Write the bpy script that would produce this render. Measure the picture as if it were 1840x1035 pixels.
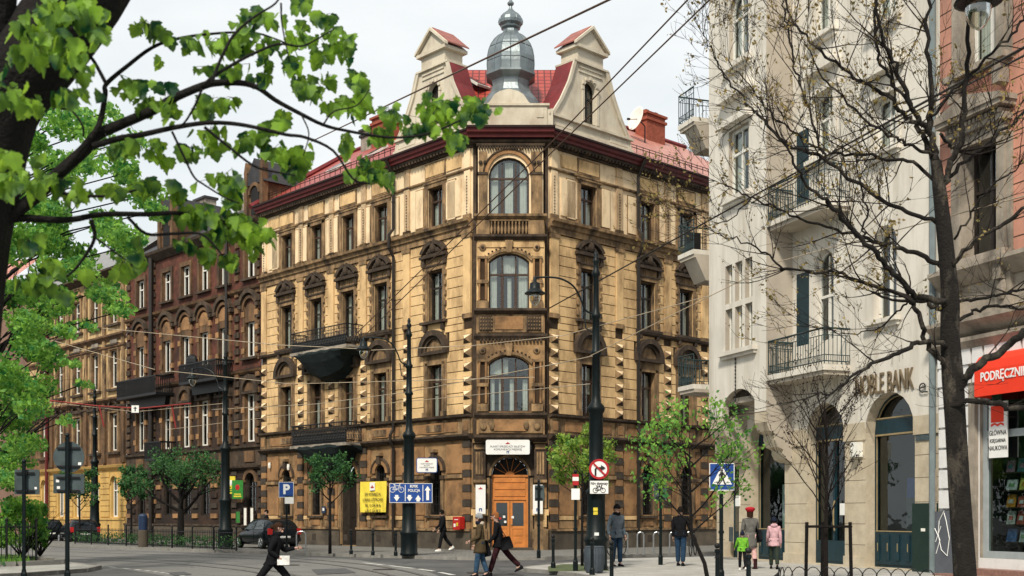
import bpy, bmesh, math, random
from mathutils import Matrix, Vector
R=math.radians; PI=math.pi
for o in list(bpy.data.objects): bpy.data.objects.remove(o)
C=bpy.context.scene.collection
scene=bpy.context.scene
# ---------------- camera
FPX=2115.0; HOR=926.0; CH=1.6
cam=bpy.data.cameras.new('camera'); camo=bpy.data.objects.new('camera',cam); C.objects.link(camo)
camo.location=(0,0,CH); camo.rotation_euler=(PI/2,0,0)
cam.sensor_width=36; cam.lens=36*FPX/1840; cam.shift_y=(HOR-517.5)/1840; cam.clip_end=2000; cam.clip_start=.1
cam.dof.use_dof=True; cam.dof.focus_distance=38; cam.dof.aperture_fstop=2.6
scene.camera=camo
# ---------------- world and sun
SUN_EL=46; SUN_AZ=(-.32,-.947)   # where the sun stands, seen from the scene
w=bpy.data.worlds.new('World'); scene.world=w; w.use_nodes=True
nt=w.node_tree; nt.nodes.clear()
out=nt.nodes.new('ShaderNodeOutputWorld'); bg=nt.nodes.new('ShaderNodeBackground')
sky=nt.nodes.new('ShaderNodeTexSky'); sky.sky_type='NISHITA'; sky.sun_disc=False
sky.sun_elevation=R(SUN_EL); sky.sun_rotation=math.atan2(SUN_AZ[0],SUN_AZ[1])
tc=nt.nodes.new('ShaderNodeTexCoord'); mp=nt.nodes.new('ShaderNodeMapping'); mp.inputs['Scale'].default_value=(1,1,3.2)
nz=nt.nodes.new('ShaderNodeTexNoise'); nz.inputs['Scale'].default_value=2.2; nz.inputs['Detail'].default_value=6; nz.inputs['Roughness'].default_value=.55
cr=nt.nodes.new('ShaderNodeValToRGB'); cr.color_ramp.elements[0].position=.32; cr.color_ramp.elements[0].color=(.72,.78,.80,1)
cr.color_ramp.elements[1].position=.62; cr.color_ramp.elements[1].color=(.90,.92,.92,1)
sc=nt.nodes.new('ShaderNodeVectorMath'); sc.operation='SCALE'; sc.inputs['Scale'].default_value=9.7
mx=nt.nodes.new('ShaderNodeMix'); mx.data_type='RGBA'; mx.inputs[0].default_value=.94
L=nt.links.new
L(tc.outputs['Generated'],mp.inputs['Vector']); L(mp.outputs[0],nz.inputs['Vector']); L(nz.outputs['Fac'],cr.inputs['Fac'])
L(cr.outputs['Color'],sc.inputs[0]); L(sky.outputs['Color'],mx.inputs[6]); L(sc.outputs[0],mx.inputs[7])
L(mx.outputs[2],bg.inputs['Color']); bg.inputs['Strength'].default_value=.1
L(bg.outputs[0],out.inputs['Surface'])
sl=bpy.data.lights.new('sun','SUN'); sl.energy=3.6; sl.angle=R(7); sl.color=(1,.92,.79)
so=bpy.data.objects.new('sun',sl); C.objects.link(so)
sd=Vector((SUN_AZ[0]*math.cos(R(SUN_EL)),SUN_AZ[1]*math.cos(R(SUN_EL)),math.sin(R(SUN_EL))))
so.rotation_euler=sd.to_track_quat('Z','Y').to_euler()
scene.view_settings.view_transform='Standard'; scene.view_settings.look='None'
scene.view_settings.exposure=0.22; scene.view_settings.gamma=1
random.seed(7)
def P(x,y,Y): return Vector(((x-920)*Y/FPX, Y, CH+(HOR-y)*Y/FPX))      # photo measurement + distance -> place
def G(x,y,z=0):                                                          # point on level ground z
    Y=(CH-z)*FPX/(y-HOR); return Vector(((x-920)*Y/FPX,Y,z))
# ---------------- materials
MT={}
def mat(name,col,rough=.8,var=.25,scale=3,bump=.0,bscale=20,dirt=None,dirt_amt=.0,dscale=.6,streak=0,metal=0,spec=.35,col2=None,thr=.5):
    m=bpy.data.materials.new(name); m.use_nodes=True; n=m.node_tree.nodes; l=m.node_tree.links.new
    b=n['Principled BSDF']; b.inputs['Roughness'].default_value=rough; b.inputs['Metallic'].default_value=metal
    b.inputs['Specular IOR Level'].default_value=spec
    tc=n.new('ShaderNodeTexCoord')
    nz=n.new('ShaderNodeTexNoise'); nz.inputs['Scale'].default_value=scale; nz.inputs['Detail'].default_value=5; nz.inputs['Roughness'].default_value=.6
    l(tc.outputs['Object'],nz.inputs['Vector'])
    r=n.new('ShaderNodeValToRGB'); a=r.color_ramp
    c2=col2 or tuple(c*(1-var) for c in col); c1=col if col2 else tuple(min(1,c*(1+var*.6)) for c in col)
    a.elements[0].position=.3; a.elements[0].color=(*c2,1); a.elements[1].position=.7; a.elements[1].color=(*c1,1)
    l(nz.outputs['Fac'],r.inputs['Fac']); last=r.outputs['Color']
    if dirt:
        mp=n.new('ShaderNodeMapping'); mp.inputs['Scale'].default_value=(1,1,(.35 if streak==1 else streak) if streak else 1)
        dz=n.new('ShaderNodeTexNoise'); dz.inputs['Scale'].default_value=dscale; dz.inputs['Detail'].default_value=9; dz.inputs['Roughness'].default_value=.68
        l(tc.outputs['Object'],mp.inputs[0]); l(mp.outputs[0],dz.inputs['Vector'])
        dr=n.new('ShaderNodeValToRGB'); dr.color_ramp.elements[0].position=thr-.08; dr.color_ramp.elements[1].position=thr+.18
        l(dz.outputs['Fac'],dr.inputs['Fac'])
        mu=n.new('ShaderNodeMath'); mu.operation='MULTIPLY'; mu.inputs[1].default_value=dirt_amt; l(dr.outputs['Color'],mu.inputs[0])
        mm=n.new('ShaderNodeMix'); mm.data_type='RGBA'; l(mu.outputs[0],mm.inputs[0]); l(last,mm.inputs[6]); mm.inputs[7].default_value=(*dirt,1)
        last=mm.outputs[2]
    l(last,b.inputs['Base Color'])
    if bump:
        bz=n.new('ShaderNodeTexNoise'); bz.inputs['Scale'].default_value=bscale; bz.inputs['Detail'].default_value=4
        l(tc.outputs['Object'],bz.inputs['Vector'])
        bp=n.new('ShaderNodeBump'); bp.inputs['Strength'].default_value=bump; bp.inputs['Distance'].default_value=.03
        l(bz.outputs['Fac'],bp.inputs['Height']); l(bp.outputs[0],b.inputs['Normal'])
    MT[name]=m; return m
SOOT=(.035,.024,.017)
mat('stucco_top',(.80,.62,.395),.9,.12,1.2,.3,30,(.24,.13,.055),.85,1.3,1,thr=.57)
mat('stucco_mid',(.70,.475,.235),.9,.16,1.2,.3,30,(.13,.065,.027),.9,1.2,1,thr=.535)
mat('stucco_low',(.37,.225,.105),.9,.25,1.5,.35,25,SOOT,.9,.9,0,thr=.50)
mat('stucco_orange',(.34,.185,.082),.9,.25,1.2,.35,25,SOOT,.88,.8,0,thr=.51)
mat('trim',(.36,.23,.115),.9,.35,2.5,.4,30,SOOT,.95,1.8,1,thr=.46)
mat('trim_dark',(.085,.058,.038),.9,.5,3,.5,30,(.02,.014,.01),.9,2,1,thr=.48)
mat('groove',(.045,.027,.014),.95,.3,2)
mat('plinth',(.105,.085,.062),.9,.35,1.5,.4,20,(.03,.026,.022),.8,.8,0,thr=.5)
mat('soot_block',(.055,.043,.033),.95,.4,4,.5,30)
mat('attic',(.60,.54,.43),.9,.12,1.5,.3,25,(.24,.17,.11),.6,.9,1,thr=.53)
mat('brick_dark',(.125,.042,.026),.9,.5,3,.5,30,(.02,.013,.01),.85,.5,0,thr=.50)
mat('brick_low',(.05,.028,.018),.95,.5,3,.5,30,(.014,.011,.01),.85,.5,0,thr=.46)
mat('stone_brown',(.19,.105,.05),.9,.4,3,.4,25,SOOT,.9,1.2,1,thr=.46)
mat('cream_far',(.56,.40,.20),.9,.25,2,.2,20,(.12,.07,.035),.8,1.2,1,thr=.5)
mat('yellow_paint',(.56,.36,.115),.85,.14,2,.2,20,(.22,.13,.05),.6,1.5,1,thr=.55)
mat('white_wall',(.69,.65,.575),.85,.08,1,.2,25,(.36,.31,.24),.55,2.0,.12,thr=.53)
mat('grey_shade_render',(.44,.39,.32),.9,.12,1.5,.25,25,(.25,.21,.17),.5,.8,1,thr=.52)  # greyer copy of the white wall, with shade put into the colour
mat('sandstone',(.53,.46,.345),.9,.16,2.5,.35,25,(.28,.21,.13),.5,1.1,0,thr=.53)
mat('pink_wall',(.58,.27,.19),.88,.16,1.5,.3,25,(.30,.17,.13),.75,1.4,.2,thr=.50)
mat('pink_light',(.72,.42,.30),.88,.14,1.5,.3,25)
mat('stone_grey',(.36,.31,.25),.9,.3,2,.4,25,(.07,.06,.05),.8,1.3,1,thr=.5)
mat('white_block',(.74,.73,.72),.85,.08,2,.2,25,(.35,.33,.32),.5,2,0,thr=.55)
mat('cornice_red',(.11,.016,.016),.6,.3,3)
mat('roof_flash',(.17,.020,.022),.6,.3,2,.2,9,(.08,.015,.015),.6,1.5,1,thr=.5)
mat('gutter',(.03,.012,.01),.5,.3,3)
mat('pipe_dark',(.018,.013,.01),.5,.3,3)
mat('pipe_blue',(.17,.21,.22),.45,.2,3)
mat('zinc',(.19,.225,.24),.42,.3,2.2,.25,9,(.30,.33,.33),.6,1.3,1,metal=.55,thr=.5)
mat('slate',(.035,.034,.037),.7,.4,4,.4,20)
mat('slate_grey',(.22,.22,.22),.7,.3,4,.2,20)
mat('chimney_brick',(.27,.07,.04),.9,.35,6,.4,30)
mat('frame_brown',(.055,.030,.018),.55,.3,6)
mat('frame_dark',(.022,.016,.013),.5,.3,6)
mat('frame_white',(.72,.70,.64),.5,.1,6)
mat('frame_blue',(.007,.030,.042),.45,.3,6)
mat('gold',(.30,.23,.12),.45,.2,6)
mat('door_wood',(.56,.20,.045),.5,.25,3,.1,20)
mat('curtain',(.80,.79,.72),.9,.12,6)
mat('room_dark',(.013,.013,.013),.9,.2,3)
mat('black_iron',(.007,.008,.009),.5,.4,5)
mat('pole_green',(.004,.009,.010),.45,.4,3,.1,30,spec=.22)
mat('rail_teal',(.018,.040,.042),.45,.3,5)
mat('net',(.004,.011,.011),.9,.3,5,.6,8)
mat('steel',(.40,.42,.43),.35,.2,5,metal=.7)
mat('galv',(.075,.10,.105),.45,.3,4,metal=.3)
mat('asphalt',(.082,.083,.085),.85,.18,1.1,.3,60,(.18,.178,.17),.6,.35,0,thr=.5)
mat('tram_lane',(.20,.198,.19),.85,.14,.7,.3,40,(.18,.175,.165),.7,.5,0,thr=.5)
mat('paving',(.25,.245,.225),.85,.18,2,.3,25,(.17,.165,.155),.55,.7,0,thr=.52)
mat('paving_light',(.50,.49,.455),.85,.12,2,.3,25,(.34,.33,.30),.55,.7,0,thr=.54)
mat('tar',(.085,.085,.087),.8,.25,2,.3,50)
mat('kerb',(.24,.23,.21),.85,.25,3,.3,25)
mat('road_white',(.58,.58,.55),.7,.2,5)
mat('rail_groove',(.035,.033,.03),.6,.3,4)
mat('grass',(.085,.11,.05),.9,.4,6)
mat('soil',(.06,.05,.035),.95,.4,4)
mat('bark_dark',(.007,.0055,.005),.95,.45,14,.9,30)
mat('bark',(.011,.009,.0075),.95,.45,9,.9,28,(.17,.145,.11),.85,2.6,1,thr=.60)
mat('twig',(.010,.006,.004),.9,.4,9)
mat('black_paint',(.010,.011,.013),.4,.3,4,spec=.5)
mat('car_black',(.006,.009,.012),.15,.2,1,spec=.3)
mat('cap_red',(.33,.115,.09),.7,.3,3,.3,12,(.15,.06,.05),.7,1.5,1,thr=.5)
mat('tyre',(.012,.012,.012),.9,.2,5)
mat('tail_red',(.45,.02,.02),.2,.2,5)
mat('white_plain',(.80,.80,.78),.6,.06,4)
mat('sign_blue',(.012,.06,.27),.45,.1,4)
mat('sign_red',(.42,.015,.02),.45,.15,4)
mat('banner_yellow',(.84,.66,.07),.7,.08,3,.4,4)
mat('awning_red',(.80,.045,.015),.7,.08,2,.2,4)
mat('letter_dark',(.02,.02,.02),.5,.2,4)
mat('letter_bronze',(.20,.15,.09),.45,.3,6,metal=.3)
mat('mail_red',(.45,.02,.015),.4,.15,4)
mat('green_panel',(.009,.028,.022),.5,.2,4)
mat('graffiti_grey',(.10,.11,.13),.8,.2,3)
mat('shop_frame',(.34,.38,.39),.45,.12,4)
mat('granite_red',(.27,.15,.12),.5,.3,12)
mat('bin_grey',(.055,.07,.085),.6,.25,4)
mat('poster_green',(.03,.20,.03),.5,.3,8); mat('poster_yellow',(.72,.58,.05),.5,.3,8)
def leafmat(name,c1,c2,trans=.5,scale=9):
    m=bpy.data.materials.new(name); m.use_nodes=True; n=m.node_tree.nodes; l=m.node_tree.links.new; n.clear()
    o=n.new('ShaderNodeOutputMaterial'); tc=n.new('ShaderNodeTexCoord'); nz=n.new('ShaderNodeTexNoise'); nz.inputs['Scale'].default_value=scale; nz.inputs['Detail'].default_value=2
    r=n.new('ShaderNodeValToRGB'); r.color_ramp.elements[0].position=.35; r.color_ramp.elements[1].position=.65
    r.color_ramp.elements[0].color=(*c1,1); r.color_ramp.elements[1].color=(*c2,1)
    l(tc.outputs['Object'],nz.inputs['Vector']); l(nz.outputs['Fac'],r.inputs['Fac'])
    d=n.new('ShaderNodeBsdfPrincipled'); d.inputs['Roughness'].default_value=.55; d.inputs['Specular IOR Level'].default_value=.3
    t=n.new('ShaderNodeBsdfTranslucent'); mx=n.new('ShaderNodeMixShader'); mx.inputs[0].default_value=trans
    l(r.outputs['Color'],d.inputs['Base Color'])
    hs=n.new('ShaderNodeHueSaturation'); hs.inputs['Hue'].default_value=.48; hs.inputs['Value'].default_value=1.7; l(r.outputs['Color'],hs.inputs['Color']); l(hs.outputs[0],t.inputs['Color'])
    l(d.outputs[0],mx.inputs[1]); l(t.outputs[0],mx.inputs[2]); l(mx.outputs[0],o.inputs['Surface']); MT[name]=m; return m
leafmat('leaf_maple',(.005,.050,.018),(.24,.43,.04),.45,5)
leafmat('leaf_mid',(.025,.15,.035),(.24,.46,.07),.4,2.5)
leafmat('leaf_deep',(.018,.075,.030),(.07,.19,.05),.35,4)
leafmat('leaf_bright',(.05,.17,.03),(.30,.42,.07),.4,5)
leafmat('leaf_bud',(.13,.11,.03),(.32,.24,.08),.3,5)
def glassmat(name,tint,gl=.22,rough=.02):
    m=bpy.data.materials.new(name); m.use_nodes=True; n=m.node_tree.nodes; l=m.node_tree.links.new; n.clear()
    o=n.new('ShaderNodeOutputMaterial'); t=n.new('ShaderNodeBsdfTransparent'); t.inputs[0].default_value=(*tint,1)
    g=n.new('ShaderNodeBsdfGlossy'); g.inputs['Roughness'].default_value=rough; g.inputs[0].default_value=(.9,.95,.95,1)
    f=n.new('ShaderNodeLayerWeight'); f.inputs[0].default_value=.35
    a=n.new('ShaderNodeMath'); a.operation='MULTIPLY_ADD'; a.inputs[1].default_value=.5; a.inputs[2].default_value=gl
    l(f.outputs['Fresnel'],a.inputs[0])
    mx=n.new('ShaderNodeMixShader'); l(a.outputs[0],mx.inputs[0]); l(t.outputs[0],mx.inputs[1]); l(g.outputs[0],mx.inputs[2]); l(mx.outputs[0],o.inputs['Surface'])
    tc=n.new('ShaderNodeTexCoord'); nz=n.new('ShaderNodeTexNoise'); nz.inputs['Scale'].default_value=1.7
    bp=n.new('ShaderNodeBump'); bp.inputs['Strength'].default_value=.12; bp.inputs['Distance'].default_value=.05
    l(tc.outputs['Object'],nz.inputs['Vector']); l(nz.outputs['Fac'],bp.inputs['Height']); l(bp.outputs[0],g.inputs['Normal'])
    MT[name]=m
mat('glass_car2',(.012,.018,.02),.06,.2,2,spec=.9)
mat('cord_red',(.26,.03,.025),.7,.2,4)
glassmat('glass',(.80,.86,.84),.09); glassmat('glass_shop',(.50,.62,.60),.05); glassmat('glass_car',(.10,.14,.15),.2); glassmat('glass_lamp',(.80,.78,.70),.15,.1)
def tilemat(name,c1,c2,sx=.28,sz=.35,ang=0):
    m=bpy.data.materials.new(name); m.use_nodes=True; n=m.node_tree.nodes; l=m.node_tree.links.new
    b=n['Principled BSDF']; b.inputs['Roughness'].default_value=.45
    uv=n.new('ShaderNodeUVMap'); br=n.new('ShaderNodeTexBrick'); br.offset=0; br.inputs['Color1'].default_value=(*c1,1); br.inputs['Color2'].default_value=(*c2,1)
    br.inputs['Mortar'].default_value=tuple(c*.35 for c in c1)+(1,); br.inputs['Brick Width'].default_value=sx; br.inputs['Row Height'].default_value=sz; br.inputs['Mortar Size'].default_value=.03; br.inputs['Mortar Smooth'].default_value=.6; br.inputs['Scale'].default_value=1
    l(uv.outputs[0],br.inputs['Vector']); l(br.outputs['Color'],b.inputs['Base Color'])
    bp=n.new('ShaderNodeBump'); bp.inputs['Strength'].default_value=.9; bp.inputs['Distance'].default_value=.06; bp.invert=True
    l(br.outputs['Fac'],bp.inputs['Height']); l(bp.outputs[0],b.inputs['Normal']); MT[name]=m
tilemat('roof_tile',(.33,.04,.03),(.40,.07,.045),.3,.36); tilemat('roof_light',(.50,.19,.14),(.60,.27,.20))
def groundmat(name,base,brick=None,joint=.55,crack=0,dark=.6):
    m=MT[name]; n=m.node_tree.nodes; l=m.node_tree.links.new; b=n['Principled BSDF']; src=b.inputs['Base Color'].links[0].from_socket
    tc=n.new('ShaderNodeTexCoord'); h=None
    if brick:
        br=n.new('ShaderNodeTexBrick'); br.inputs['Scale'].default_value=1; br.inputs['Brick Width'].default_value=brick; br.inputs['Row Height'].default_value=brick*.5 if brick<.3 else brick; br.inputs['Mortar Size'].default_value=.014; br.inputs['Color1'].default_value=(1,1,1,1); br.inputs['Color2'].default_value=(.80,.80,.80,1); br.inputs['Mortar'].default_value=(joint,joint,joint,1)
        mp=n.new('ShaderNodeMapping'); mp.inputs['Rotation'].default_value=(0,0,R(-46.9)); l(tc.outputs['Object'],mp.inputs[0]); l(mp.outputs[0],br.inputs['Vector']); col=br.outputs['Color']
    else:
        vo=n.new('ShaderNodeTexVoronoi'); vo.feature='DISTANCE_TO_EDGE'; vo.inputs['Scale'].default_value=.45
        nz=n.new('ShaderNodeTexNoise'); nz.inputs['Scale'].default_value=1.3; nz.inputs['Detail'].default_value=6
        va=n.new('ShaderNodeMix'); va.data_type='VECTOR'; va.inputs[0].default_value=.35; l(tc.outputs['Object'],va.inputs[4]); l(nz.outputs['Color'],va.inputs[5]); l(tc.outputs['Object'],nz.inputs['Vector']); l(va.outputs[1],vo.inputs['Vector'])
        r=n.new('ShaderNodeValToRGB'); r.color_ramp.elements[0].color=(dark,dark,dark,1); r.color_ramp.elements[1].color=(1,1,1,1); r.color_ramp.elements[1].position=crack; l(vo.outputs['Distance'],r.inputs['Fac']); col=r.outputs['Color']
    sp=n.new('ShaderNodeTexNoise'); sp.inputs['Scale'].default_value=35; l(tc.outputs['Object'],sp.inputs['Vector']); rr=n.new('ShaderNodeValToRGB'); rr.color_ramp.elements[0].position=.3; rr.color_ramp.elements[0].color=(.72,.72,.72,1); rr.color_ramp.elements[1].position=.7; rr.color_ramp.elements[1].color=(1,1,1,1); l(sp.outputs['Fac'],rr.inputs['Fac'])
    a=n.new('ShaderNodeMix'); a.data_type='RGBA'; a.blend_type='MULTIPLY'; a.inputs[0].default_value=1; l(src,a.inputs[6]); l(col,a.inputs[7])
    c=n.new('ShaderNodeMix'); c.data_type='RGBA'; c.blend_type='MULTIPLY'; c.inputs[0].default_value=1; l(a.outputs[2],c.inputs[6]); l(rr.outputs['Color'],c.inputs[7]); l(c.outputs[2],b.inputs['Base Color'])
groundmat('asphalt',None,None,crack=.02,dark=.55); groundmat('tram_lane',None,None,crack=.012,dark=.6); groundmat('paving',None,.24,.5); groundmat('paving_light',None,.5,.6)
def m_(x): return MT[x] if isinstance(x,str) else x
# ---------------- mesh builder
I4=Matrix.Identity(4)
class MB:
    def __init__(s,M=None): s.v=[];s.f=[];s.mi=[];s.M=M or I4;s.cur=0;s.uv={}
    def m(s,i): s.cur=i; return s
    def vs(s,pts):
        b=len(s.v); s.v+= [tuple(s.M@Vector(p)) for p in pts]; return b
    def face(s,pts,uv=None):
        b=s.vs(pts); s.f.append(tuple(range(b,b+len(pts)))); s.mi.append(s.cur)
        if uv: s.uv[len(s.f)-1]=uv
    def fi(s,idx): s.f.append(tuple(idx)); s.mi.append(s.cur)
    def box(s,x0,x1,y0,y1,z0,z1,skip=''):
        b=s.vs([(x0,y0,z0),(x1,y0,z0),(x1,y1,z0),(x0,y1,z0),(x0,y0,z1),(x1,y0,z1),(x1,y1,z1),(x0,y1,z1)])
        F={'b':(3,2,1,0),'t':(4,5,6,7),'f':(0,1,5,4),'r':(1,2,6,5),'k':(2,3,7,6),'l':(3,0,4,7)}
        for k,q in F.items():
            if k not in skip: s.fi([b+i for i in q])
    def prism(s,poly,y0,y1,caps=True):      # poly in x,z ; extruded along y
        n=len(poly); b=s.vs([(p[0],y0,p[1]) for p in poly]); c=s.vs([(p[0],y1,p[1]) for p in poly])
        for i in range(n): j=(i+1)%n; s.fi([b+i,c+i,c+j,b+j][::-1])
        if caps: s.fi([b+i for i in range(n)]); s.fi([c+i for i in range(n)][::-1])
    def slab(s,poly,z0,z1):                 # poly in x,y ; extruded along z
        n=len(poly); b=s.vs([(p[0],p[1],z0) for p in poly]); c=s.vs([(p[0],p[1],z1) for p in poly])
        for i in range(n): j=(i+1)%n; s.fi([b+i,b+j,c+j,c+i])
        s.fi([c+i for i in range(n)]); s.fi([b+i for i in range(n)][::-1])
    def ring(s,o,i_,y0,y1):                 # annular prism between two outlines in x,z
        n=len(o)
        a=s.vs([(p[0],y0,p[1]) for p in o]); b=s.vs([(p[0],y0,p[1]) for p in i_])
        c=s.vs([(p[0],y1,p[1]) for p in o]); d=s.vs([(p[0],y1,p[1]) for p in i_])
        for k in range(n):
            j=(k+1)%n
            s.fi([a+k,a+j,b+j,b+k]); s.fi([b+k,b+j,d+j,d+k]); s.fi([a+j,a+k,c+k,c+j])
    def tube(s,pts,rad,n=6,cap=True):
        pts=[Vector(p) for p in pts]; k=len(pts)
        if not isinstance(rad,(list,tuple)): rad=[rad]*k
        up=Vector((0,0,1)); prev=None; rings=[]
        for i,p in enumerate(pts):
            d=(pts[min(i+1,k-1)]-pts[max(i-1,0)])
            if d.length<1e-6: d=Vector((0,0,1))
            d.normalize()
            if prev is None:
                a=d.cross(up if abs(d.z)<.9 else Vector((1,0,0))).normalized()
            else:
                a=prev-d*prev.dot(d)
                a=a.normalized() if a.length>1e-5 else d.cross(Vector((1,0,0))).normalized()
            prev=a; c=d.cross(a)
            rings.append(s.vs([p+(a*math.cos(2*PI*q/n)+c*math.sin(2*PI*q/n))*rad[i] for q in range(n)]))
        for i in range(k-1):
            A,B=rings[i],rings[i+1]
            for q in range(n): r=(q+1)%n; s.fi([A+q,A+r,B+r,B+q])
        if cap: s.fi([rings[0]+q for q in range(n)][::-1]); s.fi([rings[-1]+q for q in range(n)])
    def lathe(s,prof,n=16,cx=0,cy=0,cz=0,rot=0):   # prof (r,z)
        rings=[s.vs([(cx+r*math.cos(rot+2*PI*q/n),cy+r*math.sin(rot+2*PI*q/n),cz+z) for q in range(n)]) for r,z in prof]
        for i in range(len(prof)-1):
            A,B=rings[i],rings[i+1]
            for q in range(n): r=(q+1)%n; s.fi([A+q,A+r,B+r,B+q])
        s.fi([rings[0]+q for q in range(n)][::-1]); s.fi([rings[-1]+q for q in range(n)])
    def ball(s,c,r,n=8):
        rr=(r,r,r) if not isinstance(r,(tuple,list)) else r
        pr=[(math.sin(PI*i/n),-math.cos(PI*i/n)) for i in range(1,n)]
        b=[s.vs([(c[0]+q*rr[0]*math.cos(2*PI*k/n),c[1]+q*rr[1]*math.sin(2*PI*k/n),c[2]+z*rr[2]) for k in range(n)]) for q,z in pr]
        for i in range(len(b)-1):
            for k in range(n): j=(k+1)%n; s.fi([b[i]+k,b[i]+j,b[i+1]+j,b[i+1]+k])
        s.fi([b[0]+k for k in range(n)][::-1]); s.fi([b[-1]+k for k in range(n)])
    def mesh(s,name,mats,smooth=False):
        me=bpy.data.meshes.new(name); me.from_pydata(s.v,[],s.f); 
        for x in (mats if isinstance(mats,(list,tuple)) else [mats]): me.materials.append(m_(x))
        if len(me.materials)>1: me.polygons.foreach_set('material_index',s.mi)
        if smooth: me.polygons.foreach_set('use_smooth',[True]*len(s.f))
        if s.uv:
            ul=me.uv_layers.new(name='UVMap')
            for fi,uv in s.uv.items():
                for li,t in zip(me.polygons[fi].loop_indices,uv): ul.data[li].uv=t
        me.update(); return me
    def build(s,name,mats,parent=None,loc=None,rot=0,label=None,smooth=False):
        return obj(name,s.mesh(name,mats,smooth),parent,loc,rot,label)
def obj(name,me,parent=None,loc=None,rot=0,label=None):
    o=bpy.data.objects.new(name,me); C.objects.link(o)
    if parent: o.parent=parent
    if loc is not None: o.location=loc
    if rot: o.rotation_euler=(0,0,rot) if not isinstance(rot,(tuple,list)) else rot
    if label: o['label']=label
    return o
def tag(o,label,cat,group=None):
    o['label']=label; o['category']=cat
    if group: o['group']=group
    return o
def thing(name,label,cat,loc=(0,0,0),rot=0,group=None):
    o=bpy.data.objects.new(name,None); C.objects.link(o); o.location=loc; o.rotation_euler=(0,0,rot); o.empty_display_size=.2
    return tag(o,label,cat,group)
def struct(name,mb,mats,kind='structure',label=None):
    o=mb.build(name,mats) if isinstance(mb,MB) else obj(name,mb); o['kind']=kind
    if label: o['label']=label
    return o
def copytree(root,loc,rot=0,label=None,scale=None):
    r=root.copy(); C.objects.link(r); r.location=loc; r.rotation_euler=(0,0,rot)
    if scale: r.scale=scale
    if label: r['label']=label
    for ch in list(root.children):
        c=ch.copy(); C.objects.link(c); c.parent=r
        for g in list(ch.children):
            d=g.copy(); C.objects.link(d); d.parent=c
    return r
class Fr:     # facade frame: x along facade (right in view), y into the building, z up; relative to a root
    def __init__(s,px,py,ang,root=(0,0,0)):
        s.ang=ang; s.root=Vector(root); s.o=Vector((px,py,0)); s.Rm=Matrix.Rotation(ang,4,'Z')
        s.M=Matrix.Translation(s.o-s.root)@s.Rm
        s.W=Matrix.Translation(s.o)@s.Rm
    def loc(s,u,y,z): return s.M@Vector((u,y,z))
    def u(s,px):      # facade coordinate met by the photo column px
        k=(px-920)/FPX; dx,dy=math.cos(s.ang),math.sin(s.ang)
        return (k*s.o.y-s.o.x)/(dx-k*dy)
    def z(s,px,y):
        Y=s.o.y+s.u(px)*math.sin(s.ang); return CH+(HOR-y)*Y/FPX
def outline(w,h,rise=0,n=10,x0=0,z0=0):
    a=w/2
    if rise<=0: return [(x0-a,z0),(x0+a,z0),(x0+a,z0+h),(x0-a,z0+h)]
    Rr=(a*a+rise*rise)/(2*rise); zc=z0+h-Rr; t0=math.asin(min(1,a/Rr)); 
    if rise>=a-1e-6: t0=PI/2
    pts=[(x0-a,z0),(x0+a,z0)]
    for i in range(n+1):
        t=t0-2*t0*i/n; pts.append((x0+Rr*math.sin(t),zc+Rr*math.cos(t)))
    return pts
def wall(mb,u0,u1,z0,z1,ops,y=0,depth=.3,rm=None):   # ops: (uc,zb,w,h,rise)
    zs={z0,z1}
    for o in ops: zs|={o[1],o[1]+o[3]}
    zs=sorted(q for q in zs if z0-1e-6<=q<=z1+1e-6)
    cur=mb.cur
    for a,b in zip(zs,zs[1:]):
        if b-a<1e-4: continue
        iv=sorted((o[0]-o[2]/2,o[0]+o[2]/2) for o in ops if o[1]<b-1e-5 and o[1]+o[3]>a+1e-5)
        x=u0
        for p,q in iv+[(u1,u1)]:
            if p-x>1e-4: mb.face([(x,y,a),(p,y,a),(p,y,b),(x,y,b)])
            x=max(x,q)
    for o in ops:
        uc,zb,w,h,rise=o[:5]; ol=outline(w,h,rise,10,uc,zb)
        if rise>0:
            top=zb+h
            ar=ol[2:]
            for p,q in zip(ar,ar[1:]): mb.face([(q[0],y,q[1]),(p[0],y,p[1]),(p[0],y,top),(q[0],y,top)])
        if rm is not None: mb.m(rm)
        n=len(ol)
        for i in range(n):
            p,q=ol[i],ol[(i+1)%n]; mb.face([(p[0],y,p[1]),(p[0],y+depth,p[1]),(q[0],y+depth,q[1]),(q[0],y,q[1])])
        mb.m(cur)
def extr(mb,u0,u1,prof,y=0):    # moulding: prof list of (out,z): runs along u, closed against the wall
    poly=[(0,prof[0][1])]+[(-o,z) for o,z in prof]+[(0,prof[-1][1])]
    n=len(poly); a=mb.vs([(u0,y+p[0],p[1]) for p in poly]); b=mb.vs([(u1,y+p[0],p[1]) for p in poly])
    for i in range(n-1): mb.fi([a+i,b+i,b+i+1,a+i+1])
    mb.fi([a+i for i in range(n)][::-1]); mb.fi([b+i for i in range(n)])
def arcband(mb,uc,zc,r0,r1,y0,y1,t0=0,t1=PI,n=12):
    pts=lambda r:[(uc+r*math.cos(t0+(t1-t0)*i/n),zc+r*math.sin(t0+(t1-t0)*i/n)) for i in range(n+1)]
    A,B=pts(r0),pts(r1)
    for i in range(n): mb.prism([A[i],B[i],B[i+1],A[i+1]][::-1],y0,y1)
WC={}
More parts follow.
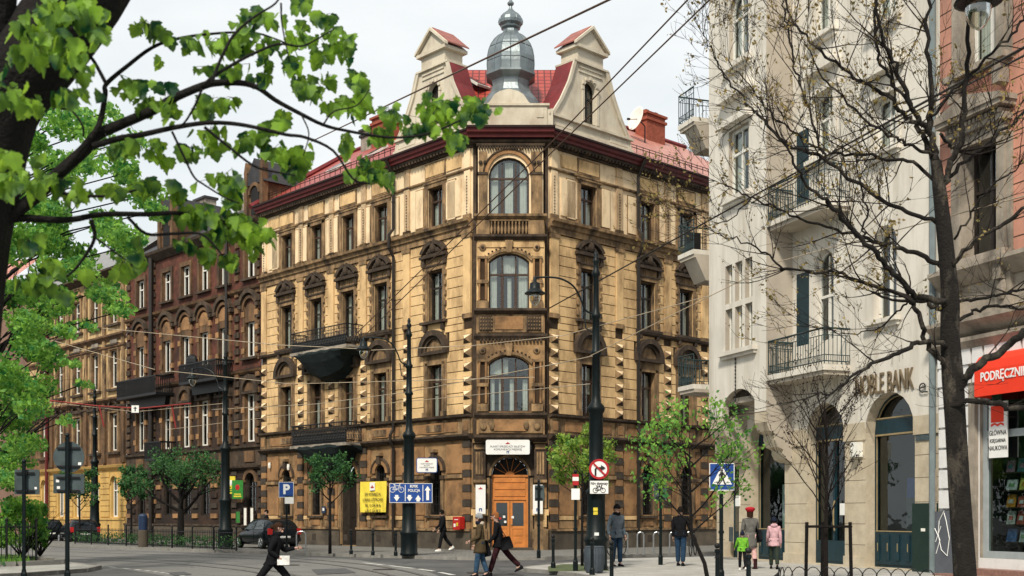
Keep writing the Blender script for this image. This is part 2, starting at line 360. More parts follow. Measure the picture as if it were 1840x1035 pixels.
def window(parent,F,u,z,w,h,rise=0,fr='frame_brown',y=.2,mull=1,trans=.68,curt=1,seed=0,fw=.055,glass='glass'):
    key=(w,h,rise,fr,mull,trans,curt,fw,glass)
    if key not in WC:
        f=MB(); o=outline(w,h,rise); i_=outline(w-2*fw,h-2*fw,max(rise-fw*.3,0) if rise else 0,10,0,fw)
        f.ring(o,i_,0,.08)
        zt=h*trans
        if trans<1: f.box(-w/2+fw,w/2-fw,-.012,.075,zt-.04,zt+.04)
        for k in range(mull):
            x=-w/2+w*(k+1)/(mull+1); f.box(x-.028,x+.028,.004,.07,fw,h-fw-(rise*.2 if rise else 0))
            if w/(mull+1)>.3 :
                pass
        # sash edges
        for k in range(mull+1):
            xa=-w/2+w*k/(mull+1); xb=-w/2+w*(k+1)/(mull+1)
            f.box(xa+.03,xa+.062,.012,.06,fw,zt-.04); f.box(xb-.062,xb-.03,.012,.06,fw,zt-.04)
        f.m(1); f.box(-w/2,w/2,.085,.95,0,h,'f')
        p=MB(); oo=outline(w-.02,h-.02,rise,10,0,.01); p.face([(a,.04,b) for a,b in oo])
        c=None
        if curt:
            c=MB(); rr=random.Random(hash(key)%1000+curt*13)
            def drape(xa,xb,za,zb):
                n=max(3,int((xb-xa)/.05)); 
                for q in range(n):
                    x0=xa+(xb-xa)*q/n; x1=xa+(xb-xa)*(q+1)/n; ya=.17+.02*(q%2); yb=.17+.02*((q+1)%2)
                    c.face([(x0,ya,za),(x1,yb,za),(x1,yb,zb),(x0,ya,zb)])
            hh=h-.12
            if curt==1: drape(-w*.46,-w*.46+w*.26,.03,hh); drape(w*.46-w*.22,w*.46,.03,hh)
            elif curt==2: drape(-w*.46,-w*.05,.03,hh*.96); drape(w*.2,w*.46,.03,hh)
            elif curt==3: drape(-w*.47,w*.47,.03,h*.62)
            elif curt==4: drape(-w*.47,w*.47,h*.45,hh); drape(-w*.47,-w*.25,.03,hh*.45)
            elif curt==6: drape(-w*.46,-w*.36,.03,hh*.62); drape(-w*.25,-w*.15,.03,hh*.62); drape(w*.02,w*.12,.03,hh*.62); drape(w*.34,w*.46,.03,hh*.62); drape(-w*.46,-w*.02,h*.68,hh)
            elif curt==7: drape(-w*.46,-w*.30,.03,hh); drape(-w*.04,w*.06,.03,hh*.6); drape(w*.24,w*.46,.03,hh); drape(-w*.14,w*.16,h*.66,hh)
            elif curt==5: drape(-w*.44,-w*.27,.03,hh); drape(-w*.10,w*.10,.03,hh); drape(w*.27,w*.44,.03,hh)
        WC[key]=(f.mesh('window',[fr,'room_dark']),p.mesh('pane',glass),c.mesh('curtain','curtain') if c else None)
    a,b,c=WC[key]
    o=obj('window',a,parent,F.loc(u,y,z),F.ang)
    obj('pane',b,o)
    if c: obj('curtain',c,o)
    return o
def text(name,s,size,matn,parent,M,align='CENTER',depth=.004,sx=1,space=1,bold=0):
    cu=bpy.data.curves.new(name,'FONT'); cu.body=s; cu.size=size; cu.extrude=depth; cu.align_x=align; cu.align_y='CENTER'; cu.space_character=space; cu.offset=bold
    o=bpy.data.objects.new(name,cu); C.objects.link(o)
    dg=bpy.context.evaluated_depsgraph_get(); me=bpy.data.meshes.new_from_object(o.evaluated_get(dg)); bpy.data.objects.remove(o)
    me.materials.clear(); me.materials.append(m_(matn)); me.name=name
    q=bpy.data.objects.new(name,me); C.objects.link(q)
    if parent: q.parent=parent
    q.matrix_local=M@Matrix.Rotation(PI/2,4,'X')@Matrix.Diagonal((sx,1,1,1))
    return q
# ================= corner tenement =================
ROOT=(-.06,50.5,0)
bl=thing('corner_building','ochre stucco corner tenement with grey onion dome, twin gables and red tiled roof','building',ROOT)
FL=Fr(-1.67,50.5,R(-46.9),ROOT); FR_=Fr(1.55,50.5,R(43.1),ROOT); FC=Fr(-1.67,50.5,0,ROOT)
UL=FL.u(471)
bL=[FL.u(p) for p in (783,685,626,569,516)]
bR=[FR_.u(p) for p in (1057,1163,1232)]; bR+=[bR[-1]+2.8,bR[-1]+5.6]
UR=bR[-1]+1.9
WM=['stucco_top','stucco_mid','stucco_low','stucco_orange','groove','plinth','soot_block','trim','trim_dark']
TOP,MID,LOW,ORA,GRO,PLI,SOO,TRI,TRD=range(9)
Z0=.1
surr={}
def surround(kind):
    if kind in surr: return surr[kind]
    m=MB()
    if kind=='top':
        for s in (-1,1): m.box(*sorted((s*.52,s*.74)),-.06,.0,0,1.95)
        m.box(-.74,.74,-.06,0,1.82,2.0); m.box(-.8,.8,-.10,0,2.0,2.07)
        for s in (-1,1): m.box(*sorted((s*.60,s*.78)),-.1,0,.02,.16)
        mats=['trim']
    elif kind=='second':
        for s in (-1,1):
            m.box(*sorted((s*.52,s*.70)),-.07,0,-.0,2.25)
            for k in range(5): m.box(*sorted((s*.68,s*.80)),-.11,0,.15+k*.45,.36+k*.45)
        m.box(-.70,.70,-.08,0,2.25,2.42)
        m.box(-.64,-.22,-.05,0,2.5,2.78); m.box(-.16,.16,-.06,0,2.5,2.78); m.box(.22,.64,-.05,0,2.5,2.78)
        m.m(1)
        m.box(-.74,.74,-.12,0,2.42,2.49); m.box(-.92,.92,-.24,0,2.80,2.92); m.box(-.86,.86,-.17,0,2.92,2.98)
        for s in (-1,1):
            m.box(*sorted((s*.66,s*.84)),-.16,0,2.45,2.80)
            # broken segmental pediment: rising arc pieces
            for k in range(5):
                a=R(28+k*11); b=R(28+(k+1)*11+1); r0,r1=.82,1.0
                q=[(s*r*math.cos(t),2.62+r*math.sin(t)*.93) for r,t in ((r0,a),(r1,a),(r1,b),(r0,b))]
                if s>0: q=q[::-1]
                m.prism(q,-.24,0)
        m.ball((0,-.15,3.22),(.20,.14,.24)); m.ball((-.27,-.1,3.1),(.16,.1,.15)); m.ball((.27,-.1,3.1),(.16,.1,.15)); m.ball((0,-.12,3.48),(.10,.1,.14)); m.ball((-.45,-.08,3.04),(.12,.08,.1)); m.ball((.45,-.08,3.04),(.12,.08,.1))
        m.m(0); m.box(-.5,.5,-.03,0,2.98,3.3)
        # sill and consoles
        m.m(1); m.box(-.88,.88,-.24,0,-.14,-.02); 
        for s in (-1,1): m.box(*sorted((s*.52,s*.70)),-.18,0,-.46,-.14)
        mats=['trim','trim_dark']
    else:
        for s in (-1,1):
            m.box(*sorted((s*.50,s*.66)),-.09,0,0,2.42); m.box(*sorted((s*.66,s*.80)),-.05,0,0,2.42); m.box(*sorted((s*.5,s*.82)),-.14,0,0,.22)
        m.box(-.66,.66,-.09,0,2.3,2.42); m.box(-.80,.80,-.06,0,2.42,2.75)
        m.m(1); m.box(-.98,.98,-.26,0,2.75,2.86); m.box(-.9,.9,-.16,0,2.86,2.92)
        arcband(m,0,2.86,.74,.98,-.26,0); arcband(m,0,2.86,.60,.75,-.14,0)
        m.m(0); m.prism([(x,z) for x,z in [( .6*math.cos(PI*i/12),2.9+.6*math.sin(PI*i/12)) for i in range(13)]][::-1],-.04,0)
        m.m(0)
        mats=['trim','trim_dark']
    surr[kind]=m.mesh('window_surround',mats); return surr[kind]
def sections(a,b,holes):
    x=a; out=[]
    for p,q in sorted(holes):
        if p-x>.08: out.append((x,p))
        x=max(x,q)
    if b-x>.08: out.append((x,b))
    return out
def courses(m,secs,z0,z1,h,mt,y=-.05,gap=.035):
    n=round((z1-z0)/h); hh=(z1-z0)/n
    for a,b in secs:
        for k in range(n): m.m(mt).box(a+.0,b-.0,y,0,z0+k*hh+gap/2,z0+(k+1)*hh-gap/2,'k')
rnd=random.Random(3)
def chain(m,uc,w,z0,z1,h=.32,y=-.09,mixd=.5,light=ORA):      # alternating dark and ochre blocks
    n=round((z1-z0)/h); hh=(z1-z0)/n
    for k in range(n):
        m.m(SOO if k%2 else light); d=.02 if k%2 else 0; m.box(uc-w/2-d,uc+w/2+d,y-d,0,z0+k*hh+.01,z0+(k+1)*hh-.01,'k')
def diamonds(m,uc,w,z0,z1,h=.62):
    n=round((z1-z0)/h); hh=(z1-z0)/n
    for k in range(n):
        za=z0+k*hh; zb=za+hh*.62; zc=(za+zb)/2; m.m(MID).box(uc-w/2,uc+w/2,-.06,0,za+hh*.64,za+hh,'k')
        c=[(uc-w/2,-.06,za),(uc+w/2,-.06,za),(uc+w/2,-.06,zb),(uc-w/2,-.06,zb)]; ap=(uc,-.24,zc)
        for i in range(4): m.m((TRD,TRI,TOP,TRI)[i]); m.face([c[i],c[(i+1)%4],ap])  # light from above coloured into the facets: pale top, dark underside
        m.m(TRI); m.box(uc-w/2,uc+w/2,-.06,0,za,zb,'k')
def side(F,bays,ua,ub,corner,pipes,door=None,balc=()):
    """corner = u of the chamfer corner; far bays lie away from it"""
    m=MB(F.M)
    ops0=[];win=[]
    for i,u in enumerate(bays):
        win+= [(u,14.38,1.0,1.82,0,'top',i),(u,10.25,1.02,2.2,0,'second',i),(u,5.98,1.0,2.32,0,'first',i)]
        if door is not None and i==door: win.append((u+.15,.16,1.25,3.9,.62,'door',i))
        else: win.append((u,1.62,.78,2.35,.39,'ground',i))
    def ops(za,zb): return [w[:5] for w in win if w[1]>=za and w[1]<zb]
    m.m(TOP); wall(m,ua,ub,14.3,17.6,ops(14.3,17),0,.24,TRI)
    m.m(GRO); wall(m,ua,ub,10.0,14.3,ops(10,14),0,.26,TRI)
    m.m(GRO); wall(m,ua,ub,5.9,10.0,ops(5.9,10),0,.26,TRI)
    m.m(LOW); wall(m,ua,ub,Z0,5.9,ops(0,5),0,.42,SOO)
    lo,hi=min(ua,ub),max(ua,ub)
    us=sorted(bays); 
    mids=[(a+b)/2 for a,b in zip(us,us[1:])]
    # the wide pier next to the pipe carries its own pilaster
    pil=[x for x in mids]
    sgn=1 if corner<=lo+.01 else -1
    cp=corner+sgn*.32
    pil=[p for p in pil]+[cp]+([lo+.3] if sgn<0 else [])
    holes=[(u-.82,u+.82) for u in bays]
    # second floor: ashlar courses, plain pilasters
    ph=[(p-.27,p+.27) for p in pil]
    courses(m,sections(lo,hi,holes+ph),10.22,13.72,.44,MID)
    courses(m,sections(lo,hi,[(u-.7,u+.7) for u in bays]+ph),9.62,10.22,.3,MID)
    for p in pil: m.m(MID).box(p-.24,p+.24,-.10,0,10.2,13.55,'k'); m.m(TRI).box(p-.3,p+.3,-.14,0,13.55,13.72,'k'); m.m(TRI).box(p-.28,p+.28,-.12,0,10.1,10.3,'k')
    # blank fields under and above windows
    for u in bays:
        m.m(MID).box(u-.82,u+.82,-.02,0,12.55,13.72,'k'); m.m(MID).box(u-.7,u+.7,-.03,0,9.55,10.24,'k')
        m.m(LOW).box(u-.82,u+.82,-.02,0,8.31,9.6,'k')
        for s in (-1,1):
            m.m(MID).box(*sorted((u+s*.51,u+s*.82)),-.02,0,10.24,12.55,'k'); m.m(LOW).box(*sorted((u+s*.5,u+s*.82)),-.02,0,5.95,8.31,'k')
    # first floor: courses and faceted blocks
    arch=[(u-1.0,u+1.0) for u in bays]
    courses(m,sections(lo,hi,holes+ph),5.98,8.78,.44,MID); courses(m,sections(lo,hi,arch+ph),8.78,9.62,.42,MID)
    for p in pil: diamonds(m,p,.5,5.98,9.62)
    # string courses
    m.m(TRI)
    extr(m,ua,ub,[(.12,13.74),(.12,13.98),(.2,14.02),(.22,14.16),(.34,14.22),(.36,14.34)])
    m.m(TRD); extr(m,ua,ub,[(.12,5.80),(.24,5.86),(.26,5.95)])
    m.m(TRI); extr(m,ua,ub,[(.06,5.12),(.06,5.79)])
    m.m(TRD); extr(m,ua,ub,[(.10,4.86),(.22,4.94),(.30,5.02),(.30,5.10)])
    # panels under first floor windows
    edges=sorted([lo]+mids+[hi])
    for u in bays: m.m(ORA).box(u-.62,u+.62,-.10,-.06,5.22,5.68,'k'); m.m(TRI).box(u-.52,u+.52,-.125,-.10,5.3,5.6,'k')
    for p in pil: m.m(TRI).box(p-.25,p+.25,-.13,-.06,5.12,5.78,'k'); m.m(ORA).box(p-.15,p+.15,-.15,-.13,5.25,5.65,'k')
    for a,b in zip(sorted(pil+list(us)),sorted(pil+list(us))[1:]):
        if b-a>1.6: m.m(ORA).box((a+b)/2-.45,(a+b)/2+.45,-.09,-.06,5.24,5.66,'k')
    # outer ledge between first and second floor away from the corner
    far=(lo,min(us[-2]+.9,pipes[0])) if sgn<0 else (pipes[0],hi)
    m.m(TRD); extr(m,far[0],far[1],[(.1,9.95),(.2,10.0),(.24,10.10)])
    # top floor: frieze panels, raised fields, bead strips
    allx=sorted(set([lo,hi]+list(us)+mids))
    for u in bays:
        for s in (-1,1):
            c=u+s*1.12
            if c-.3<lo or c+.3>hi: continue
            m.m(TOP).box(c-.26,c+.26,-.05,0,14.55,16.25,'k'); m.m(TRI).box(c-.30,c+.30,-.03,0,14.5,16.3,'k')
        m.m(TRI).box(u-.72,u+.72,-.045,0,16.62,17.32,'k'); m.m(MID).box(u-.64,u+.64,-.065,-.045,16.7,17.24,'k')
    m.m(TRI); extr(m,ua,ub,[(.08,16.46),(.11,16.5),(.11,16.56)])
    for p in pil+mids:
        m.m(TOP).box(p-.19,p+.19,-.075,0,14.36,17.38,'k')
        for k in range(13): m.m(TRD).box(p-.025,p+.025,-.095,-.075,14.6+k*.13,14.66+k*.13,'k')
        m.m(TRI).box(p-.23,p+.23,-.12,0,14.36,14.56,'k')
    for a,b in zip(allx,allx[1:]):
        if b-a>2.2: m.m(TOP).box((a+b)/2-.5,(a+b)/2+.5,-.05,0,14.6,16.2,'k'); m.m(MID).box((a+b)/2-.5,(a+b)/2+.5,-.05,0,16.7,17.24,'k')
    # ground floor
    gh=[(u-.75,u+.75) if not(door is not None and i==door) else (u-.85,u+1.1) for i,u in enumerate(bays)]
    gp=[p for p in pil]
    for p in gp: chain(m,p-.02,.46,1.0,4.84)
    for i,u in enumerate(bays):
        isd=door is not None and i==door
        uu=u+.15 if isd else u; r=.39 if not isd else .62; zc=3.58 if not isd else 3.44
        m.m(ORA)
        arcband(m,uu,zc,r+.02,r+.24,-.09,0,n=10)
        m.m(TRD); arcband(m,uu,zc,r+.24,r+.32,-.13,0,n=10)
        m.m(TRD).box(uu-.11,uu+.11,-.22,0,zc+r+.02,zc+r+.42,'k'); m.m(TRI).box(uu-.17,uu+.17,-.26,0,zc+r+.42,zc+r+.55,'k')
        for s in (-1,1):
            m.m(TRI).box(*sorted((uu+s*(r+.02),uu+s*(r+.22))),-.08,0,1.55 if not isd else .2,3.2,'k')
            m.m(TRD).box(*sorted((uu+s*(r+.0),uu+s*(r+.30))),-.14,0,3.2,3.36,'k')
        if not isd:
            m.m(TRD).box(u-.62,u+.62,-.16,0,1.48,1.58,'k'); m.m(ORA).box(u-.36,u+.36,-.08,0,1.12,1.38,'k'); m.m(TRI).box(u-.55,u+.55,-.05,0,1.02,1.46,'k')
    secs=sections(lo,hi,gh+[(p-.27,p+.27) for p in gp])
    for a,b in secs:
        m.m(ORA).box(a+.03,b-.03,-.05,0,3.44,4.7,'k'); m.m(TRI).box(a,b,-.12,0,3.22,3.38,'k'); m.m(ORA).box(a+.03,b-.03,-.045,0,1.62,3.12,'k')
        m.m(MID if rnd.random()<.5 else ORA).box(a+.03,b-.03,-.09,0,1.40,1.58,'k'); m.m(TRI).box(a+.03,b-.03,-.06,0,1.04,1.36,'k')
    # plinth
    pk=sections(lo,hi,[(bays[door]+.15-.72,bays[door]+.15+.72)] if door is not None else [])
    for a,b in pk:
        m.m(PLI).box(a,b,-.16,0,Z0-.1,.92,'k'); m.m(TRI).box(a,b,-.22,0,.92,1.02,'k')
    for u in bays:
        m.m(SOO).box(u-.16,u+.16,-.17,-.16,.38,.68,'k')
    m.build('wall',WM,bl)
    # cornice
    c=MB(F.M); c.m(0); extr(c,ua-(.2 if sgn>0 else 0),ub+(.2 if sgn<0 else 0),[(.12,17.38),(.12,17.5),(.2,17.55)]); 
    for k in range(int((hi-lo)/.22)): c.m(0).box(lo+k*.22+.05,lo+k*.22+.16,-.30,-.1,17.46,17.56,'k')
    c.m(0); extr(c,ua-(.2 if sgn>0 else 0),ub+(.2 if sgn<0 else 0),[(.3,17.55),(.32,17.66)]); c.m(1); extr(c,ua-(.26 if sgn>0 else 0),ub+(.26 if sgn<0 else 0),[(.40,17.66),(.42,17.76),(.50,17.82),(.54,17.96)]); c.m(2); extr(c,ua-(.3 if sgn>0 else 0),ub+(.3 if sgn<0 else 0),[(.60,17.965),(.62,18.04)])
    c.build('cornice',['trim_dark','cornice_red','gutter'],bl)
    # windows
    for j,(u,z,w,h,ri,kd,i) in enumerate(win):
        if kd=='door':
            d=MB(); d.box(-w/2,w/2,.0,.06,0,h-ri); d.m(1)
            for s in (-.31,.31): d.box(s-.22,s+.22,-.03,0,.2,1.2); d.box(s-.22,s+.22,-.03,0,1.35,2.9)
            d.m(2); d.face([(a,.05,b) for a,b in outline(w,h,ri)])
            d.build('door',['frame_dark','frame_dark','room_dark'],bl,F.loc(u,.42,z),F.ang); continue
        cu={'top':(3,2,1,4,1),'second':(1,2,1,1,2),'first':(4,1,2,3,1),'ground':(0,0,0,0,0)}[kd][i%5]
        window(bl,F,u,z,w,h,ri,'frame_dark' if kd in('ground','second') else 'frame_brown',.2,1,.68 if kd!='ground' else .62,cu)
        if kd!='ground': obj('window_surround',surround({'top':'top','second':'second','first':'first'}[kd]),bl,F.loc(u,0,z),F.ang)
        else:
            g=MB(); 
            for q in range(4): g.tube([(-.28+q*.187,.0,0),(-.28+q*.187,.0,2.15)],.012,4)
            for q in range(6): g.box(-.39,.39,-.012,.012,.1+q*.36,.12+q*.36)
            g.build('window_bars','black_iron',bl,F.loc(u,.10,z),F.ang)
    for up in pipes:
        p=MB(F.M); p.tube([(up,-.2,.3),(up,-.2,4.7),(up,-.38,5.0),(up,-.38,5.3),(up,-.2,5.6),(up,-.2,13.5),(up,-.45,13.9),(up,-.45,14.5),(up,-.2,14.8),(up,-.2,17.2),(up,-.62,17.9)],.075,8)
        for z in (2,4,7,9,11.5,16): p.tube([(up,-.2,z),(up,-.2,z+.08)],.095,8)
        p.build('drainpipe','pipe_dark',bl)
    return win
side(FL,bL,UL,0,0,[FL.u(713)],door=2)
side(FR_,bR,0,UR,0,[FR_.u(1141)])
# ---- oriel on the cut corner
m=MB(FC.M); W=3.22; UC=1.54; E=.42
def front(u0,u1,z0,z1,ops,y,mt,rm=TRI,d=.25):
    m.m(mt); wall(m,u0,u1,z0,z1,ops,y,d,rm); m.face([(u0,0,z0),(u0,y,z0),(u0,y,z1),(u0,0,z1)]); m.face([(u1,y,z0),(u1,0,z0),(u1,0,z1),(u1,y,z1)])
m.m(TRD).box(0,.14,-.02,.4,5,17.6,'k'); m.box(W-.14,W,-.02,.4,5,17.6,'k')
wo={1:(UC,6.02,1.72,2.38,.36),2:(UC,10.40,1.72,2.36,.36),3:(UC,14.46,1.72,2.40,.74)}
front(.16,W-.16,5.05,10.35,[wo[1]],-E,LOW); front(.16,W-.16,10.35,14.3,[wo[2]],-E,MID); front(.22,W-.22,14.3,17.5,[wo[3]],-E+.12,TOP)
Y=-E
def X(u0,u1,y,z0,z1,mt): m.m(mt).box(u0,u1,y,Y,z0,z1,'k')
m.m(TRD)
for z,o,mt in ((5.86,.16,TRD),(9.22,.14,TRD),(10.28,.24,TRD),(13.42,.22,TRD),(14.28,.26,TRI),(4.9,.30,TRD)):
    m.m(mt); extr(m,.06,W-.06,[(.05,z-.14),(o*.6,z-.08),(o,z),(o,z+.1)],Y)
    for s,u in ((-1,0.06),(1,W-.06)): pass
# base panel with date tablet and roses
X(.25,W-.25,Y-.06,5.1,5.7,TRI); X(.9,W-.95,Y-.10,5.18,5.66,ORA)
for uu in (.45,W-.48): m.m(TRI).ball((uu,Y-.08,5.36),(.15,.08,.15))
for uu in (.82,2.27): m.m(TRI).ball((uu,Y-.1,5.42),(.12,.08,.2))
# panel between oriel windows
X(.2,W-.2,Y-.05,9.38,10.14,TRI); X(.95,2.15,Y-.08,9.5,10.05,ORA); X(.28,.82,Y-.10,9.46,10.08,TRD); X(2.3,2.9,Y-.10,9.46,10.08,TRD)
for k in range(18): X(.3+k*.15,.38+k*.15,Y-.12,8.98,9.1,TRD)
for q in range(5):
    for r_ in range(4):
        for b0 in (.3,2.34): m.m(TRI).ball((b0+.05+q*.115,Y-.11,9.53+r_*.15),(.035,.03,.05),4)
for fl,zb in ((1,6.02),(2,10.40)):
    zt=zb+2.38
    # label arch and keystone, discs
    m.m(TRI); Rr=(.95*.95+.4*.4)/.8; t0=math.asin(.95/Rr); arcband(m,UC,zt+.04-Rr,Rr,Rr+.12,Y-.10,Y,PI/2-t0,PI/2+t0,10)
    for k in range(13): t=PI/2-t0+2*t0*(k+.5)/13; m.m(TRD).ball((UC+(Rr+.17)*math.cos(t),Y-.06,zt+.04-Rr+(Rr+.17)*math.sin(t)),(.05,.05,.05),4)
    m.m(TRI).prism([(UC-.10,zt-.02),(UC+.10,zt-.02),(UC+.17,zt+.5),(UC-.17,zt+.5)],Y-.16,Y)
    for uu in (.42,W-.50): m.m(TRI).ball((uu,Y-.02,zt+.22),(.16,.07,.16)); m.m(TRD).ball((uu,Y-.08,zt+.22),(.07,.06,.07))
    # flanking colonnettes in dark slots
    for u0,u1 in ((.22,.62),(2.46,W-.2)):
        c=(u0+u1)/2
        for za,zb2 in ((zb+.35,zb+1.05),(zb+1.2,zb+2.1)):
            X(c-.12,c+.12,Y-.03,za,zb2,GRO)
            for s in (-1,1): X(c+s*.14-.04,c+s*.14+.04,Y-.12,za,zb2,ORA)
        X(c-.24,c+.24,Y-.14,zb+1.05,zb+1.2,TRI); X(c-.22,c+.22,Y-.14,zb+2.1,zb+2.2,TRI); X(c-.24,c+.24,Y-.12,zb,zb+.32,TRI)
# second floor band above
X(.2,W-.2,Y-.04,13.0,13.3,MID)
# balustrade
X(.2,.72,Y-.12,13.52,14.14,TRI); X(2.36,W-.2,Y-.12,13.52,14.14,TRI); X(.72,2.36,Y+.0-.02,13.52,14.14,GRO)
for k in range(11): 
    u=.80+k*.148; m.m(TRI).lathe([(.03,0),(.055,.1),(.06,.2),(.03,.35),(.045,.5),(.05,.56)],6,u,Y-.08,13.56)
X(.7,2.38,Y-.14,14.1,14.16,TRI)
# third floor: pilasters, arch, volutes, dentils
Y2=-E+.12
for u0,u1 in ((.26,.6),(2.48,W-.28)):
    m.m(TRI).box(u0,u1,Y2-.12,Y2,14.4,16.1,'k'); m.m(TRD).box(u0-.04,u1+.04,Y2-.16,Y2,16.1,16.2,'k'); m.m(TRI).box(u0,u1,Y2-.06,Y2,16.2,17.1,'k')
    for q in (-1,1): m.m(TRD).ball(((u0+u1)/2+q*.1,Y2-.12,16.62),(.09,.06,.09),6)
m.m(ORA); arcband(m,UC,16.12,.90,1.06,Y2-.08,Y2,R(0),R(180),12); m.m(TRD); arcband(m,UC,16.12,1.06,1.12,Y2-.12,Y2,R(8),R(172),12)
m.m(TRI)
for k in range(5):
    t=R(40+k*25); m.prism([(UC+1.12*math.cos(t-.03),16.12+1.12*math.sin(t-.03)),(UC+1.12*math.cos(t+.03),16.12+1.12*math.sin(t+.03)),(UC+1.3*math.cos(t+.03),16.12+1.3*math.sin(t+.03)),(UC+1.3*math.cos(t-.03),16.12+1.3*math.sin(t-.03))][::-1],Y2-.05,Y2) if k in(1,2,3) else None
m.m(TRD); extr(m,.15,W-.15,[(.05,17.3),(.1,17.34),(.12,17.44)],Y2)
for k in range(24): m.m(TRD).box(.25+k*.115,.31+k*.115,Y2-.16,Y2,17.2,17.3,'k')
# ground floor around the door
dw,dh=1.56,3.86
m.m(SOO); wall(m,0,W,Z0,5.05,[(UC+.04,.22,dw,dh,dw/2)],0,.35,TRD)
dc=UC+.04
m.m(TRI); arcband(m,dc,3.30,.80,.90,-.12,0,n=14); m.m(TRD); arcband(m,dc,3.30,.90,1.08,-.06,0,n=14)
for s in (-1,1):
    c=dc+s*1.30
    m.m(TRD).box(c-.26,c+.26,-.28,0,3.1,4.9,'k')
    for q in (-.12,.0,.12): m.m(TRI).box(c+q-.04,c+q+.04,-.33,-.28,3.35,4.3,'k')
    m.m(TRI).box(c-.22,c+.22,-.34,-.28,4.42,4.62,'k'); m.m(TRI).box(c-.3,c+.3,-.40,0,4.68,4.84,'k'); m.m(TRI).box(c-.28,c+.28,-.34,0,3.0,3.12,'k')
    m.m(LOW).box(c-.27,c+.27,-.14,0,1.9,3.0,'k'); m.m(MID).box(c-.36,c+.36,-.20,0,1.60,1.86,'k'); m.m(TRI).box(c-.25,c+.25,-.14,0,1.02,1.60,'k')
    m.m(TRI).box(c-.34,c+.34,-.22,0,Z0-.1,1.02,'k')
    cc=dc+s*.93; m.m(TRI).box(cc-.06,cc+.06,-.1,0,.2,3.2,'k')
    m.m(MID).box(c+s*.20-.07,c+s*.20+.07,-.21,0,1.1,1.6,'k')
m.m(PLI).box(dc-1.0,dc+1.0,-.55,0,Z0-.1,.22,'k')
m.m(TRD); m.box(.10,W-.10,-E,0,4.72,5.05); m.build('oriel_wall',WM,bl)
c=MB(FC.M); c.m(0); extr(c,-.1,W+.1,[(.3,17.45),(.42,17.5),(.45,17.58)],0)
c.m(1); extr(c,-.25,W+.25,[(.58,17.66),(.60,17.76),(.72,17.84),(.76,18.0)]); c.m(2); extr(c,-.28,W+.28,[(.82,18.0),(.84,18.08)])
c.build('cornice',['trim_dark','cornice_red','gutter'],bl)
for k,(fr,cu) in {1:('frame_brown',6),2:('frame_brown',7),3:('frame_brown',5)}.items():
    o=wo[k]; window(bl,FC,o[0],o[1],o[2],o[3],o[4],fr,(-E if k<3 else Y2)+.16,2,.62 if k<3 else .64,cu,fw=.05)
# door
d=MB(); d.m(0)
d.box(-.78,.78,.0,.06,2.12,3.08); 
for za in (2.2,2.5,2.8): d.box(-.66,.66,-.03,0,za,za+.24)
d.box(-.78,-.70,-.04,.06,0,2.12); d.box(.70,.78,-.04,.06,0,2.12); d.box(-.70,.70,-.04,.06,2.04,2.12); d.box(-.80,.80,-.07,.02,3.04,3.12)
d.prism([(.2*math.cos(PI*i/8),3.12+.15*math.sin(PI*i/8)) for i in range(9)][::-1],-.04,.03)
for k in range(1,7): 
    t=PI*k/7; d.tube([(.2*math.cos(t),.0,3.12+.15*math.sin(t)),(.72*math.cos(t),0,3.10+.72*math.sin(t))],.012,4)
d.m(1); d.face([(a,.05,b) for a,b in outline(1.54,.76,.74,12,0,3.09)]); d.box(-.79,.79,.07,.09,-.2,3.08)
dr=d.build('entrance_door',['door_wood','room_dark'],bl,FC.loc(dc,.15,.22))
for s in (-1,1):
    l=MB(); a,b=sorted((s*.01,s*.69)); c=(a+b)/2
    l.box(a,a+.1,0,.05,0,2.03); l.box(b-.1,b,0,.05,0,2.03); l.box(a+.1,b-.1,0,.05,0,.14); l.box(a+.1,b-.1,0,.05,.80,.92); l.box(a+.1,b-.1,0,.05,1.92,2.03); l.box(a+.1,b-.1,.02,.05,.14,.80)
    l.box(a+.16,b-.16,-.0,.02,.2,.42); l.box(a+.16,b-.16,-.0,.02,.5,.74); l.m(1); l.box(a+.1,b-.1,.03,.045,.92,1.92)
    if s>0: l.m(2); l.ball((a+.06,-.05,.98),.03,6)
    q=l.build('door_leaf',['door_wood','glass_car2','gold'],dr)
for k,(x,z,mm) in enumerate(((-.25,1.32,'white_plain'),(-.42,1.25,'sign_red'),(-.2,1.1,'white_plain'),(.12,1.3,'white_plain'))):
    st=MB(); st.box(x-.05,x+.05,-.012,0,z-.05,z+.05); st.build('door_sticker',mm,dr)
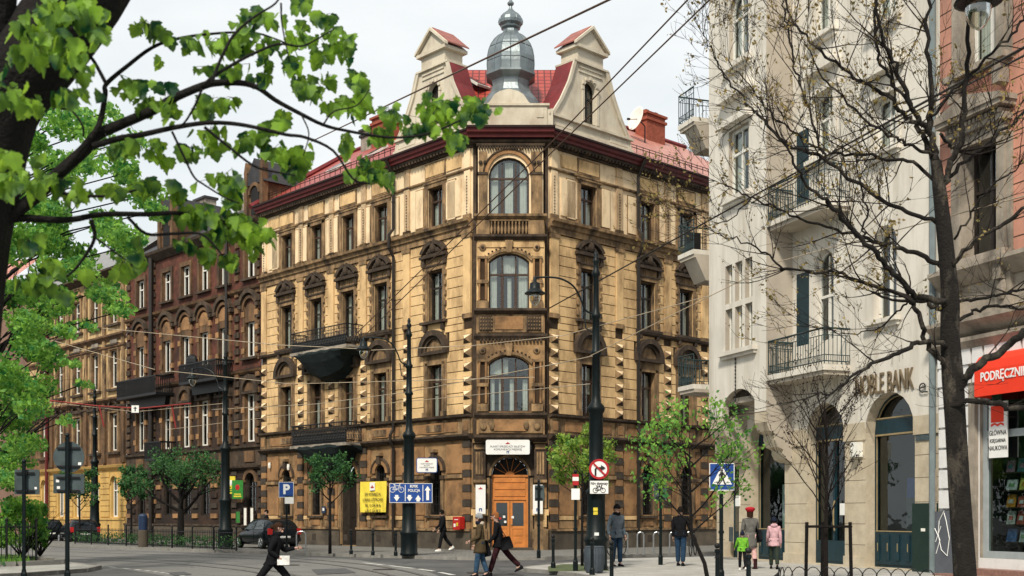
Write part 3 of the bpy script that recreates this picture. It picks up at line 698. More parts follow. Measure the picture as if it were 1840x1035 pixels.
# ---- attic over the corner, gables
a=MB(FC.M); a.box(.05,W-.05,-.35,.6,18.1,19.05); a.box(-.05,W+.05,-.42,.7,19.05,19.14)
a.prism([(UC+x,19.14+z) for x,z in ((1.0,0),(.85,.08),(.62,.42),(.4,.56),(0,.66),(-.4,.56),(-.62,.42),(-.85,.08),(-1.0,0))][::-1],-.30,.1)
for uu in (.2,W-.5): a.box(uu,uu+.3,-.38,-.35,18.55,18.95)
a.box(-.2,.1,-.3,.5,18.1,18.95); a.box(W-.1,W+.2,-.3,.5,18.1,18.95)
a.build('attic','attic',bl)
def gable(F,uc,sg):   # sg: side on which the red slope shows (+1 = towards larger u)
    def pt(u,z): return (uc+u,z)
    prof=[(-2.62,18.2),(-2.62,18.75),(-2.45,18.9),(-1.95,19.6),(-1.45,20.5),(-1.08,21.5),(1.08,21.5),(1.45,20.5),(1.95,19.6),(2.45,18.9),(2.62,18.75),(2.62,18.2)]
    g=MB(F.M); g.m(0)
    zz=[18.2,18.9,19.6,20.5,21.5]; hw=[2.62,2.45,1.95,1.45,1.08]
    # front face with arched opening, filled row by row
    def half(z):
        for i in range(4):
            if zz[i]<=z<=zz[i+1]: t=(z-zz[i])/(zz[i+1]-zz[i]); return hw[i]*(1-t)+hw[i+1]*t
        return hw[-1]
    wb,wt,wr=18.95,20.80,.38
    rows=sorted(set([18.2,18.6,18.95,19.3,19.6,20.0]+[wt-.0]+[20.80-.38+.38*math.sin(PI/2*k/5) for k in range(6)]+[20.9,21.5]))
    for z0,z1 in zip(rows,rows[1:]):
        h0,h1=half(z0),half(z1)
        def hole(z):
            if z<wb-1e-6 or z>wt+1e-6: return 0
            if z<=wt-wr: return wr
            return math.sqrt(max(0,wr*wr-(z-(wt-wr))**2))
        a0,a1=hole(z0+1e-7),hole(z1-1e-7)
        if a0 or a1:
            g.face([(uc-h0,-.1,z0),(uc-a0,-.1,z0),(uc-a1,-.1,z1),(uc-h1,-.1,z1)]); g.face([(uc+a0,-.1,z0),(uc+h0,-.1,z0),(uc+h1,-.1,z1),(uc+a1,-.1,z1)])
        else: g.face([(uc-h0,-.1,z0),(uc+h0,-.1,z0),(uc+h1,-.1,z1),(uc-h1,-.1,z1)])
    ol=outline(.76,1.85,.38,10,uc,18.95)
    for i in range(len(ol)): p,q=ol[i],ol[(i+1)%len(ol)]; g.face([(p[0],-.1,p[1]),(p[0],.25,p[1]),(q[0],.25,q[1]),(q[0],-.1,q[1])])
    # sides
    for s in (-1,1):
        for i in range(4):
            g.m(1 if s==sg else 0)
            q=[(uc+s*hw[i],-.1,zz[i]),(uc+s*hw[i],.95,zz[i]),(uc+s*hw[i+1],.95,zz[i+1]),(uc+s*hw[i+1],-.1,zz[i+1])]
            g.face(q if s>0 else q[::-1])
            # raised edge
            g.m(0); e=.16
            q=[(uc+s*hw[i],zz[i]),(uc+s*hw[i+1],zz[i+1]),(uc+s*(hw[i+1]-e),zz[i+1]),(uc+s*(hw[i]-e),zz[i])]
            g.prism(q if s<0 else q[::-1],-.2,-.1)
            if s!=sg:
                q=[(uc+s*(hw[i]+.07),zz[i]),(uc+s*(hw[i+1]+.07),zz[i+1]),(uc+s*hw[i+1],zz[i+1]),(uc+s*hw[i],zz[i])]
                g.prism(q if s<0 else q[::-1],-.22,.5)
    g.m(0).box(uc-2.7,uc+2.7,-.3,.3,18.08,18.3); g.box(uc-2.62,uc+2.62,-.17,.2,18.3,18.72)
    g.box(uc-2.4,uc-1.2,-.2,-.17,18.38,18.64); g.box(uc+1.2,uc+2.4,-.2,-.17,18.38,18.64); g.box(uc-2.72,uc+2.72,-.3,.1,18.72,18.82)
    # keystones round the window
    for k in range(7):
        t=PI*k/6; cx,cz=uc+.5*math.cos(t),20.42+.5*math.sin(t); g.box(cx-.07,cx+.07,-.17,-.1,cz-.07,cz+.07)
    for s in (-1,1): g.box(*sorted((uc+s*.4,uc+s*.54)),-.15,-.1,18.95,20.35)
    g.box(uc-.75,uc+.75,-.15,-.1,21.08,21.14); g.box(uc-.75,uc+.75,-.15,-.1,21.28,21.35)
    # head block and pediment
    g.box(uc-.82,uc+.82,-.12,.9,21.5,22.1); g.box(uc-1.1,uc+1.1,-.22,1.0,21.46,21.54)
    g.box(uc-1.0,uc+1.0,-.28,1.05,22.1,22.24)
    pd=[(uc-1.0,22.24),(uc+1.0,22.24),(uc,23.1)]; g.prism(pd,-.16,1.0)
    for s in (-1,1):
        q=[(uc+s*1.08,22.22),(uc+s*1.08,22.34),(uc,23.24),(uc,23.1)]; g.prism(q if s<0 else q[::-1],-.32,-.16)
        g.m(2); q=[(uc+s*1.1,22.3),(uc+s*1.1,22.36),(uc,23.28),(uc,23.2)]; g.prism(q if s<0 else q[::-1],-.16,1.06); g.m(0)
    # the ridge behind the gable
    g.m(1); 
    g.build('gable',['attic','roof_flash','cap_red'],bl)
    window(bl,F,uc,18.95,.76,1.85,.38,'frame_dark',.12,1,.62,0)
gable(FL,bL[0]-.05,1); gable(FR_,bR[0]+.02,-1)
def parap(F,a_,b_,z1=18.75):
    q=MB(F.M); q.box(a_,b_,-.1,.2,18.08,z1); q.box(a_,b_,-.18,.25,z1,z1+.09); q.build('parapet','attic',bl)
parap(FR_,.1,bR[0]-2.7); parap(FL,bL[0]+2.65,-.1)
# ---- dome
d=MB(Matrix.Translation((0,1.3,0)))
pr=[(1.5,18.9),(1.38,19.4),(1.2,19.75),(.92,20.1),(.82,20.4),(.86,20.62),(1.10,20.80),(1.15,20.84),(1.15,20.93),(1.09,20.95),(1.11,21.3),(1.09,21.65),(1.03,21.95),(.92,22.22),(.76,22.46),(.58,22.64),(.42,22.74),(.36,22.84),(.34,22.96),(.44,23.02),(.46,23.08),(.36,23.10)]
d.lathe(pr,8,rot=PI/8)
for q in range(16):
    t=PI/8+q*PI/8; k=1 if q%2==0 else math.cos(PI/8)
    d.tube([(r*k*math.cos(t)*1.005,r*k*math.sin(t)*1.005,z) for r,z in pr[9:17]],.022,4)
    if q%2==0: d.tube([(r*math.cos(t)*1.005,r*math.sin(t)*1.005,z) for r,z in pr[:8]],.02,4)
for zz_,rr_ in ((21.45,1.11),(22.1,.98)):
    d.tube([(rr_*(1.003)*math.cos(PI/8+q*PI/4),rr_*1.003*math.sin(PI/8+q*PI/4),zz_) for q in range(9)],.012,4)
d.build('dome','zinc',bl)
d=MB(Matrix.Translation((0,1.3,0)))
on=[(.38,23.08),(.52,23.2),(.54,23.32),(.50,23.46),(.38,23.6),(.2,23.74),(.09,23.86),(.06,24.0),(.14,24.08),(.15,24.14),(.07,24.24),(.05,24.4),(.03,24.9)]
d.lathe(on,12); 
for q in range(12): d.tube([(r*math.cos(q*PI/6),r*math.sin(q*PI/6),z) for r,z in on[:7]],.014,4)
d.build('finial','zinc',bl)
# ---- roofs
def V2(F,u,s,z): return F.M@Vector((u,s,z))
Mr=Vector((0,7.0,22.3))
def roofq(name,pts,mt,cols):
    o=Vector(pts[0]); ex=(Vector(pts[1])-o).normalized(); nrm=ex.cross(Vector(pts[-1])-o).normalized(); ey=nrm.cross(ex)
    m=MB(); m.face(pts,[((Vector(p)-o).dot(ex),(Vector(p)-o).dot(ey)) for p in pts]); m.build(name,mt,bl)
ul=UL-.15
A_=Vector((-2.81,54.7-50.5,22.3)); B_=Vector((2.81,54.7-50.5,22.3))
roofq('roof',[(-1.75,-.2,18.0),(1.75,-.2,18.0),tuple(B_),tuple(A_)],'roof_tile',1)
m=MB(); m.face([tuple(A_),tuple(B_),(0,10,22.2)]); m.face([tuple(A_),(0,10,22.2),(-3.2,9,18)]); m.face([tuple(B_),(3.2,9,18),(0,10,22.2)]); m.face([(-1.75,-.2,18.0),tuple(A_),(-3.2,9,18)]); m.face([(1.75,-.2,18.0),(3.2,9,18),tuple(B_)]); m.build('roof','roof_flash',bl)
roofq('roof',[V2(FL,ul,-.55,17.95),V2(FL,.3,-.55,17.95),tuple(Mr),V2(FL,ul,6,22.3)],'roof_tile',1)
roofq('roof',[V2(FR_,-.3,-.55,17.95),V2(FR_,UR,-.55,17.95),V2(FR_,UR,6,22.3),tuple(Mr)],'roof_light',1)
m=MB(); m.face([V2(FC,-.1,-.3,18.05),V2(FC,W+.1,-.3,18.05),tuple(Mr)]); m.face([V2(FL,ul,6,22.3),tuple(Mr),V2(FL,0,13,17),V2(FL,ul,13,17)]); m.face([tuple(Mr),V2(FR_,UR,6,22.3),V2(FR_,UR,13,17),V2(FR_,0,13,17)]); m.build('roof','roof_flash',bl)
m=MB(); m.tube([V2(FL,ul,6,22.35),tuple(Mr+Vector((0,0,.05))),V2(FR_,UR,6,22.35)],.14,6); m.tube([V2(FL,ul-.05,-.6,18.05),V2(FL,ul-.05,6,22.4)],.16,6); m.build('ridge','roof_flash',bl)
for F,a_,b_ in ((FL,ul,bL[0]-3),(FR_,bR[0]+3,UR)):
    m=MB(); s,z=0.15,18.65
    if 1:
        m.tube([V2(F,a_,s,z),V2(F,b_,s,z)],.02,4); m.tube([V2(F,a_,s,z+.12),V2(F,b_,s,z+.12)],.02,4)
        for k in range(int((b_-a_)/.45)): m.tube([V2(F,a_+k*.45,s,z-.2),V2(F,a_+k*.45,s,z+.14)],.018,4)
        m.build('snow_guard','gutter',bl)

# skylights
for F,u,s in ((FL,-10.2,2.4),(FL,-13.2,2.2),(FR_,-.4,4.2)):
    M=F.M@Matrix.Translation((u,s,17.95+(s+.55)*.664+.05))@Matrix.Rotation(R(33.6),4,'X')
    m=MB(M); m.box(-.4,.4,-.6,.6,0,.10); m.m(1); m.box(-.3,.3,-.5,.5,.10,.12); m.build('skylight',['frame_white','glass_car'],bl)
def chimney(F,u,s,w,d_,z0,z1,mt,cap='chimney_brick',name='chimney'):
    m=MB(F.M@Matrix.Translation((u,s,0))); m.box(-w/2,w/2,-d_/2,d_/2,z0,z1); m.m(1); m.box(-w/2-.08,w/2+.08,-d_/2-.08,d_/2+.08,z1-.32,z1-.18); m.box(-w/2-.1,w/2+.1,-d_/2-.1,d_/2+.1,z1,z1+.12)
    for k in range(2): m.box(-w/4+k*w/2-.12,-w/4+k*w/2+.12,-.12,.12,z1+.12,z1+.35)
    return m.build(name,[mt,cap],bl)
chimney(FL,-13.1,5.2,1.3,.9,20,23.0,'chimney_brick')
chimney(FL,-14.6,5.4,.9,.9,20,22.7,'stone_grey','slate')
chimney(FR_,12.9,5.2,1.5,.8,20.5,22.9,'chimney_brick')
# satellite dish
t=thing('satellite_dish','round pale satellite dish on the red roof behind the right gable','satellite dish',tuple(P(1146,214,60)),R(-60))
m=MB(Matrix.Rotation(R(78),4,'X')); m.lathe([(.02,0),(.25,.02),(.5,.08),(.62,.14),(.60,.15),(.48,.1),(.02,.03)],20); m.build('reflector','curtain',t,smooth=True)
m=MB(); m.tube([(0,0,0),(.0,-.55,-.1)],.02,5); m.box(-.05,.05,-.65,-.5,-.14,-.05); m.build('receiver','black_iron',t)
m=MB(); m.tube([(0,.05,0),(.0,.45,-.3),(0,.45,-2.4)],.035,6); m.build('mast','black_iron',t)
# ---- balconies on the left facade
def balcony(F,u0,u1,z,out=1.05,belly=1.1):
    b=MB(F.M); b.m(0); b.box(u0,u1,-out,0,z,z+.14)
    # net-wrapped underside
    b.m(1); n=12
    cols=[]
    for i in range(n+1):
        t=i/n; u=u0+(u1-u0)*t; k=math.sin(PI*min(1,max(0,t)))**.45; cols.append((u,k))
    rows=[(0,-out-.06,.0),(.15,-out-.10,-.10),(.45,-out*.95,-.35),(.8,-out*.6,-.8),(1,-.05,-1.0)]
    vv=[[b.vs([(u0+(u1-u0)*(.5+(u-u0-(u1-u0)/2)/(u1-u0)*(1-.25*r[0])),r[1]*(.8+.2*k),z+r[2]*belly*(.25+.75*k)+.10*random.random())]) for u,k in cols] for r in rows]
    for i in range(len(rows)-1):
        for j in range(n): b.fi([vv[i][j],vv[i+1][j],vv[i+1][j+1],vv[i][j+1]])
    for j in (0,n):
        for i in range(len(rows)-1):
            p=vv[i][j],vv[i+1][j]; u=cols[j][0]; q=b.vs([(u,0,z),(u,0,z-.3)]); b.fi([p[0],p[1],q+1,q])
    o=b.build('balcony',['stone_grey','net'],bl,smooth=False)
    r=MB(F.M); hr=.98
    def rail(p,q):
        p=Vector(p); q=Vector(q); L_=(q-p).length; n=max(2,int(L_/.13))
        r.tube([p+Vector((0,0,hr)),q+Vector((0,0,hr))],.03,5); r.tube([p+Vector((0,0,.12)),q+Vector((0,0,.12))],.02,4); r.tube([p+Vector((0,0,hr-.18)),q+Vector((0,0,hr-.18))],.014,4)
        for k in range(n+1):
            c=p+(q-p)*k/n; r.tube([c,c+Vector((0,0,hr))],.013,4)
            if k<n:
                c2=p+(q-p)*(k+.5)/n; e=(q-p)/n*.42
                for zc in (.3,.58): r.tube([c2+Vector((0,0,zc))+e*math.cos(t*PI/3)+Vector((0,0,.11))*math.sin(t*PI/3) for t in range(7)],.012,4,False)
    z+=.14
    r.box(u0+.08,u1-.08,-out+.09,-out+.10,z,z+.5)
    rail((u0+.04,-out+.05,z),(u1-.04,-out+.05,z)); rail((u0+.04,-.05,z),(u0+.04,-out+.05,z)); rail((u1-.04,-.05,z),(u1-.04,-out+.05,z))
    r.build('railing','black_iron',o); return o
ub0,ub1=bL[3]-.75,bL[2]+1.35
balcony(FL,ub0,ub1,9.55,1.1,1.5); balcony(FL,ub0,ub1,4.92,1.1,1.3)
# ================= brick tenement and the pale one beyond it =================
def base_facade(b,F,ua,ub,levels,mats_lv,bays,spec,ledges,cor,cor_mat='cornice_red'):
    pass
RB=tuple(FL.W@Vector((UL-8,4,0)));RB=(RB[0],RB[1],0)
bb=thing('brick_building','soot-blackened dark red brick tenement with brown stone window arches, left of the ochre corner house','building',RB)
FB=Fr(-1.67,50.5,R(-46.9),RB)
ubb=FB.u(228); uba=UL-.02
m=MB(FB.M); BM=['brick_dark','brick_low','stone_brown','trim_dark','plinth','soot_block','stucco_orange','groove']
bays=[FB.u(451)]+[FB.u(p) for p in (404,368,335,301)]+[FB.u(254)]
ops=[]
for i,u in enumerate(bays):
    ops+= [(u,14.5,1.05,1.75,0),(u,10.2,1.05,2.75,0),(u,5.6,1.05,2.6,0),(u,1.6,1.0,2.3,.5)]
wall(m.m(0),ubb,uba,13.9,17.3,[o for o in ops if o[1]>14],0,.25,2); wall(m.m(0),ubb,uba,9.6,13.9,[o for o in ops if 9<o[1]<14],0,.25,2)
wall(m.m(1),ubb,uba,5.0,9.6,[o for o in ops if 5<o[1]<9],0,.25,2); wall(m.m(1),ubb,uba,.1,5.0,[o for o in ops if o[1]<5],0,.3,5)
m.m(2); extr(m,ubb,uba,[(.05,13.75),(.2,13.85),(.25,13.98)]); extr(m,ubb,uba,[(.05,9.3),(.15,9.4),(.2,9.5)])
m.m(3); extr(m,ubb,uba,[(.1,17.1),(.2,17.2),(.45,17.45),(.5,17.6)]); extr(m,ubb,uba,[(.06,4.3),(.06,5.2),(.2,5.28),(.22,5.4)]); extr(m,ubb,uba,[(.08,4.1),(.25,4.2),(.28,4.3)])
m.m(4).box(ubb,uba,-.2,0,0,1.0,'k'); m.m(3).box(ubb,uba,-.26,0,1.0,1.1,'k')
for i,u in enumerate(bays):
    for s in (-1,1):
        for z0,z1 in ((14.5,16.25),(10.2,12.95),(5.6,8.2)): m.m(2).box(*sorted((u+s*.53,u+s*.74)),-.09,0,z0,z1,'k')
        for z0 in (10.4,11.6,12.4,6.0,7.2): m.m(6).box(*sorted((u+s*.53,u+s*.86)),-.12,0,z0,z0+.3,'k')
    m.m(3).box(u-.8,u+.8,-.2,0,14.36,14.48,'k'); m.m(2).box(u-.74,u+.74,-.09,0,16.25,16.5,'k')
    m.m(2).prism([(u-.74,12.2),(u+.74,12.2)] if 0 else outline(1.2,1.0,.55,10,u,12.1),-.05,-.04)
    arcband(m.m(2),u,12.75,.62,.80,-.14,0); arcband(m.m(3),u,12.85,.80,1.02,-.26,0,R(15),R(165))
    m.m(6).prism([(u+.62*math.cos(PI*q/10),12.5+.75*math.sin(PI*q/10)) for q in range(11)][::-1],-.06,0) if i not in(0,5) else None
    for s in (-1,1): m.m(3).box(*sorted((u+s*.74,u+s*1.04)),-.24,0,12.85,13.05,'k')
    arcband(m.m(3),u,8.35,.62,.9,-.2,0); m.m(2).prism([(u+.62*math.cos(PI*q/10),8.3+.62*math.sin(PI*q/10)) for q in range(11)][::-1],-.05,0)
    m.m(3).box(u-.85,u+.85,-.22,0,10.05,10.18,'k'); m.m(3).box(u-.9,u+.9,-.2,0,8.2,8.34,'k')
    m.m(2).box(u-.5,u+.5,-.12,-.06,4.5,5.1,'k')
    arcband(m.m(2),u,3.4,.52,.75,-.1,0)
for u in (ubb+.35,(bays[0]+bays[1])/2,(bays[4]+bays[5])/2,uba-.35):
    for k in range(26):
        z=5.5+k*.45
        if 9.3<z<9.9 or 13.6<z<14.2: continue
        m.m((2,3)[k%2]).box(u-.2-.05*(k%2),u+.2+.05*(k%2),-.1,0,z,z+.3,'k')
for a,b in sections(ubb,uba,[(u-.76,u+.76) for u in bays]):
    n=max(1,int((b-a)/.55))
    for q in range(n):
        for k in range(10):
            if (q+k)%2: m.m((5,6,1)[(q*3+k)%3]).box(a+(b-a)*q/n+.03,a+(b-a)*(q+1)/n-.03,-.08,0,1.15+k*.29,1.41+k*.29,'k')
m.build('wall',BM,bb)
for i,u in enumerate(bays):
    for j,(z,h,ri) in enumerate(((14.5,1.75,0),(10.2,2.75,0),(5.6,2.6,0),(1.6,2.3,.5))):
        window(bb,FB,u,z,1.05 if j<3 else 1.0,h,ri,'frame_white' if j<3 else 'frame_dark',.14,1,.68,0,fw=.09)
for px in (278,414):
    p=MB(FB.M); u=FB.u(px); p.tube([(u,-.25,.2),(u,-.25,17.3)],.14 if px==278 else .09,7); p.build('drainpipe','pipe_dark',bb)
# balconies of the brick house
def dark_balc(F,par,u0,u1,z,out=1.0,pot=None):
    q=MB(F.M); q.box(u0,u1,-out,0,z-.15,z); q.prism([(u0+.2,z-.15),(u1-.2,z-.15),(u1-.4,z-.7),(u0+.4,z-.7)][::-1],-.45,0)
    for k in range(int((u1-u0)/.14)): q.box(u0+k*.14,u0+k*.14+.05,-out,-out+.04,z,z+.95)
    q.box(u0,u1,-out-.02,-out+.06,z+.93,z+1.0); q.box(u0,u0+.05,-out,0,z+.9,z+1); q.box(u1-.05,u1,-out,0,z+.9,z+1)
    for k in range(7): q.box(u0,u0+.04,-out+k*.14,-out+k*.14+.04,z,z+.95); q.box(u1-.04,u1,-out+k*.14,-out+k*.14+.04,z,z+.95)
    if pot:
        for x in pot: q.ball((x,-out+.35,z+1.1),(.42,.35,.5),8)
    q.build('balcony','black_iron',par)
dark_balc(FB,bb,bays[2]-1.0,bays[1]+1.0,9.2,1.1,[bays[2]-.1]); dark_balc(FB,bb,bays[5]-.9,bays[4]+.9,8.9,1.2); dark_balc(FB,bb,bays[4]-1.0,bays[4]+1.1,5.0,1.0)
def rq(root_,F,name,pts,mt):
    o=Vector(pts[0]); ex=(Vector(pts[1])-o).normalized(); nrm=ex.cross(Vector(pts[-1])-o).normalized(); ey=nrm.cross(ex)
    q=MB(F.M); q.face(pts,[((Vector(p)-o).dot(ex),(Vector(p)-o).dot(ey)) for p in pts]); return q.build(name,mt,root_)
rq(bb,FB,'roof',[(ubb,-.45,17.55),(uba,-.45,17.55),(uba,4.5,20.6),(ubb,4.5,20.6)],'slate'); rq(bb,FB,'roof',[(ubb,4.5,20.6),(uba,4.5,20.6),(uba,12,18),(ubb,12,18)],'slate')
def dormer(F,par,u):
    q=MB(F.M); q.m(0); q.box(u-.85,u+.85,-.1,3,17.6,19.4); q.m(1)
    q.prism([(u-1.05,19.4),(u+1.05,19.4),(u,20.8)],-.2,3.5)
    q.m(2); q.prism(outline(.8,1.5,.5,8,u,17.8),-.14,-.1); q.m(0); arcband(q,u,18.9,.42,.6,-.22,-.1)
    for s in (-1,1): q.box(*sorted((u+s*.65,u+s*.95)),-.25,.1,17.6,20.1); q.prism([(u+s*.8-.18,20.1),(u+s*.8+.18,20.1),(u+s*.8,20.7)],-.25,.1)
    q.build('dormer',['stone_brown','slate','room_dark'],par)
dormer(FB,bb,FB.u(462)); dormer(FB,bb,FB.u(300)+.2)
for u,s in ((bays[1],4.5),(bays[3]-.5,4.5),(bays[5],4.4)):
    q=MB(FB.M); q.box(u-.7,u+.7,s-.4,s+.4,19,22.0); q.m(1).box(u-.8,u+.8,s-.5,s+.5,22.0,22.15); q.build('chimney',['stone_grey','slate'],bb)
# pale building
UC0=ubb-.02; UC1=FB.u(48)
RC=tuple(FL.W@Vector((UC0-8,4,0)));RC=(RC[0],RC[1],0)
cb=thing('pale_building','long pale ochre tenement with stone pilasters and bright yellow painted ground floor','building',RC)
F3=Fr(-1.67,50.5,R(-46.9),RC)
cbays=[F3.u(206),F3.u(172)]; d3=cbays[0]-cbays[1]; cbays=[cbays[0]-k*d3 for k in range(7) if cbays[0]-k*d3>UC1+.8]
m=MB(F3.M); CM=['cream_far','stone_brown','trim_dark','yellow_paint','trim','stone_grey']
lv=((13.5,17.4,14.1,2.0,0,0),(9.3,13.5,9.9,2.4,0,0),(4.9,9.3,5.8,2.4,0,1))
for a,b,zb,h,ri,mt in lv: wall(m.m(mt),UC1,UC0,a,b,[(u,zb,1.05,h,0) for u in cbays],0,.25,1)
wall(m.m(3),UC1,UC0,.1,4.9,[(u,1.5,.95,2.6,.47) for u in cbays],0,.3,3)
for z,o,mt in ((17.4,.6,2),(13.2,.3,1),(12.5,.2,1),(9.1,.35,1),(8.6,.2,2)): extr(m.m(mt),UC1,UC0,[(.05,z-.25),(o*.5,z-.12),(o,z),(o,z+.12)])
extr(m.m(3),UC1,UC0,[(.05,4.55),(.25,4.7),(.32,4.85)]); m.m(3).box(UC1,UC0,-.14,0,.1,1.3,'k'); m.box(UC1,UC0,-.2,0,1.3,1.42,'k')
for k in range(8): 
    for a,b in sections(UC1,UC0,[(u-.7,u+.7) for u in cbays]): m.m(3).box(a+.05,b-.05,-.05,0,1.5+k*.37,1.82+k*.37,'k')
for u in cbays:
    for zb,h in ((14.1,2.0),(9.9,2.4),(5.8,2.4)):
        for s in (-1,1): m.m(4).box(*sorted((u+s*.53,u+s*.78)),-.1,0,zb-.1,zb+h+.1,'k')
        m.m(4).box(u-.78,u+.78,-.12,0,zb+h+.05,zb+h+.3,'k'); m.m(2).box(u-.9,u+.9,-.25,0,zb+h+.3,zb+h+.4,'k'); m.m(2).box(u-.9,u+.9,-.2,0,zb-.25,zb-.1,'k')
    arcband(m.m(4),u,16.5,.35,.55,-.15,0); arcband(m.m(2),u,8.5,.5,.72,-.2,0)
    m.m(5).box(u-.5,u+.5,-.1,0,12.65,13.0,'k'); arcband(m.m(3),u,3.65,.5,.68,-.1,0)
for u in [ (a+b)/2 for a,b in zip(cbays,cbays[1:])]+[UC0-.4]:
    m.m(4).box(u-.2,u+.2,-.12,0,9.3,17.2,'k'); m.m(1).box(u-.22,u+.22,-.14,0,5.0,9.0,'k')
m.build('wall',CM,cb)
for u in cbays:
    for zb,h,ri in ((14.1,2.0,0),(9.9,2.4,0),(5.8,2.4,0),(1.5,2.6,.47)): window(cb,F3,u,zb,1.05 if ri==0 else .95,h,ri,'frame_white',.15,1,.66,0,fw=.09)
rq(cb,F3,'roof',[(UC1,-.5,17.5),(UC0,-.5,17.5),(UC0,4,21),(UC1,4,21)],'slate_grey'); rq(cb,F3,'roof',[(UC1,4,21),(UC0,4,21),(UC0,12,19),(UC1,12,19)],'slate_grey')
p=MB(F3.M); p.tube([(F3.u(90),-.25,.2),(F3.u(90),-.25,17)],.12,6); p.build('drainpipe','cornice_red',cb)
# far pink house closing the street at the left
RD=tuple(FL.W@Vector((UC1-9,-6,0))); RD=(RD[0],RD[1],0)
db=thing('pink_building','pale pink rendered house at the far left end of the street, mostly behind trees','building',RD)
FD=Fr(-39.2-1.0,89,R(-20),RD)
m=MB(FD.M)
dops=[(u,z,1.2,2.1,0) for u in (-12,-9,-6,-3) for z in (2,6,10,14)]
wall(m,-14,1.2,0,18,dops,0,.25); m.box(1.2,1.25,0,10,0,18); m.m(1); extr(m,-14,1.2,[(.1,17.5),(.5,17.9),(.6,18.1)]); m.m(0)
for z in (5,9,13): extr(m,-14,1.2,[(.05,z-.2),(.2,z),(.2,z+.1)])
m.build('wall',['pink_light','cornice_red'],db)
for o in dops: window(db,FD,o[0],o[1],1.2,2.1,0,'frame_white',.15,1,.66,0,fw=.09)
rq(db,FD,'roof',[(-14,-.5,18),(1.2,-.5,18),(1.2,5,22),(-14,5,22)],'roof_light')
# ================= white bank house =================
WR=(9.5,40,0)
wb=thing('bank_building','cream-white bank house with sandstone arches, iron balconies and projecting bay','building',WR)
FW=Fr(7.2,41.4,R(-70.2),WR)          # ground floor wall plane, far corner at u=0
UW=FW.u(1688)
uw=lambda p:FW.u(p)
m=MB(FW.M); WMt=['white_wall','sandstone','grey_shade_render','groove']
# ground floor arches: photo columns of each opening
ar=[]
for a,b,top in ((1348,1410,738),(1450,1518,724),(1555,1644,704)):
    c=(uw(a)+uw(b))/2; w=uw(b)-uw(a); zt=FW.z((a+b)/2,top); ar.append((c,.14,w,zt-.14,w/2*1.25 if 0 else w/2))
dr_=((uw(1303)+uw(1322))/2+.1,.14,.95,3.4,0)
up=[]   # upper windows: (centre px, width m, top y, bottom y, rise)
upw=[(1480,1.0,448,655,.5),(1590,1.0,405,572,.5),(1590-0,1.05,172,270,0),(1480,1.05,165,280,0),(1480,1.05,-60,60,0),(1590,1.05,-90,40,0)]
uops=[]
for px,w,yt,yb,ri in upw:
    u=uw(px); uops.append((u,FW.z(px,yb),w,FW.z(px,yt)-FW.z(px,yb),ri))
ZS=3.9
g_ops=ar+[dr_]
low=[o for o in g_ops]
wall(m.m(1),0,UW,.0,6.8,low,0,.45,1)
for i in range(len(m.mi)): pass
wall(m.m(0),0,UW,6.8,26,uops,0,.3,0)
m.m(0).box(0,UW,-.02,0,4.3,6.8,'k') if 0 else None
# white render covers the spandrels above 4.6 m
sp=[(o[0],4.25,o[2],o[3]-4.11,o[4]) for o in ar]
wall(m.m(0),0,UW,4.25,6.85,[(a,b,w,min(h,2.55),min(r,w/2)) for a,b,w,h,r in sp],-.03,.03,0)
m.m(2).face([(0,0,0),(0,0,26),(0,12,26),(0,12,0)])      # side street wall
m.m(0).face([(UW,0,0),(UW,.3,0),(UW,.3,26),(UW,0,26)])
# stone joints
for a,b in sections(0,UW,[(o[0]-o[2]/2,o[0]+o[2]/2) for o in g_ops]):
    for z in (.75,1.35,1.95,2.6,3.2,3.8): m.m(3).box(a,b,-.002,0,z,z+.012,'k')
    m.m(1).box(a-.02,b+.02,-.05,0,3.75,4.25,'k'); m.m(1).box(a,b,-.06,0,0,.42,'k')
m.build('wall',WMt,wb)
# windows of the upper floors
for (u,z,w,h,ri) in uops:
    window(wb,FW,u,z,w,h,ri,'frame_white',.2,1,.6,2 if z>10 else 0,fw=.09)
    q=MB(FW.M); q.box(u-w/2-.2,u+w/2+.2,-.22,0,z-.14,z-.02); q.box(u-w/2-.15,u+w/2+.15,-.12,0,z-.26,z-.14); 
    if ri==0:
        for s in (-1,1): q.box(*sorted((u+s*w/2,u+s*(w/2+.16))),-.06,0,z,z+h)
        q.box(u-w/2-.25,u+w/2+.25,-.10,0,z+h,z+h+.14); q.prism([(u-w/2-.35,z+h+.6),(u+w/2+.35,z+h+.6),(u+w/2+.35,z+h+.75),(u,z+h+1.0),(u-w/2-.35,z+h+.75)],-.28,0)
    q.build('window_surround','white_wall',wb)
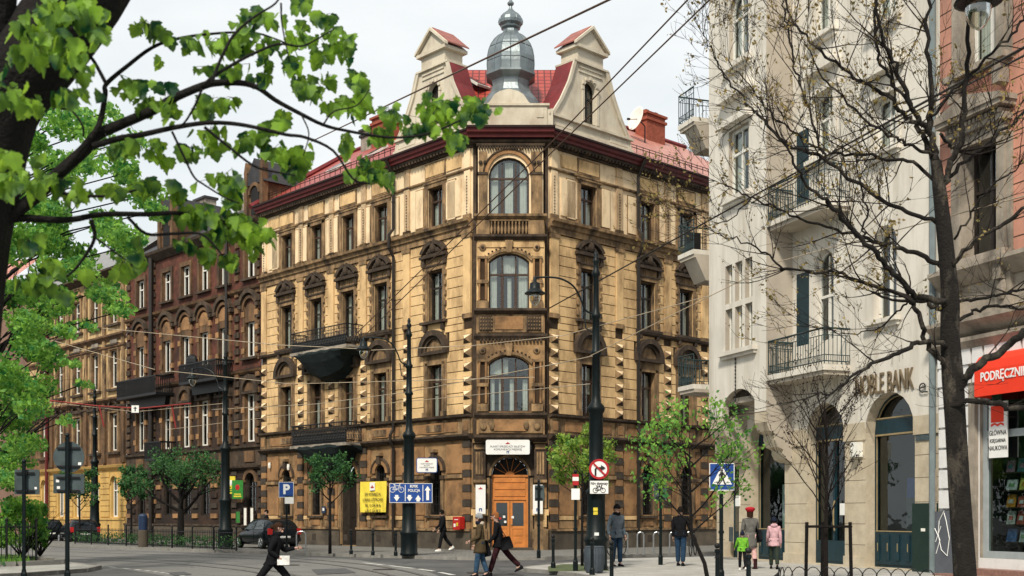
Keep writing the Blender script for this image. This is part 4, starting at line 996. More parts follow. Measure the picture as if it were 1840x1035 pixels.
# shop front infills
def infill(o,door=False):
    u,z,w,h,ri=o
    q=MB(FW.M@Matrix.Translation((u,.32,z))); q.m(0)
    ol=outline(w,h,ri,14); il=outline(w-.16,h-.16,ri-.05,14,0,.08); q.ring(ol,il,0,.12); q.m(1); q.ring(outline(w-.16,h-.16,ri-.05,14,0,.08),outline(w-.21,h-.21,ri-.07,14,0,.105),-.01,.02); q.m(0)
    zb=3.75; q.box(-w/2+.08,w/2-.08,-.02,.1,zb,zb+.42); q.m(1); q.box(-w/2+.08,w/2-.08,-.04,.02,zb+.42,zb+.46); q.box(-w/2+.08,w/2-.08,-.04,.02,zb-.05,zb); q.m(0)
    if not door:
        q.box(-w/2+.08,w/2-.08,-.03,.1,.08,1.0); q.m(1).box(-w/2+.08,w/2-.08,-.04,0,1.0,1.03); q.m(0)
        for k in range(5):
            x=-w/2+.2+(w-.4)*k/4; q.box(x-.07,x+.07,-.055,-.03,.2,.92); q.m(1).box(x-.012,x+.012,-.065,-.055,.45,.68); q.m(0)
    else:
        q.box(-.05,.05,-.02,.1,.08,zb); q.box(-w/2+.08,-.05,-.02,.1,.08,.7); q.box(.05,w/2-.08,-.02,.1,.08,.7); q.m(1).tube([(.12,-.08,1.0),(.12,-.12,1.2),(.12,-.12,1.7),(.12,-.08,1.9)],.025,5); q.m(0)
    q.m(2); q.box(-w/2,w/2,.14,3,0,h,'f')
    f=q.build('shop_window' if not door else 'glazed_door',['frame_blue','gold','room_dark'],wb)
    p=MB(FW.M@Matrix.Translation((u,.32,z))); p.face([(a,.06,b) for a,b in outline(w-.05,h-.05,ri-.02,14,0,.02)]); p.build('pane','glass_shop',f)
    return f
f1=infill(ar[0]); f2=infill(ar[1],True); f3=infill(ar[2])
def inf(px,py,w,h,mt,par,off=.44,name='poster'):
    q=MB(FW.M@Matrix.Translation((uw(px),off,FW.z(px,py)))); q.box(-w/2,w/2,-.01,.01,-h/2,h/2); return q.build(name,mt,par)
inf(1396,912,.7,1.5,'curtain',f1); inf(1396,905,.5,.6,'sign_blue',f1,.42)
inf(1616,876,.6,.55,'sign_blue',f3,.5); inf(1616,916,.75,1.2,'galv',f3,.54)
inf(1585,975,.32,.26,'white_plain',f3,.31)
inf(1498,915,.3,.35,'white_plain',f2,.33)
# small door by the far corner
q=MB(FW.M@Matrix.Translation((dr_[0],.35,.14))); q.box(-.47,.47,0,.1,0,3.38); q.m(1).box(-.32,.32,-.02,0,.9,3.2); q.build('side_door',['frame_blue','glass_car'],wb)
q=MB(FW.M); q.box(dr_[0]-.6,dr_[0]+.6,-.35,0,0,.16); q.build('door_step','kerb',wb)
# bay
u0,u1=uw(1281)-.95,0
BY=-.95
ua_=-.35; ub_=None
# far and near ends of the bay from the photo columns of its outer face
FWB=Fr(*(FW.W@Vector((0,BY,0))).to_2d(),R(-70.2),WR)
ba,bb_=FWB.u(1274),FWB.u(1377)
m=MB(FWB.M)
wc=FWB.u(1327)
sixo=[]
zt1,zt2,zb1,zb2=FWB.z(1327,470),FWB.z(1327,540),FWB.z(1327,550),FWB.z(1327,628)
for k in (-1,0,1): sixo+=[(wc+k*.62,zb2,.44,zb1-zb2,0),(wc+k*.62,zt2,.44,zt1-zt2,0)]
top1=(wc,FWB.z(1320,355),1.25,FWB.z(1320,232)-FWB.z(1320,355),0); top2=(wc,FWB.z(1318,118),1.2,FWB.z(1318,-10)-FWB.z(1318,118),.6)
zbay=FWB.z(1330,745)
arch=(wc,zbay-.02,1.95,FWB.z(1330,697)-zbay,.42)
wall(m.m(0),ba,bb_,zbay-.0,26,sixo+[top1,top2,arch],0,.22,2)
m.m(2).face([(bb_,0,zbay),(bb_,.95,zbay),(bb_,.95,26),(bb_,0,26)]); m.m(0).face([(ba,.95,zbay),(ba,0,zbay),(ba,0,26),(ba,.95,26)])  # near side coloured darker to stand for the shade on it
# corbel legs with stepped scrolls
for s,(xa,xb) in ((-1,(ba,wc-.98)),(1,(wc+.98,bb_))):
    pro=[(0,zbay),(0,zbay-.35),(.12,zbay-.62),(.32,zbay-.72),(.32,zbay-.9),(.42,zbay-1.12),(.62,zbay-1.2),(.62,zbay-1.34),(.72,zbay-1.5),(.95,zbay-1.6),(.95,zbay)]
    n=len(pro); a=m.vs([(xa,p[0],p[1]) for p in pro]); b=m.vs([(xb,p[0],p[1]) for p in pro]); m.m(1)
    for i in range(n): j=(i+1)%n; m.fi([a+i,a+j,b+j,b+i])
    m.m(2); m.fi([a+i for i in range(n)]); m.fi([b+i for i in range(n)][::-1])
m.m(2); m.box(wc-.98,wc+.98,.22,.93,zbay+.42,zbay+.6)
for z in (zbay-.02,): m.m(3).box(ba,bb_,-.004,0,z,z+.02,'k')
m.build('bay',WMt,wb)
for u,z,w,h,ri in sixo: window(wb,FWB,u,z,w,h,0,'frame_white',.16,0,1.0,3,fw=.04)
for k,(u,z,w,h,ri) in enumerate((top1,top2)): window(wb,FWB,u,z,w,h,ri,'frame_white',.14,1,.64,2,fw=.1)
q=MB(FWB.M); zz=zb2; q.box(wc-1.05,wc+1.15,-.2,0,zz-.14,zz); q.box(wc-1.0,wc+1.1,-.12,0,zz-.24,zz-.14)
for u,z,w,h,ri in (top1,top2): q.box(u-.85,u+.85,-.22,0,z-.16,z); q.box(u-.8,u+.8,-.12,0,z-.26,z-.16)
q.box(wc-.9,wc+.9,-.3,0,top1[1]+top1[3]+.1,top1[1]+top1[3]+.3); q.prism([(wc-1.0,top1[1]+top1[3]+.95),(wc+1.0,top1[1]+top1[3]+.95),(wc+1.0,top1[1]+top1[3]+1.15),(wc,top1[1]+top1[3]+1.5),(wc-1.0,top1[1]+top1[3]+1.15)],-.3,0)
q.build('bay_trim','white_wall',wb)
q=MB(FWB.M); q.tube([(wc-.15,-.03,zbay+.45),(wc-.15,-.03,zbay+2.1)],.012,4); [q.ball((wc-.15,-.03,zbay+.5+k*.12),(.03,.03,.05),4) for k in range(14)]; q.build('chain','black_iron',wb)
# balconies
def iron_balcony(name,mtx,w,out,h=1.0,curve=0,sof='grey_shade_render',slabt=.16,under=1):
    s=MB(mtx); n=12 if curve else 1
    def fp(t):     # outer edge
        x=-w/2+w*t; return (x,-out-(curve*math.sin(PI*t)))
    pts=[fp(i/n) for i in range(n+1)]
    poly=[(-w/2,0)]+pts+[(w/2,0)]; s.m(0); s.slab(poly[::-1] if 0 else poly,-slabt,0)
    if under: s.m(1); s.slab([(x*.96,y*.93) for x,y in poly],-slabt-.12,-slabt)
    if under==2: s.prism([(-w/2+.1,-slabt-.12),(w/2-.1,-slabt-.12),(w/2-.5,-slabt-.9),(-w/2+.5,-slabt-.9)][::-1],-out*.75,0)
    b=s.build(name,[ 'white_wall',sof],wb)
    r=MB(mtx)
    path=[(-w/2+.03,-.03)]+[(x*.985,y+.05) for x,y in pts]+[(w/2-.03,-.03)]
    v3=lambda p,z:(p[0],p[1],z)
    for z,rr in ((h,.03),(h-.2,.014),(.28,.014),(.1,.018)): r.tube([v3(p,z) for p in path],rr,5)
    for a,c in zip(path,path[1:]):
        L_=math.dist(a,c); k=max(1,int(L_/.13))
        for i in range(k+1):
            t=i/k; x=a[0]+(c[0]-a[0])*t; y=a[1]+(c[1]-a[1])*t
            r.tube([(x,y,.02),(x,y,h if i%4==0 else h-.2)],.012 if i%4 else .018,4)
            if i<k and i%4==2:
                ex=((c[0]-a[0])/L_,(c[1]-a[1])/L_)
                for sgn in (-1,1): r.tube([(x+ex[0]*(sgn*(.07+.05*math.cos(q))),y+ex[1]*(sgn*(.07+.05*math.cos(q))),h-.1+.05*math.sin(q)) for q in [PI*z_/3 for z_ in range(6)]],.009,4,False)
            if i<k:
                x+= (c[0]-a[0])/k*.5; y+=(c[1]-a[1])/k*.5; r.tube([(x,y,.1),(x,y,.26)],.01,4)
    r.build('railing','rail_teal',b); return b
def Mw(u,y,z,a=0): return FW.M@Matrix.Translation((u,y,z))@Matrix.Rotation(a,4,'Z')
# beside the bay on each floor
for yrail,px,k in ((585,1376,0),(285,1372,1)):
    z=FWB.z(1377,675 if k==0 else 400)
    iron_balcony('balcony',Mw(bb_+1.52,0,z),3.0,.95,1.05,0,under=1)
    # balcony door
# doors to those balconies
for zz in (FW.z(1480,655),):
    pass
q=MB(FW.M); q.box(bb_+.25,bb_+.9,-.02,.0,FW.z(1415,655),FW.z(1415,500)); q.build('balcony_door','frame_blue',wb)
q=MB(FW.M); q.box(bb_+.25,bb_+.9,-.02,.0,FW.z(1415,375),FW.z(1415,250)); q.build('balcony_door','frame_blue',wb)
# round balconies on the street corner behind the bay
for y0,cv in ((700,.35),(468,0),(240,0)):
    z=CH+(HOR-y0)*43.0/FPX
    Mx=FW.M@Matrix.Translation((-.05,.15,z))@Matrix.Rotation(R(-90),4,'Z')
    iron_balcony('balcony',Mx,2.1,1.15,1.05,cv,under=1 if cv else 2)
q=MB(FW.M@Matrix.Translation((-1.1,-.3,CH+(HOR-468)*43/FPX))); q.box(-.05,.05,-.35,.25,.1,.85); q.build('balcony_screen','black_iron',wb)
p=MB(FW.M); p.tube([(UW-.12,-.12,.1),(UW-.12,-.12,24)],.085,8); p.build('drainpipe','pipe_blue',wb)
# lettering
def wtext(s,px,py,size,mt,name,F=None,y=-.1,depth=.05,bold=.012,sx=1,parent=None,font=None,align='CENTER'):
    F=F or FW; return text(name,s,size,mt,parent or wb,F.M@Matrix.Translation((F.u(px),y,F.z(px,py))),align,depth,sx,1,bold)
wtext('NOBLE BANK',1590,690,.84,'letter_bronze','sign_lettering',sx=.50,bold=.0,depth=.02,y=-.06)
q=MB(FW.M@Matrix.Translation((uw(1662),-.08,FW.z(1662,697)))); q.tube([(.0+.12*math.cos(t),0,.12*math.sin(t)) for t in [i*PI/8 for i in range(0,14)]]+[(.2,0,-.12)],.018,5); q.tube([(-.11,0,.0),(.11,0,.02)],.016,5); q.build('sign_lettering','letter_dark',wb)
def wbox(px,py,w,h,d,mt,name,F=None,parent=None,y=0):
    F=F or FW; q=MB(F.M@Matrix.Translation((F.u(px),y,F.z(px,py)))); q.box(-w/2,w/2,-d,0,-h/2,h/2); return q.build(name,mt,parent or wb)
a_=wbox(1664,974,.95,2.05,.07,'green_panel','meter_cabinet'); q=MB(FW.M@Matrix.Translation((uw(1663),-.075,FW.z(1663,952)))); q.box(-.08,.08,-.01,0,-.04,.04); q.build('cabinet_plate','curtain',a_)
wbox(1545,808,.28,.42,.22,'curtain','alarm_box'); wbox(1327,900,.25,.36,.05,'white_plain','wall_plate')
wbox(1660,778,.6,.4,.03,'galv','wall_plate'); wbox(1314,960,.25,.5,.02,'galv','wall_plate')
p=MB(FW.M); p.tube([(uw(1684),-.08,.1),(uw(1684),-.08,2.8)],.05,6); p.build('cable_pipe','stone_grey',wb)
# ================= pink house with the bookshop =================
PR=(13,26,0)
pb=thing('bookshop_building','salmon pink house with grey stone window frames and a bookshop below','building',PR)
FP=Fr(*(FW.W@Vector((UW+.02,0,0))).to_2d(),R(-70.2),PR)
UP=11.0; up_=lambda p:FP.u(p)
m=MB(FP.M); PM=['pink_wall','stone_grey','white_block','graffiti_grey','groove','stucco_low']
zled=FP.z(1730,585); zled2=FP.z(1730,490)
pw1=(FP.u(1765),FP.z(1765,455),1.25,FP.z(1765,258)-FP.z(1765,455),0)
pw2=(FP.u(1765),FP.z(1765,112),1.2,3.0,0)
pw3=(FP.u(1765)+3.4,pw1[1],1.25,pw1[3],0); pw4=(pw3[0],pw2[1],1.2,3.0,0)
us0=up_(1758); ush=(us0+2.4,.55,4.7,4.9,0)
zA=6.6
wall(m.m(0),0,UP,zled2,26,[pw1,pw2,pw3,pw4],0,.35,1)
m.m(1); m.face([(0,0,zled),(UP,0,zled),(UP,0,zled2),(0,0,zled2)]); wall(m.m(2),0,UP,0,zled,[ush],0,.4,1)
for k in range(34):      # brick-like coursing on the render
    z=zled2+.5+k*.42
    for a,b in sections(0,UP,[(w[0]-.95,w[0]+.95) for w in ((pw1,pw3) if z<pw1[1]+pw1[3]+1.2 else (pw2,pw4)) ]): m.m(4).box(a,b,-.004,0,z,z+.025,'k')
m.m(1)
for z,o in ((zled,.5),(zled-.45,.3),(zled2,.4)): extr(m,0,UP,[(.05,z-.35),(o*.4,z-.25),(o*.7,z-.12),(o,z-.02),(o,z+.08)])
for w in (pw1,pw2,pw3,pw4):
    u,z,ww,h=w[:4]
    for s in (-1,1): m.m(1).box(*sorted((u+s*ww/2,u+s*(ww/2+.26))),-.14,0,z-.1,z+h,'k'); m.box(*sorted((u+s*(ww/2+.26),u+s*(ww/2+.42))),-.07,0,z-.1,z+h,'k')
    m.box(u-ww/2-.3,u+ww/2+.3,-.18,0,z+h,z+h+.3,'k'); m.box(u-ww/2-.4,u+ww/2+.4,-.30,0,z+h+.3,z+h+.45,'k')
    for k in range(14): m.box(u-ww/2-.3+k*.14,u-ww/2-.22+k*.14,-.36,0,z+h+.45,z+h+.55,'k')
    m.box(u-ww/2-.5,u+ww/2+.5,-.5,0,z+h+.6,z+h+.72,'k'); m.prism([(u-ww/2-.55,z+h+.72),(u+ww/2+.55,z+h+.72),(u+ww/2+.55,z+h+.85),(u,z+h+1.15),(u-ww/2-.55,z+h+.85)],-.55,0)
    m.box(u-ww/2-.45,u+ww/2+.45,-.35,0,z-.25,z-.1,'k')
    for s in (-1,1): m.box(*sorted((u+s*(ww/2+.05),u+s*(ww/2+.3))),-.3,0,z-.8,z-.25,'k')
for u in (.3,2.1,3.3): m.m(1).box(u,u+.5,-.12,0,zled+.05,zled2-.3,'k'); m.ball((u+.25,-.15,(zled+zled2)/2),(.15,.1,.3),6)
# white blocks
for k in range(9):
    z0=1.75+k*.52
    if z0>zled-1.0: break
    for a,b in ((.12,us0-.62),): m.m(2).box(a,b,-.14,0,z0+.03,z0+.49,'k')
    m.box(us0-.58,us0-.25,-.10,0,z0+.03,z0+.49,'k')
for k in range(int(UP/.42)): m.m(2).box(.1+k*.42,.1+k*.42+.34,-.16,0,zled-1.02,zled-.62,'k'); m.box(.1+k*.42,.1+k*.42+.34,-.16,0,zled-1.5,zled-1.1,'k')
m.m(1).box(us0-.22,us0+.0,-.12,0,0,5.4,'k'); m.m(3).box(0,us0-.25,-.16,0,0,1.7,'k')
m.build('wall',PM,pb)
for w in (pw1,pw2,pw3,pw4): window(pb,FP,w[0],w[1],w[2],w[3],0,'frame_dark' if w in(pw1,pw3) else 'frame_white',.3,1,.6,0 if w in(pw1,pw3) else 2,fw=.08)
# graffiti tag
q=MB(FP.M@Matrix.Translation((up_(1706),-.17,FP.z(1706,960)))); q.tube([(0,0,.6),(-.18,0,.35),(-.22,0,0),(-.1,0,-.4),(.12,0,-.55),(.2,0,-.1),(.08,0,.35),(0,0,.55)],.012,4); q.tube([(-.35,0,.15),(-.15,0,-.15),(-.3,0,-.5)],.012,4); q.tube([(-.12,0,.2),(-.32,0,-.2)],.012,4); q.build('graffiti','white_plain',pb)
# shop window
su=lambda x:(ush[0]-ush[2]/2+x)
q=MB(FP.M@Matrix.Translation((su(0),.1,0))); Wd=ush[2]
q.m(0); q.box(0,.14,0,.12,.55,5.45); q.box(Wd-.14,Wd,0,.12,.55,5.45); q.box(.14,Wd-.14,0,.12,.55,.72); q.box(.14,Wd-.14,0,.12,3.50,3.68); q.box(.14,Wd-.14,0,.12,5.35,5.45); q.box(1.55,1.6,.02,.1,3.68,5.35); q.box(3.1,3.15,.02,.1,3.68,5.35)
q.m(1); q.box(0,Wd,1.2,1.25,.5,5.5); q.box(0,Wd,.14,1.2,.5,.55); q.box(-.02,0,.14,1.2,.5,5.5); q.box(0,Wd,.14,1.2,5.45,5.5)
sh=q.build('shop_window',['shop_frame','room_dark'],pb)
q=MB(FP.M@Matrix.Translation((su(0),.1,0))); q.face([(.1,.06,.6),(Wd-.1,.06,.6),(Wd-.1,.06,5.4),(.1,.06,5.4)]); q.build('pane','glass_car' if 0 else 'glass_shop',sh)
q=MB(FP.M@Matrix.Translation((su(0),.1,0)))
for z in (.95,1.38,1.80,2.22,2.66): q.box(.25,Wd-.2,.35,.75,z-.03,z)
q.build('bookshelf','frame_brown',sh)
bc=[(.75,.30,.05),(.10,.25,.30),(.65,.60,.55),(.55,.12,.08),(.12,.2,.45),(.7,.6,.12),(.25,.4,.2),(.5,.25,.35),(.8,.75,.7)]
for k,c in enumerate(bc): mat('book%d'%k,c,.5,.7,26)
bt=thing  # books stand on the shelf: things of their own
rb=random.Random(5)
BKN=['orange','teal','grey-white','red','dark blue','yellow','green','mauve','cream']
for r_,z in enumerate((.95,1.38,1.80,2.22,2.66)):
    x=.34; nth=-1
    while x<Wd-.6 and x<3.2:
        k=rb.randrange(9); w_=rb.uniform(.22,.34); h_=rb.uniform(.26,.34)
        q=MB(Matrix.Rotation(R(-12),4,'X')); q.box(-w_/2,w_/2,0,.03,0,h_); q.m(1).box(-w_*.28,w_*.28,-.003,0,h_*.3,h_*.62)
        o=q.build('book',['book%d'%k,'book%d'%((k*5+2)%9)],None,FP.W@Vector((su(0)+x+w_/2,.50,z+.002)),FP.ang)
        nth+=1
        tag(o,'%s book, %s from the left on the %s shelf of the bookshop'%(BKN[k],['first','second','third','fourth','fifth','sixth','seventh','eighth','ninth','tenth','eleventh'][nth],['lowest','second lowest','middle','second highest','top'][r_]),'book','books in the bookshop window')
        x+=w_+rb.uniform(.05,.12)
q=MB(FP.M); q.box(us0-.1,UP,-.5,.1,.0,.30); q.box(us0-.6,UP,-.9,-.5,.0,.15); q.build('shop_step','granite_red',pb)
# awning
q=MB(FP.M); n=10
a0,a1=us0+.45,UP; zt=FP.z(1760,650); zb=FP.z(1760,718)
pf=[(0,zt+.12),(-.2,zt+.10),(-.38,zt+.03),(-.48,zt-.10),(-.52,zt-.3),(-.52,zb)]
va=[[q.vs([(u,p[0],p[1]+.0)]) for p in pf] for u in (a0,a1)]
for i in range(len(pf)-1): q.fi([va[0][i],va[1][i],va[1][i+1],va[0][i+1]])
for w_ in (a0,a1): q.face([(w_,p[0],p[1]) for p in pf]+[(w_,0,zb-.02)])
o=q.build('awning','awning_red',None); o.matrix_world=FP.W@FP.M.inverted()
tag(o,'bright red curved shop awning with white lettering over the bookshop window','awning')
t_=text('awning_lettering','PODRĘCZNIKI SZKOLNE',.30,'white_plain',o,FP.M@Matrix.Translation((a0+.22,-.535,(zt+zb)/2-.02)),'LEFT',.004,.8,1,.006)
# white plaque in the fanlight
s0=tag(MB().build('x',['white_plain']) ,'a','b'); bpy.data.objects.remove(s0)
sg=thing('shop_sign','white upright sign with red book emblem hanging in the bookshop fanlight','sign',FP.W@Vector((up_(1794)+.0,.02,FP.z(1794,772))),FP.ang)
q=MB(); q.box(-.30,.30,-.04,0,-.68,.68); q.build('panel','white_plain',sg)
q=MB(); q.box(-.22,.20,-.05,-.04,.18,.58); q.prism([(-.22,.08),(-.1,.13),(0,.08),(.1,.13),(.2,.08),(.2,.14),(.1,.17),(0,.13),(-.1,.17),(-.22,.14)],-.05,-.04); q.build('emblem','awning_red',sg)
for k,(s,z,sz) in enumerate((('GŁÓWNA',-.08,.17),('KSIĘGARNIA',-.27,.125),('NAUKOWA',-.45,.16))): text('lettering',s,sz,'letter_dark',sg,Matrix.Translation((0,-.045,z)),'CENTER',.003,.75,1,.0)
# ================= ground =================
def flat(name,pts,z,mt,kind='structure',z0=None,kerb=None):
    m=MB()
    if z0 is None: m.face([(p[0],p[1],z) for p in pts])
    else: m.slab([(p[0],p[1]) for p in pts],z0,z)
    return struct(name,m,mt,kind)
def gp(pxs,z=0): return [tuple(G(x,y,z))[:2] for x,y in pxs]
g=MB(); g.face([(-300,-60,0),(300,-60,0),(300,400,0),(-300,400,0)]); struct('ground',g,'asphalt')
lane=gp([(104,984),(313,989),(487,996),(640,1006),(760,1024),(840,1055)])+[(-1.4,20),(-1.0,10),(-.8,0),(-3.9,0),(-5.0,10)]+gp([(480,1095),(400,1062),(313,1038),(243,1026),(104,1013)])
farl=[(-46,88),(-44,92)]
lane=[(-46,82)]+lane+[(-52,86)]; lane=[(-49,92)]+lane[1:-1]+[(-51,84)]
flat('tram_track_bed',lane,.004,'tram_lane')
def strip(m,pts,w,z):
    pts=[Vector((p[0],p[1],0)) for p in pts]
    L_=[];R_=[]
    for i,p in enumerate(pts):
        d=(pts[min(i+1,len(pts)-1)]-pts[max(i-1,0)]).normalized(); n=Vector((-d.y,d.x,0))*w/2; L_.append(p+n); R_.append(p-n)
    for i in range(len(pts)-1): m.face([(R_[i].x,R_[i].y,z),(R_[i+1].x,R_[i+1].y,z),(L_[i+1].x,L_[i+1].y,z),(L_[i].x,L_[i].y,z)])
def smooth(pts,n=6):
    out=[];P_=[Vector(p) for p in pts]; P_=[P_[0]*2-P_[1]]+P_+[P_[-1]*2-P_[-2]]
    for i in range(1,len(P_)-2):
        for k in range(n):
            t=k/n; a,b,c,d=P_[i-1:i+3]
            out.append(.5*((2*b)+(-a+c)*t+(2*a-5*b+4*c-d)*t*t+(-a+3*b-3*c+d)*t**3))
    return out+[P_[-2]]
rails=[[(104,987),(313,993),(487,1001),(640,1013),(734,1028),(800,1050),(850,1090)],[(104,991),(313,998),(487,1006),(610,1017),(700,1034),(760,1056),(800,1085)],[(104,999),(278,1006),(417,1016),(520,1032),(600,1055),(660,1090)],[(104,1004),(278,1011),(417,1023),(480,1034),(550,1058),(600,1090)]]
for r in rails:
    pts=smooth([tuple(p)+(0,) for p in gp(r)]); d=(pts[0]-pts[1]).normalized(); pts=[pts[0]+d*28]+pts
    d=(pts[-1]-pts[-2]).normalized(); pts=pts+[pts[-1]+d*18]
    m=MB(); strip(m.m(0),pts,.17,.008); strip(m.m(1),pts,.055,.012)
    o=struct('tram_rail',m,['rail_groove','steel'])
# tar patches and covers
for k,(pts,) in enumerate((([(300,1030),(330,1028),(345,1033),(315,1036)],),([(880,1012),(960,1013),(950,1019),(870,1018)],),([(560,1024),(620,1022),(640,1030),(570,1033)],))):
    flat('tar_patch',gp(pts),.0165 if k!=1 else .006,'tar')
for px,py in ((690,1024),(520,1016),(860,1030)):
    m=MB(); m.lathe([(.33,.0),(.33,.019),(.28,.02)],18,*tuple(G(px,py))[:2]); struct('manhole_cover',m,'rail_groove')
# white markings
m=MB()
for a,b in (((654,1012),(690,1016)),((700,1017),(744,1022)),((752,1023),(780,1027)),((790,1029),(815,1034))):
    strip(m,gp([a,b]),.16,.012)
ds=smooth([tuple(p)+(0,) for p in gp([(122,1012),(243,1024),(313,1033),(370,1044),(430,1062)])],10)
for i in range(0,len(ds)-2,2): strip(m,ds[i:i+2],.14,.012)
struct('road_marking',m,'road_white')
# pavements
wpt=lambda F,u,y:tuple((F.W@Vector((u,y,0))).to_2d())
side_k=[(-62,100),(-23.3,60.4),(-16.3,53.7),(-11.8,49.8),(-8,46.6),(-3.6,43.4),(-2,42.2),(-.5,41.8),(1.2,42.2),(3.6,44.0),(7.7,47.5),(18,57)]
nw=[wpt(FR_,UR,.3),wpt(FR_,0,.3),wpt(FL,0,.3),wpt(FL,UC1,.3),(-62,110)]
flat('pavement',[(x,y) for x,y in side_k]+[(22,62)]+nw,.12,'paving',z0=-.2)
def kerbline(pts,w,z,name='kerb'):
    m=MB(); P_=[Vector((p[0],p[1],0)) for p in pts]
    for i in range(len(P_)-1):
        a,b=P_[i],P_[i+1]; L_=(b-a).length; n_=max(1,int(L_/1.0)); d=(b-a)/n_; nn=Vector((-d.y,d.x,0)).normalized()*w
        for k in range(n_):
            p=a+d*k+d*.01; q=a+d*(k+1)-d*.01
            m.slab([tuple(p.to_2d()),tuple(q.to_2d()),tuple((q+nn).to_2d()),tuple((p+nn).to_2d())],-.1,z)
    return struct(name,m,'kerb')
kerbline([(x,y-.12) for x,y in side_k],.14,.124)
isl=[(.35,33.8),(.55,33.1),(.95,32.5),(1.75,30.6),(3.0,25.5),(3.6,20),(3.8,10),(3.8,0),(30,0),(30,40),(8.5,46),(7.3,42.9),(4.0,41.0),(2.6,38.6),(1.5,36.6),(.6,34.8)]
flat('pavement',isl,.10,'paving_light',z0=-.2)
kerbline(isl[:7],-.14,.104); kerbline([isl[0],isl[-1],isl[-2],isl[-3],isl[-4],isl[-5]],.14,.104)
flat('soil',gp([(1010,1014),(1080,1014),(1096,1026),(985,1027),(985,1018)],.10),.106,'grass')
lis=[(-40,25),(-15,27.5),(-12.6,30.5),(-11.9,33),(-12.2,35),(-13.8,37.2),(-18,42.5),(-40,66)]
flat('pavement',lis,.11,'paving_light',z0=-.2); kerbline(lis,.16,.116)
gpl=[(-40,33.6),(-17,33.9),(-14.6,34.8),(-14.0,36.0),(-14.4,37.2),(-18,41.6),(-40,62)]
flat('soil',gpl,.16,'soil',z0=0); kerbline([(x,y-.1) for x,y in gpl],-.3,.24,'kerb')
# grass
m=MB(); rg=random.Random(2)
for k in range(9000):
    x=rg.uniform(-23,-14.6); y=rg.uniform(34.2,42)
    if x>-14.6+(36-y)*.9 and y>36: continue
    h=rg.uniform(.12,.3); a=rg.uniform(0,PI); dx,dy=.015*math.cos(a),.015*math.sin(a); b=m.vs([(x-dx,y-dy,.16),(x+dx,y+dy,.16),(x+rg.uniform(-.08,.08),y+rg.uniform(-.08,.08),.16+h)]); m.fi([b,b+1,b+2])
o=struct('grass',m,'leaf_mid','stuff')
# tree pit on the right pavement
flat('soil',[(4.3,20.3),(9.3,16.5),(9.6,20),(8.6,24.6),(5.6,26.3)],.105,'soil')
# ================= foliage helpers =================
def leafcloud(m,c,r,n,size,rg,flat_=.6):
    for k in range(n):
        while 1:
            v=Vector((rg.uniform(-1,1),rg.uniform(-1,1),rg.uniform(-1,1)))
            if v.length<=1: break
        p=Vector(c)+Vector((v.x*r[0],v.y*r[1],v.z*r[2]))
        s=size*rg.uniform(.6,1.25); n_=Vector((rg.gauss(0,1),rg.gauss(0,1),rg.gauss(0,.6)+flat_)).normalized()
        a=n_.orthogonal().normalized(); a=(Matrix.Rotation(rg.uniform(0,2*PI),3,n_)@a); b=n_.cross(a)
        q=m.vs([p-a*s*.5,p+b*s*.34-n_*s*.08,p+a*s*.55,p-b*s*.34-n_*s*.08]); m.fi([q,q+1,q+2,q+3])
def limb(m,p,d,L_,r,rg,depth,leafpts=None,up=.12,kink=.22,n=5,split=3,sides=5,minr=.006):
    pts=[Vector(p)]; rad=[r]; d=Vector(d).normalized(); k=max(2,n)
    for i in range(k):
        d=(d+Vector((rg.gauss(0,kink),rg.gauss(0,kink),rg.gauss(0,kink)+up))*.5).normalized(); pts.append(pts[-1]+d*L_/k); rad.append(max(minr*.6,r*(1-(i+1)/k*.72)))
    m.tube(pts,rad,sides,False)
    if leafpts is not None and depth<=1: leafpts.append(pts[-1]); leafpts.append(pts[len(pts)//2])
    if depth>0:
        for q in range(split):
            t=rg.uniform(.3,1); i=min(k-1,int(t*k)); base=pts[i]+(pts[i+1]-pts[i])*(t*k-i)
            dd=(d+Vector((rg.uniform(-1,1),rg.uniform(-1,1),rg.uniform(-.5,.9)))*.85).normalized()
            limb(m,base,dd,L_*rg.uniform(.45,.7),max(minr,rad[i]*.6),rg,depth-1,leafpts,up,kink,max(3,n-1),split,max(3,sides-1),minr)
def small_tree(name,label,base,h,crown_z,crown_r,rt,seed,leaf,nleaf,lsize,lean=0,group='young street trees along the pavements',open_=0,crx=None):
    rg=random.Random(seed); t=thing(name,label,'tree',base,0,group)
    m=MB(); tp=[(0,0,0),(lean*.3,0,crown_z*.5),(lean,0,crown_z),(lean*1.1,0,crown_z+(h-crown_z)*.6),(lean*1.1,.0,h*.97)]
    m.tube(tp,[rt,rt*.8,rt*.7,rt*.35,rt*.1],7); lp=[]
    for k in range(11):
        z=crown_z+(h-crown_z)*k/13; a=k*2.4+rg.random(); rr=crown_r*(1.0-.45*k/11)
        limb(m,(lean*min(1,z/crown_z),0,z),(math.cos(a),math.sin(a)*.8,.75),rr*1.15,rt*.4,rg,2,lp,.1,.2,4,3,4,.007)
    m.build('trunk','bark_dark',t,smooth=True)
    l=MB()
    for p in lp:
        if rg.random()<open_: continue
        leafcloud(l,p,(crown_r*.22,)*2+(crown_r*.18,),max(2,int(nleaf/len(lp))),lsize,rg)
    l.build('crown',leaf,t); return t
def base(px,y,z=.12): return tuple(G(px,y,z))
small_tree('street_tree','dark green young street tree on a thin trunk in front of the dark doorway',base(593,995),3.7,1.9,.85,.07,11,'leaf_deep',1800,.12,open_=.15)
small_tree('street_tree','dark green narrow young tree standing by the parking ticket column',base(236,978),3.9,1.8,.75,.07,12,'leaf_deep',2400,.14,open_=.1)
small_tree('street_tree','wide low dark green tree spreading before the brick house',base(325,980),3.4,1.5,1.9,.22,13,'leaf_deep',4200,.13,open_=.15)
